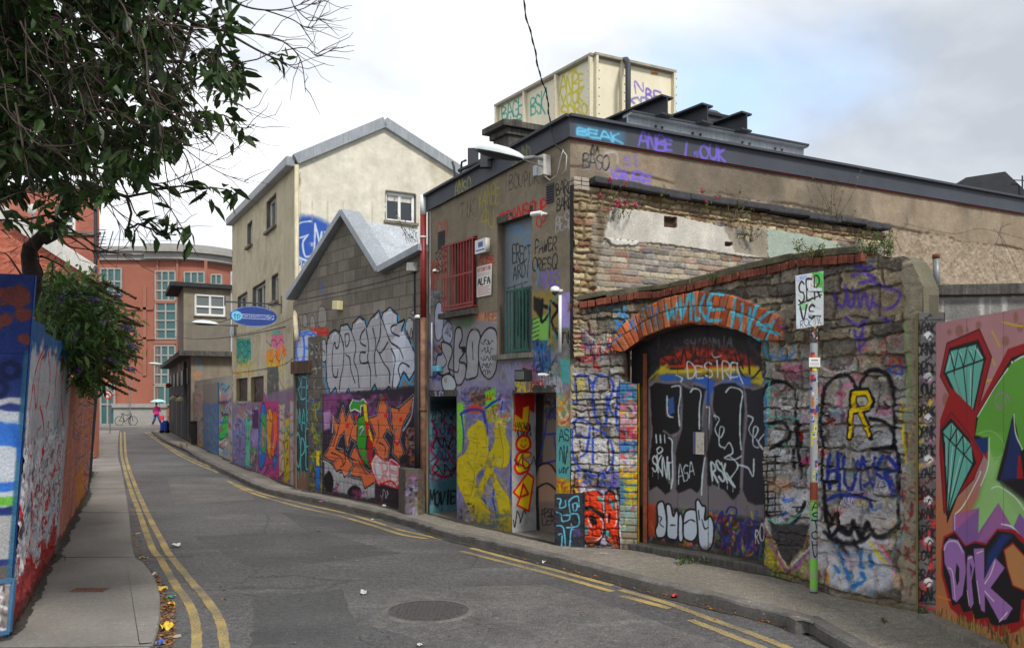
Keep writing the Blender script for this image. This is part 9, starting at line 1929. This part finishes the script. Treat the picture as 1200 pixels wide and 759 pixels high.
A_.fl(s_((100,65),(150,62),(150,160),(130,150)),(60,150,60),3);A_.fl(s_((40,200),(80,180),(110,295),(35,295)),(176,186,196),6);A_.fl(s_((50,190),(90,190),(80,220),(45,215)),(80,150,70),5,.7);A_.smear((0,0,220,300),[(150,170,190),(60,140,70),(120,130,150),'W'],30,(6,14),(30,70),.45,3,soft=5);A_.smear((120,0,215,100),[(60,160,60),(176,40,40)],8,(6,10),(15,30),.8,4)
A_.text('SER',[(14,45),(195,25),(200,140),(15,160)],[(12,'K')],5,gap=.2,jit=.03);A_.st([(20,165),(205,130)],8,'K');A_.text('VS',[(24,182),(160,176),(160,252),(24,256)],[(13,'K')],6,gap=.2,jit=.03);A_.text('ROKIX',[(30,255),(200,245),(200,292),(30,296)],[(4,'K')],7);A_.text('LOBVS',[(8,12),(90,4),(90,26),(8,34)],[(3,(60,90,180))],8)
panel('plate',[pl(930,324,.05),pl(963.5,318,.03),pl(963.5,381,.03),pl(931,386,.05)],A_.a,M['sign'],sp,.006)
m=MB(); 
for y in (340,368):m.bar(pl(945,y,.04),pl(961,y,.04),.02,.03)
m.build('clamp',M['steel'],sp)
gs=empty('sticker','white paper notice stuck on the black gate','sticker',pth(PG,820,530,.01));A_=Flat(60,120,(196,190,176));A_.fl([(0,0),(14,0),(14,120),(0,120)],(60,60,110),2,.8);A_.smear((14,24,58,116),[(120,110,100),(80,76,76),(220,214,200)],60,(1,3),(6,18),.6,3);wallpanel('paper',PG,813,826,506,532,A_.a,.004,gs)
# ================================================================== ground pieces
mh=gz(502,716,ZR);c_=Vector((mh.x,mh.y,ZR+.006));m=MB();n=48;V=[c_]+[c_+Vector((.375*math.cos(2*math.pi*k/n),.375*math.sin(2*math.pi*k/n),0)) for k in range(n)];m.add(V,[(0,1+k,1+(k+1) % n) for k in range(n)])
mhm=mat('cast_iron_cover',(74,72,71),.75,.3,20,.4,60);mhr=empty('manhole_cover','round cast iron manhole cover in the road','manhole cover',c_);m.build('plate',mhm,mhr)
m=MB()
for i in range(-8,9):
 for j in range(-8,9):
  x,y=i*.042,j*.042
  if x*x+y*y < .33**2:m.box(c_+Vector((x,y,.004)),.026,.026,.008)
m.build('studs',mhm,mhr);m=MB();V=[]
for r_ in (.375,.405,.43):V+=[c_+Vector((r_*math.cos(2*math.pi*k/n),r_*math.sin(2*math.pi*k/n),.004 if r_ < .42 else -.004)) for k in range(n)]
m.add(V,[(a*n+k,a*n+(k+1) % n,(a+1)*n+(k+1) % n,(a+1)*n+k) for a in range(2) for k in range(n)]);m.build('frame',M['kerb'],mhr)
def paper(x,y,w,l,cc,lab,z=ZR,seed=0,cat='litter',rough=.02):
 rs=random.Random(seed);p=gz(x,y,z);n=5;V=[];a=rs.uniform(0,3)
 for i in range(n):
  for j in range(n):u,v=(i/(n-1)-.5)*l,(j/(n-1)-.5)*w;V.append(p+Vector((u*math.cos(a)-v*math.sin(a),u*math.sin(a)+v*math.cos(a),.006+rs.random()*rough)))
 m=MB();m.add(V,[(i*n+j,i*n+j+1,(i+1)*n+j+1,(i+1)*n+j) for i in range(n-1) for j in range(n-1)]);o=m.build('litter',cc if not isinstance(cc,tuple) else mat('litter_paper',cc,.6,.1,20));tag(o,lab,cat,'scraps of litter');return o
wp,yp=mat('white_scrap',(186,186,184),.5,.1,20),mat('yellow_scrap',(206,176,60),.5,.15,20)
paper(206,641,.08,.12,wp,'crumpled clear white plastic scrap beside the left yellow line',seed=1,rough=.06);paper(168,654,.05,.12,yp,'yellow scrap at the bend of the left kerb',seed=2);paper(190,692,.05,.10,yp,'orange cup lid among the gutter leaves',seed=3,rough=.05);paper(200,701,.04,.1,(60,160,130),'green wrapper in the left gutter',seed=4,rough=.03);paper(201,710,.06,.1,yp,'yellow wrapper below the green one in the left gutter',seed=5,rough=.04);paper(195,738,.10,.13,yp,'bright yellow crumpled bag in the left gutter',seed=6,rough=.07);paper(180,674,.03,.05,wp,'white cup scrap by the left kerb',seed=7,rough=.04);paper(200,748,.04,.16,(150,140,120),'grey cardboard strip in the left gutter',seed=8);paper(188,756,.05,.08,(60,100,170),'blue and white wrapper at the bottom of the left gutter',seed=9,rough=.05)
paper(426,695,.06,.16,wp,'flat white paper left of the manhole cover',seed=10);paper(790,700,.06,.11,(206,60,70),'red and white wrapper near the right kerb',seed=11,rough=.04);paper(638,659,.05,.12,wp,'white scrap in the gutter before the arch',seed=12,rough=.03);paper(160,626,.04,.10,(170,130,110),'brown stick wrapper by the left kerb',seed=13);paper(698,676,.04,.05,(190,110,50),'orange scrap in the right gutter',seed=14);paper(436,609,.03,.06,wp,'small white scrap on the far gutter',seed=15);paper(450,594,.05,.07,wp,'white scrap on the pavement under the red CREW tag',z=0,seed=16,rough=.05);paper(492,757,.04,.06,wp,'small white scrap at the bottom of the road',seed=17);paper(376,588,.04,.07,(200,60,130),'pink scrap on the far right kerb',z=0,seed=18)
# spilled paint by the pier (marks on the ground)
m=MB();rs=random.Random(3)
for (x,y,r_) in ((664,642,.05),(676,643,.06),(705,648,.07),(714,649,.05),(690,645,.03),(722,647,.03)):
 c_=gz(x,y);V=[Vector((c_.x,c_.y,.004))]+[Vector((c_.x+r_*1.6*math.cos(a)*rs.uniform(.5,1),c_.y+r_*math.sin(a)*rs.uniform(.4,1),.004)) for a in np.linspace(0,6.28,17)[:-1]];m.add(V,[(0,1+k,1+(k+1) % 16) for k in range(16)])
tag(m.build('road_marking',mat('spilled_white_paint',(150,146,140),.8,.25,25)),kind='structure')
rsk=MB()
for (x,y) in ((1072,706),(1060,700),(1084,716)):
 c_=gz(x,y);rsk.box(c_+Vector((0,.02,.04)),.2,.12,.10,(Vector((.9,.2,0)).normalized(),Vector((-.2,.9,0)).normalized(),Vector((0,0,1))))
for o,lab in ((rsk,'loose stones'),):
 ob=o.build('fallen_stone',mat('fallen_stone',(104,96,84),.95,.35,12,.9,30),bevel=.025);bpy.data.objects.remove(ob)
for k,(x,y,lab) in enumerate(((1072,706,'loose stone at the foot of the wall below the yellow R, middle one'),(1056,700,'smaller loose stone at the foot of the wall left of the others'))):
 c_=gz(x,y);m=MB();m.box(c_+Vector((0,.02,.05)),.24-.06*k,.14,.12,(Vector((.9,.2,0)).normalized(),Vector((-.2,.9,.05)).normalized(),Vector((0,.05,1)).normalized()));tag(m.build('fallen_stone',mat('fallen_stone',(104,96,84),.95,.35,12,.9,30),bevel=.045),lab,'stone','loose stones')
# drain grating marks on the left pavement
dg=empty('drain_cover','small rusty utility cover set in the left pavement','cover',gz(105,691,ZL));m=MB();c_=gz(105,691,ZL);m.box(c_+Vector((0,0,.002)),.34,.16,.008)
m.build('frame',mat('rusty_cover',(96,84,78),.8,.3,30),dg);m=MB()
for k in range(8):m.box(c_+Vector((-.14+k*.04,0,.008)),.018,.11,.006)
m.build('bars',M['rust'],dg)
# ================================================================== far street life
def skinfig(parent,name,chain,rad,mt,sub=1):
 me=bpy.data.meshes.new(name);V=[Vector(c) for c,_ in chain];E=[(i,p) for i,(_,p) in enumerate(chain) if p is not None];me.from_pydata([tuple(v) for v in V],E,[]);o=mkobj(name,me,mt,parent)
 md=o.modifiers.new('skin','SKIN'); 
 for i,r_ in enumerate(rad):me.skin_vertices[0].data[i].radius=(r_,r_)
 me.skin_vertices[0].data[0].use_root=True;s_=o.modifiers.new('sub','SUBSURF');s_.levels=sub;s_.render_levels=sub;return o
fy=60.5;per=empty('person','person in pink jacket and blue jeans walking under a pale blue umbrella','person',((183-600)/F*fy,fy,0));O=Vector(((183.5-600)/F*fy,fy,0))
def v(x,z,y=0):return O+Vector((x,y,z))
ch=[(v(0,.92),None),(v(0,1.12),0),(v(.0,1.34),1),(v(0,1.47),2),(v(-.02,1.56,-.02),3),(v(-.02,1.66,-.02),4),(v(.10,.86),0),(v(.2,.48,.02),6),(v(.34,.1,.04),7),(v(.42,.05,-.04),8),(v(-.09,.86),0),(v(-.14,.48,-.03),10),(v(-.32,.12),11),(v(-.25,.05,-.08),12),(v(.16,1.38),2),(v(.26,1.14),14),(v(.34,1.3,-.14),15),(v(.36,1.36,-.18),16),(v(-.17,1.38),2),(v(-.22,1.1),18),(v(-.12,.92,-.16),19),(v(-.10,.86,-.2),20)]
rd=[.15,.15,.14,.055,.08,.075,.09,.065,.045,.045,.09,.065,.045,.045,.06,.045,.035,.035,.06,.045,.035,.03]
skinfig(per,'body',ch,rd,mat('skin',(176,130,108),.6,.05),2)
jm=MB();jm.tube([v(0,.82),v(0,1.0),v(0,1.25),v(0,1.42),v(0,1.47)],[.20,.19,.20,.17,.08],14);jm.tube([v(.15,1.4),v(.27,1.13),v(.34,1.28,-.13)],[.08,.065,.05],8);jm.tube([v(-.15,1.4),v(-.23,1.1),v(-.13,.94,-.14)],[.08,.065,.05],8);jm.build('jacket',mat('pink_jacket',(206,50,130),.8,.1),per,True)
jn=MB();jn.tube([v(.08,.9),v(.2,.48,.02),v(.33,.13,.04)],[.115,.085,.065],10);jn.tube([v(-.08,.9),v(-.14,.48,-.03),v(-.31,.14)],[.115,.085,.065],10);jn.build('jeans',mat('blue_jeans',(52,72,120),.9,.1),per,True)
hr=MB();hr.tube([v(-.02,1.60,.03),v(-.02,1.68,.02),v(-.02,1.74,0)],[.085,.10,.04],10);hr.build('hair',mat('dark_hair',(50,36,30),.7),per,True)
um=empty('umbrella','pale blue open umbrella held over the person in pink','umbrella',v(.36,1.36,-.18));m=MB();c_=v(.2,2.02,-.18);V=[c_]; 
for r_,dz in ((.3,-.05),(.58,-.2)):V+=[c_+Vector((r_*math.cos(a),r_*math.sin(a),dz-(.03 if k % 2 and r_ > .5 else 0))) for k,a in enumerate(np.linspace(0,6.283,17)[:-1])]
m.add(V,[(0,1+k,1+(k+1) % 16) for k in range(16)]+[(1+k,17+k,17+(k+1) % 16,1+(k+1) % 16) for k in range(16)]);m.build('canopy',mat('pale_blue_nylon',(160,206,210),.6,.05),um);m=MB();m.tube([c_+Vector((0,0,.08)),v(.36,1.3,-.18)],.015,6);m.build('shaft',M['steel_d'],um)
bg_=empty('shopping_bag','red shopping bag carried by the person in pink','bag',v(.42,.5,-.1));m=MB();m.box(v(.44,.62,-.1),.30,.14,.34);m.build('bag_body',mat('red_bag',(206,50,70),.6),bg_,bevel=.03);m=MB();m.tube([v(.34,.78,-.1),v(.38,1.2,-.16),v(.52,.78,-.1)],.012,5);m.build('strap',M['red'],bg_)
# bicycle against the stone plinth
by=62.6;bc=empty('bicycle','black bicycle leaning on a pole before the pale stone plinth','bicycle',((147-600)/F*by,by,0));bX=lambda px:(px-600)/F*by;w1,w2=bX(139.8),bX(155.8);rw=.34
for wx in (w1,w2):
 t=MB();t.tube([Vector((wx+rw*math.cos(a),by,rw+rw*math.sin(a))) for a in np.linspace(0,6.283,29)],.022,6,cap=False);o=t.build('wheel',M['black'],bc);s_=MB()
 for a in np.linspace(0,6.283,13)[:-1]:s_.bar((wx,by,rw),(wx+rw*math.cos(a),by,rw+rw*math.sin(a)),.006,.006)
 s_.build('spokes',M['pole'],o)
m=MB();BB=Vector(((w1+w2)/2-.1,by,.28));ST_=Vector((BB.x-.18,by,.82));HD=Vector((w2-.12,by,.86)); 
for a,b in ((BB,ST_),(BB,HD-Vector((0,0,.12))),(ST_-Vector((0,0,.08)),HD),(Vector((w1,by,rw)),BB),(Vector((w1,by,rw)),ST_),(HD,Vector((w2,by,rw)))):m.tube([a,b],.02,6)
m.build('frame',M['black'],bc);m=MB();m.box(ST_+Vector((0,0,.07)),.26,.13,.06);m.build('saddle',M['black'],bc,bevel=.02);m=MB();m.tube([HD+Vector((-.06,-.25,.14)),HD+Vector((.02,-.12,.12)),HD+Vector((0,0,.08)),HD+Vector((.02,.12,.12)),HD+Vector((-.06,.25,.14))],.014,6);m.build('handlebar',M['pole'],bc);m=MB();m.tube([BB-Vector((0,.06,0)),BB+Vector((.1,-.08,-.14))],.014,5);m.box(BB+Vector((.12,-.12,-.15)),.09,.08,.02);m.build('pedal',M['steel_d'],bc)
tp=empty('street_pole','thin grey pole behind the bicycle','pole',(bX(151.5),by+.1,0));m=MB();m.tube([(bX(151.5),by+.15,0),(bX(151.5),by+.15,EYE+(HZ-440)/F*by)],.04,8);m.build('shaft',M['pole'],tp)
# round no-turn sign
ny=47;nX=lambda px:(px-600)/F*ny;nz_=lambda y:EYE+(HZ-y)/F*ny;nt=empty('road_sign','round red rimmed no left turn sign on a grey pole at the lane end','road sign',(nX(128.5),ny,0));m=MB();m.tube([(nX(128.5),ny+.04,0),(nX(128.5),ny+.04,nz_(456))],.035,8);m.build('pole',M['pole'],nt)
A_=Flat(90,90,(216,214,210));th=np.linspace(0,6.283,40);A_.st([(45+37*math.cos(a),45+37*math.sin(a)) for a in th],12,(186,34,34));A_.st([(56,66),(56,40),(34,40)],8,'K',smooth=False);A_.fl([(36,28),(20,40),(36,52)],'K');A_.st([(20,20),(70,70)],8,(186,34,34),smooth=False)
oval(nt,Vector((nX(126.5),ny,nz_(462))),Vector((.27,0,0)),Vector((0,0,.27)),A_.a,Vector((0,-1,0)))
# far lamps, bags, alarm
def wall_lamp(px,py,Y,L,lab,grp='street lamps over the lane',rx=1):
 hd=ray(px,py,Y);t=empty('street_lamp',lab,'lamp',hd,group=grp);b=hd+Vector((L,.3,-.05));m=MB();m.tube([hd,b],.03,6);m.build('arm',M['pole'],t);lamphead(hd-Vector((.75,0,-.05)),hd,.26,.10,t,('lampglass','steel_d'));return t
t=wall_lamp(256,380,23.6,1.0,'white street lamp head on a short arm at the corner of the cream house');sl_['group']='street lamps over the lane'
m=MB();m.box(ray(272.5,387,24.0),.12,.12,.30);m.build('gear_box',M['steel'],t)
wall_lamp(190,427,46,1.2,'small street lamp on the far end of the concrete house')
wb_=empty('wheeled_bag','bright blue bag or buggy parked at the far right kerb','bag',gz(193,507));p=gz(193,507);m=MB();m.box(p+Vector((0,0,.38)),.42,.36,.50);m.box(p+Vector((.05,0,.66)),.30,.26,.12);m.build('bag_body',mat('bright_blue_nylon',(36,76,180),.6,.15,8),wb_,bevel=.07);m=MB()
for dx in (-.16,.16):m.tube([p+Vector((dx,-.16,.09)),p+Vector((dx,.16,.09))],.09,12)
m.build('wheel',M['black'],wb_);m=MB();m.tube([p+Vector((-.1,.1,.6)),p+Vector((-.16,.2,.95)),p+Vector((.16,.2,.95)),p+Vector((.1,.1,.6))],.015,6);m.build('handle',M['steel_d'],wb_)
bn=empty('wheelie_bin','black wheelie bin at the foot of the graffitied yard wall','bin',gz(232,520));p=gz(232.5,521);m=MB();m.add([p+Vector((x*s_,y*s_,z)) for z,s_ in ((.05,.8),(.95,1)) for x,y in ((-.28,-.3),(.28,-.3),(.28,.3),(-.28,.3))],[(0,1,5,4),(1,2,6,5),(2,3,7,6),(3,0,4,7),(0,3,2,1),(4,5,6,7)]);m.build('bin_body',M['black'],bn,bevel=.02);m=MB();m.box(p+Vector((0,0,.99)),.62,.66,.07);m.build('lid',M['black'],bn,bevel=.02)
ra=empty('fire_bell','small red bell on the concrete house near the lane end','bell',ray(198,451,45));m=MB();p=ray(198,451.5,45);m.tube([p,p+Vector((0,-.12,0))],.14,12);m.build('dome',M['red'],ra)
for k,(px,py,Y,lab) in enumerate(((204,466,42,'round cream wall lamp on the black frontage, nearer one'),(212,467,38,'round cream wall lamp on the black frontage, farther right'))):
 t=empty('wall_lamp',lab,'lamp',ray(px,py,Y),group='round lamps on the black frontage');m=MB();p=ray(px,py,Y);m.tube([p+Vector((0,0,.1)),p+Vector((0,0,.02)),p-Vector((0,0,.12))],[.06,.18,.26],12);m.build('shade',M['cream_pipe'],t,True);m=MB();m.tube([p+Vector((.3,.15,.1)),p+Vector((0,0,.1))],.02,6);m.build('arm',M['steel_d'],t)
dpk=empty('parked_motorbike','dark shrouded motorbike or bin stack just beyond the left wall end','bin',gz(114,512,ZL)) if False else None
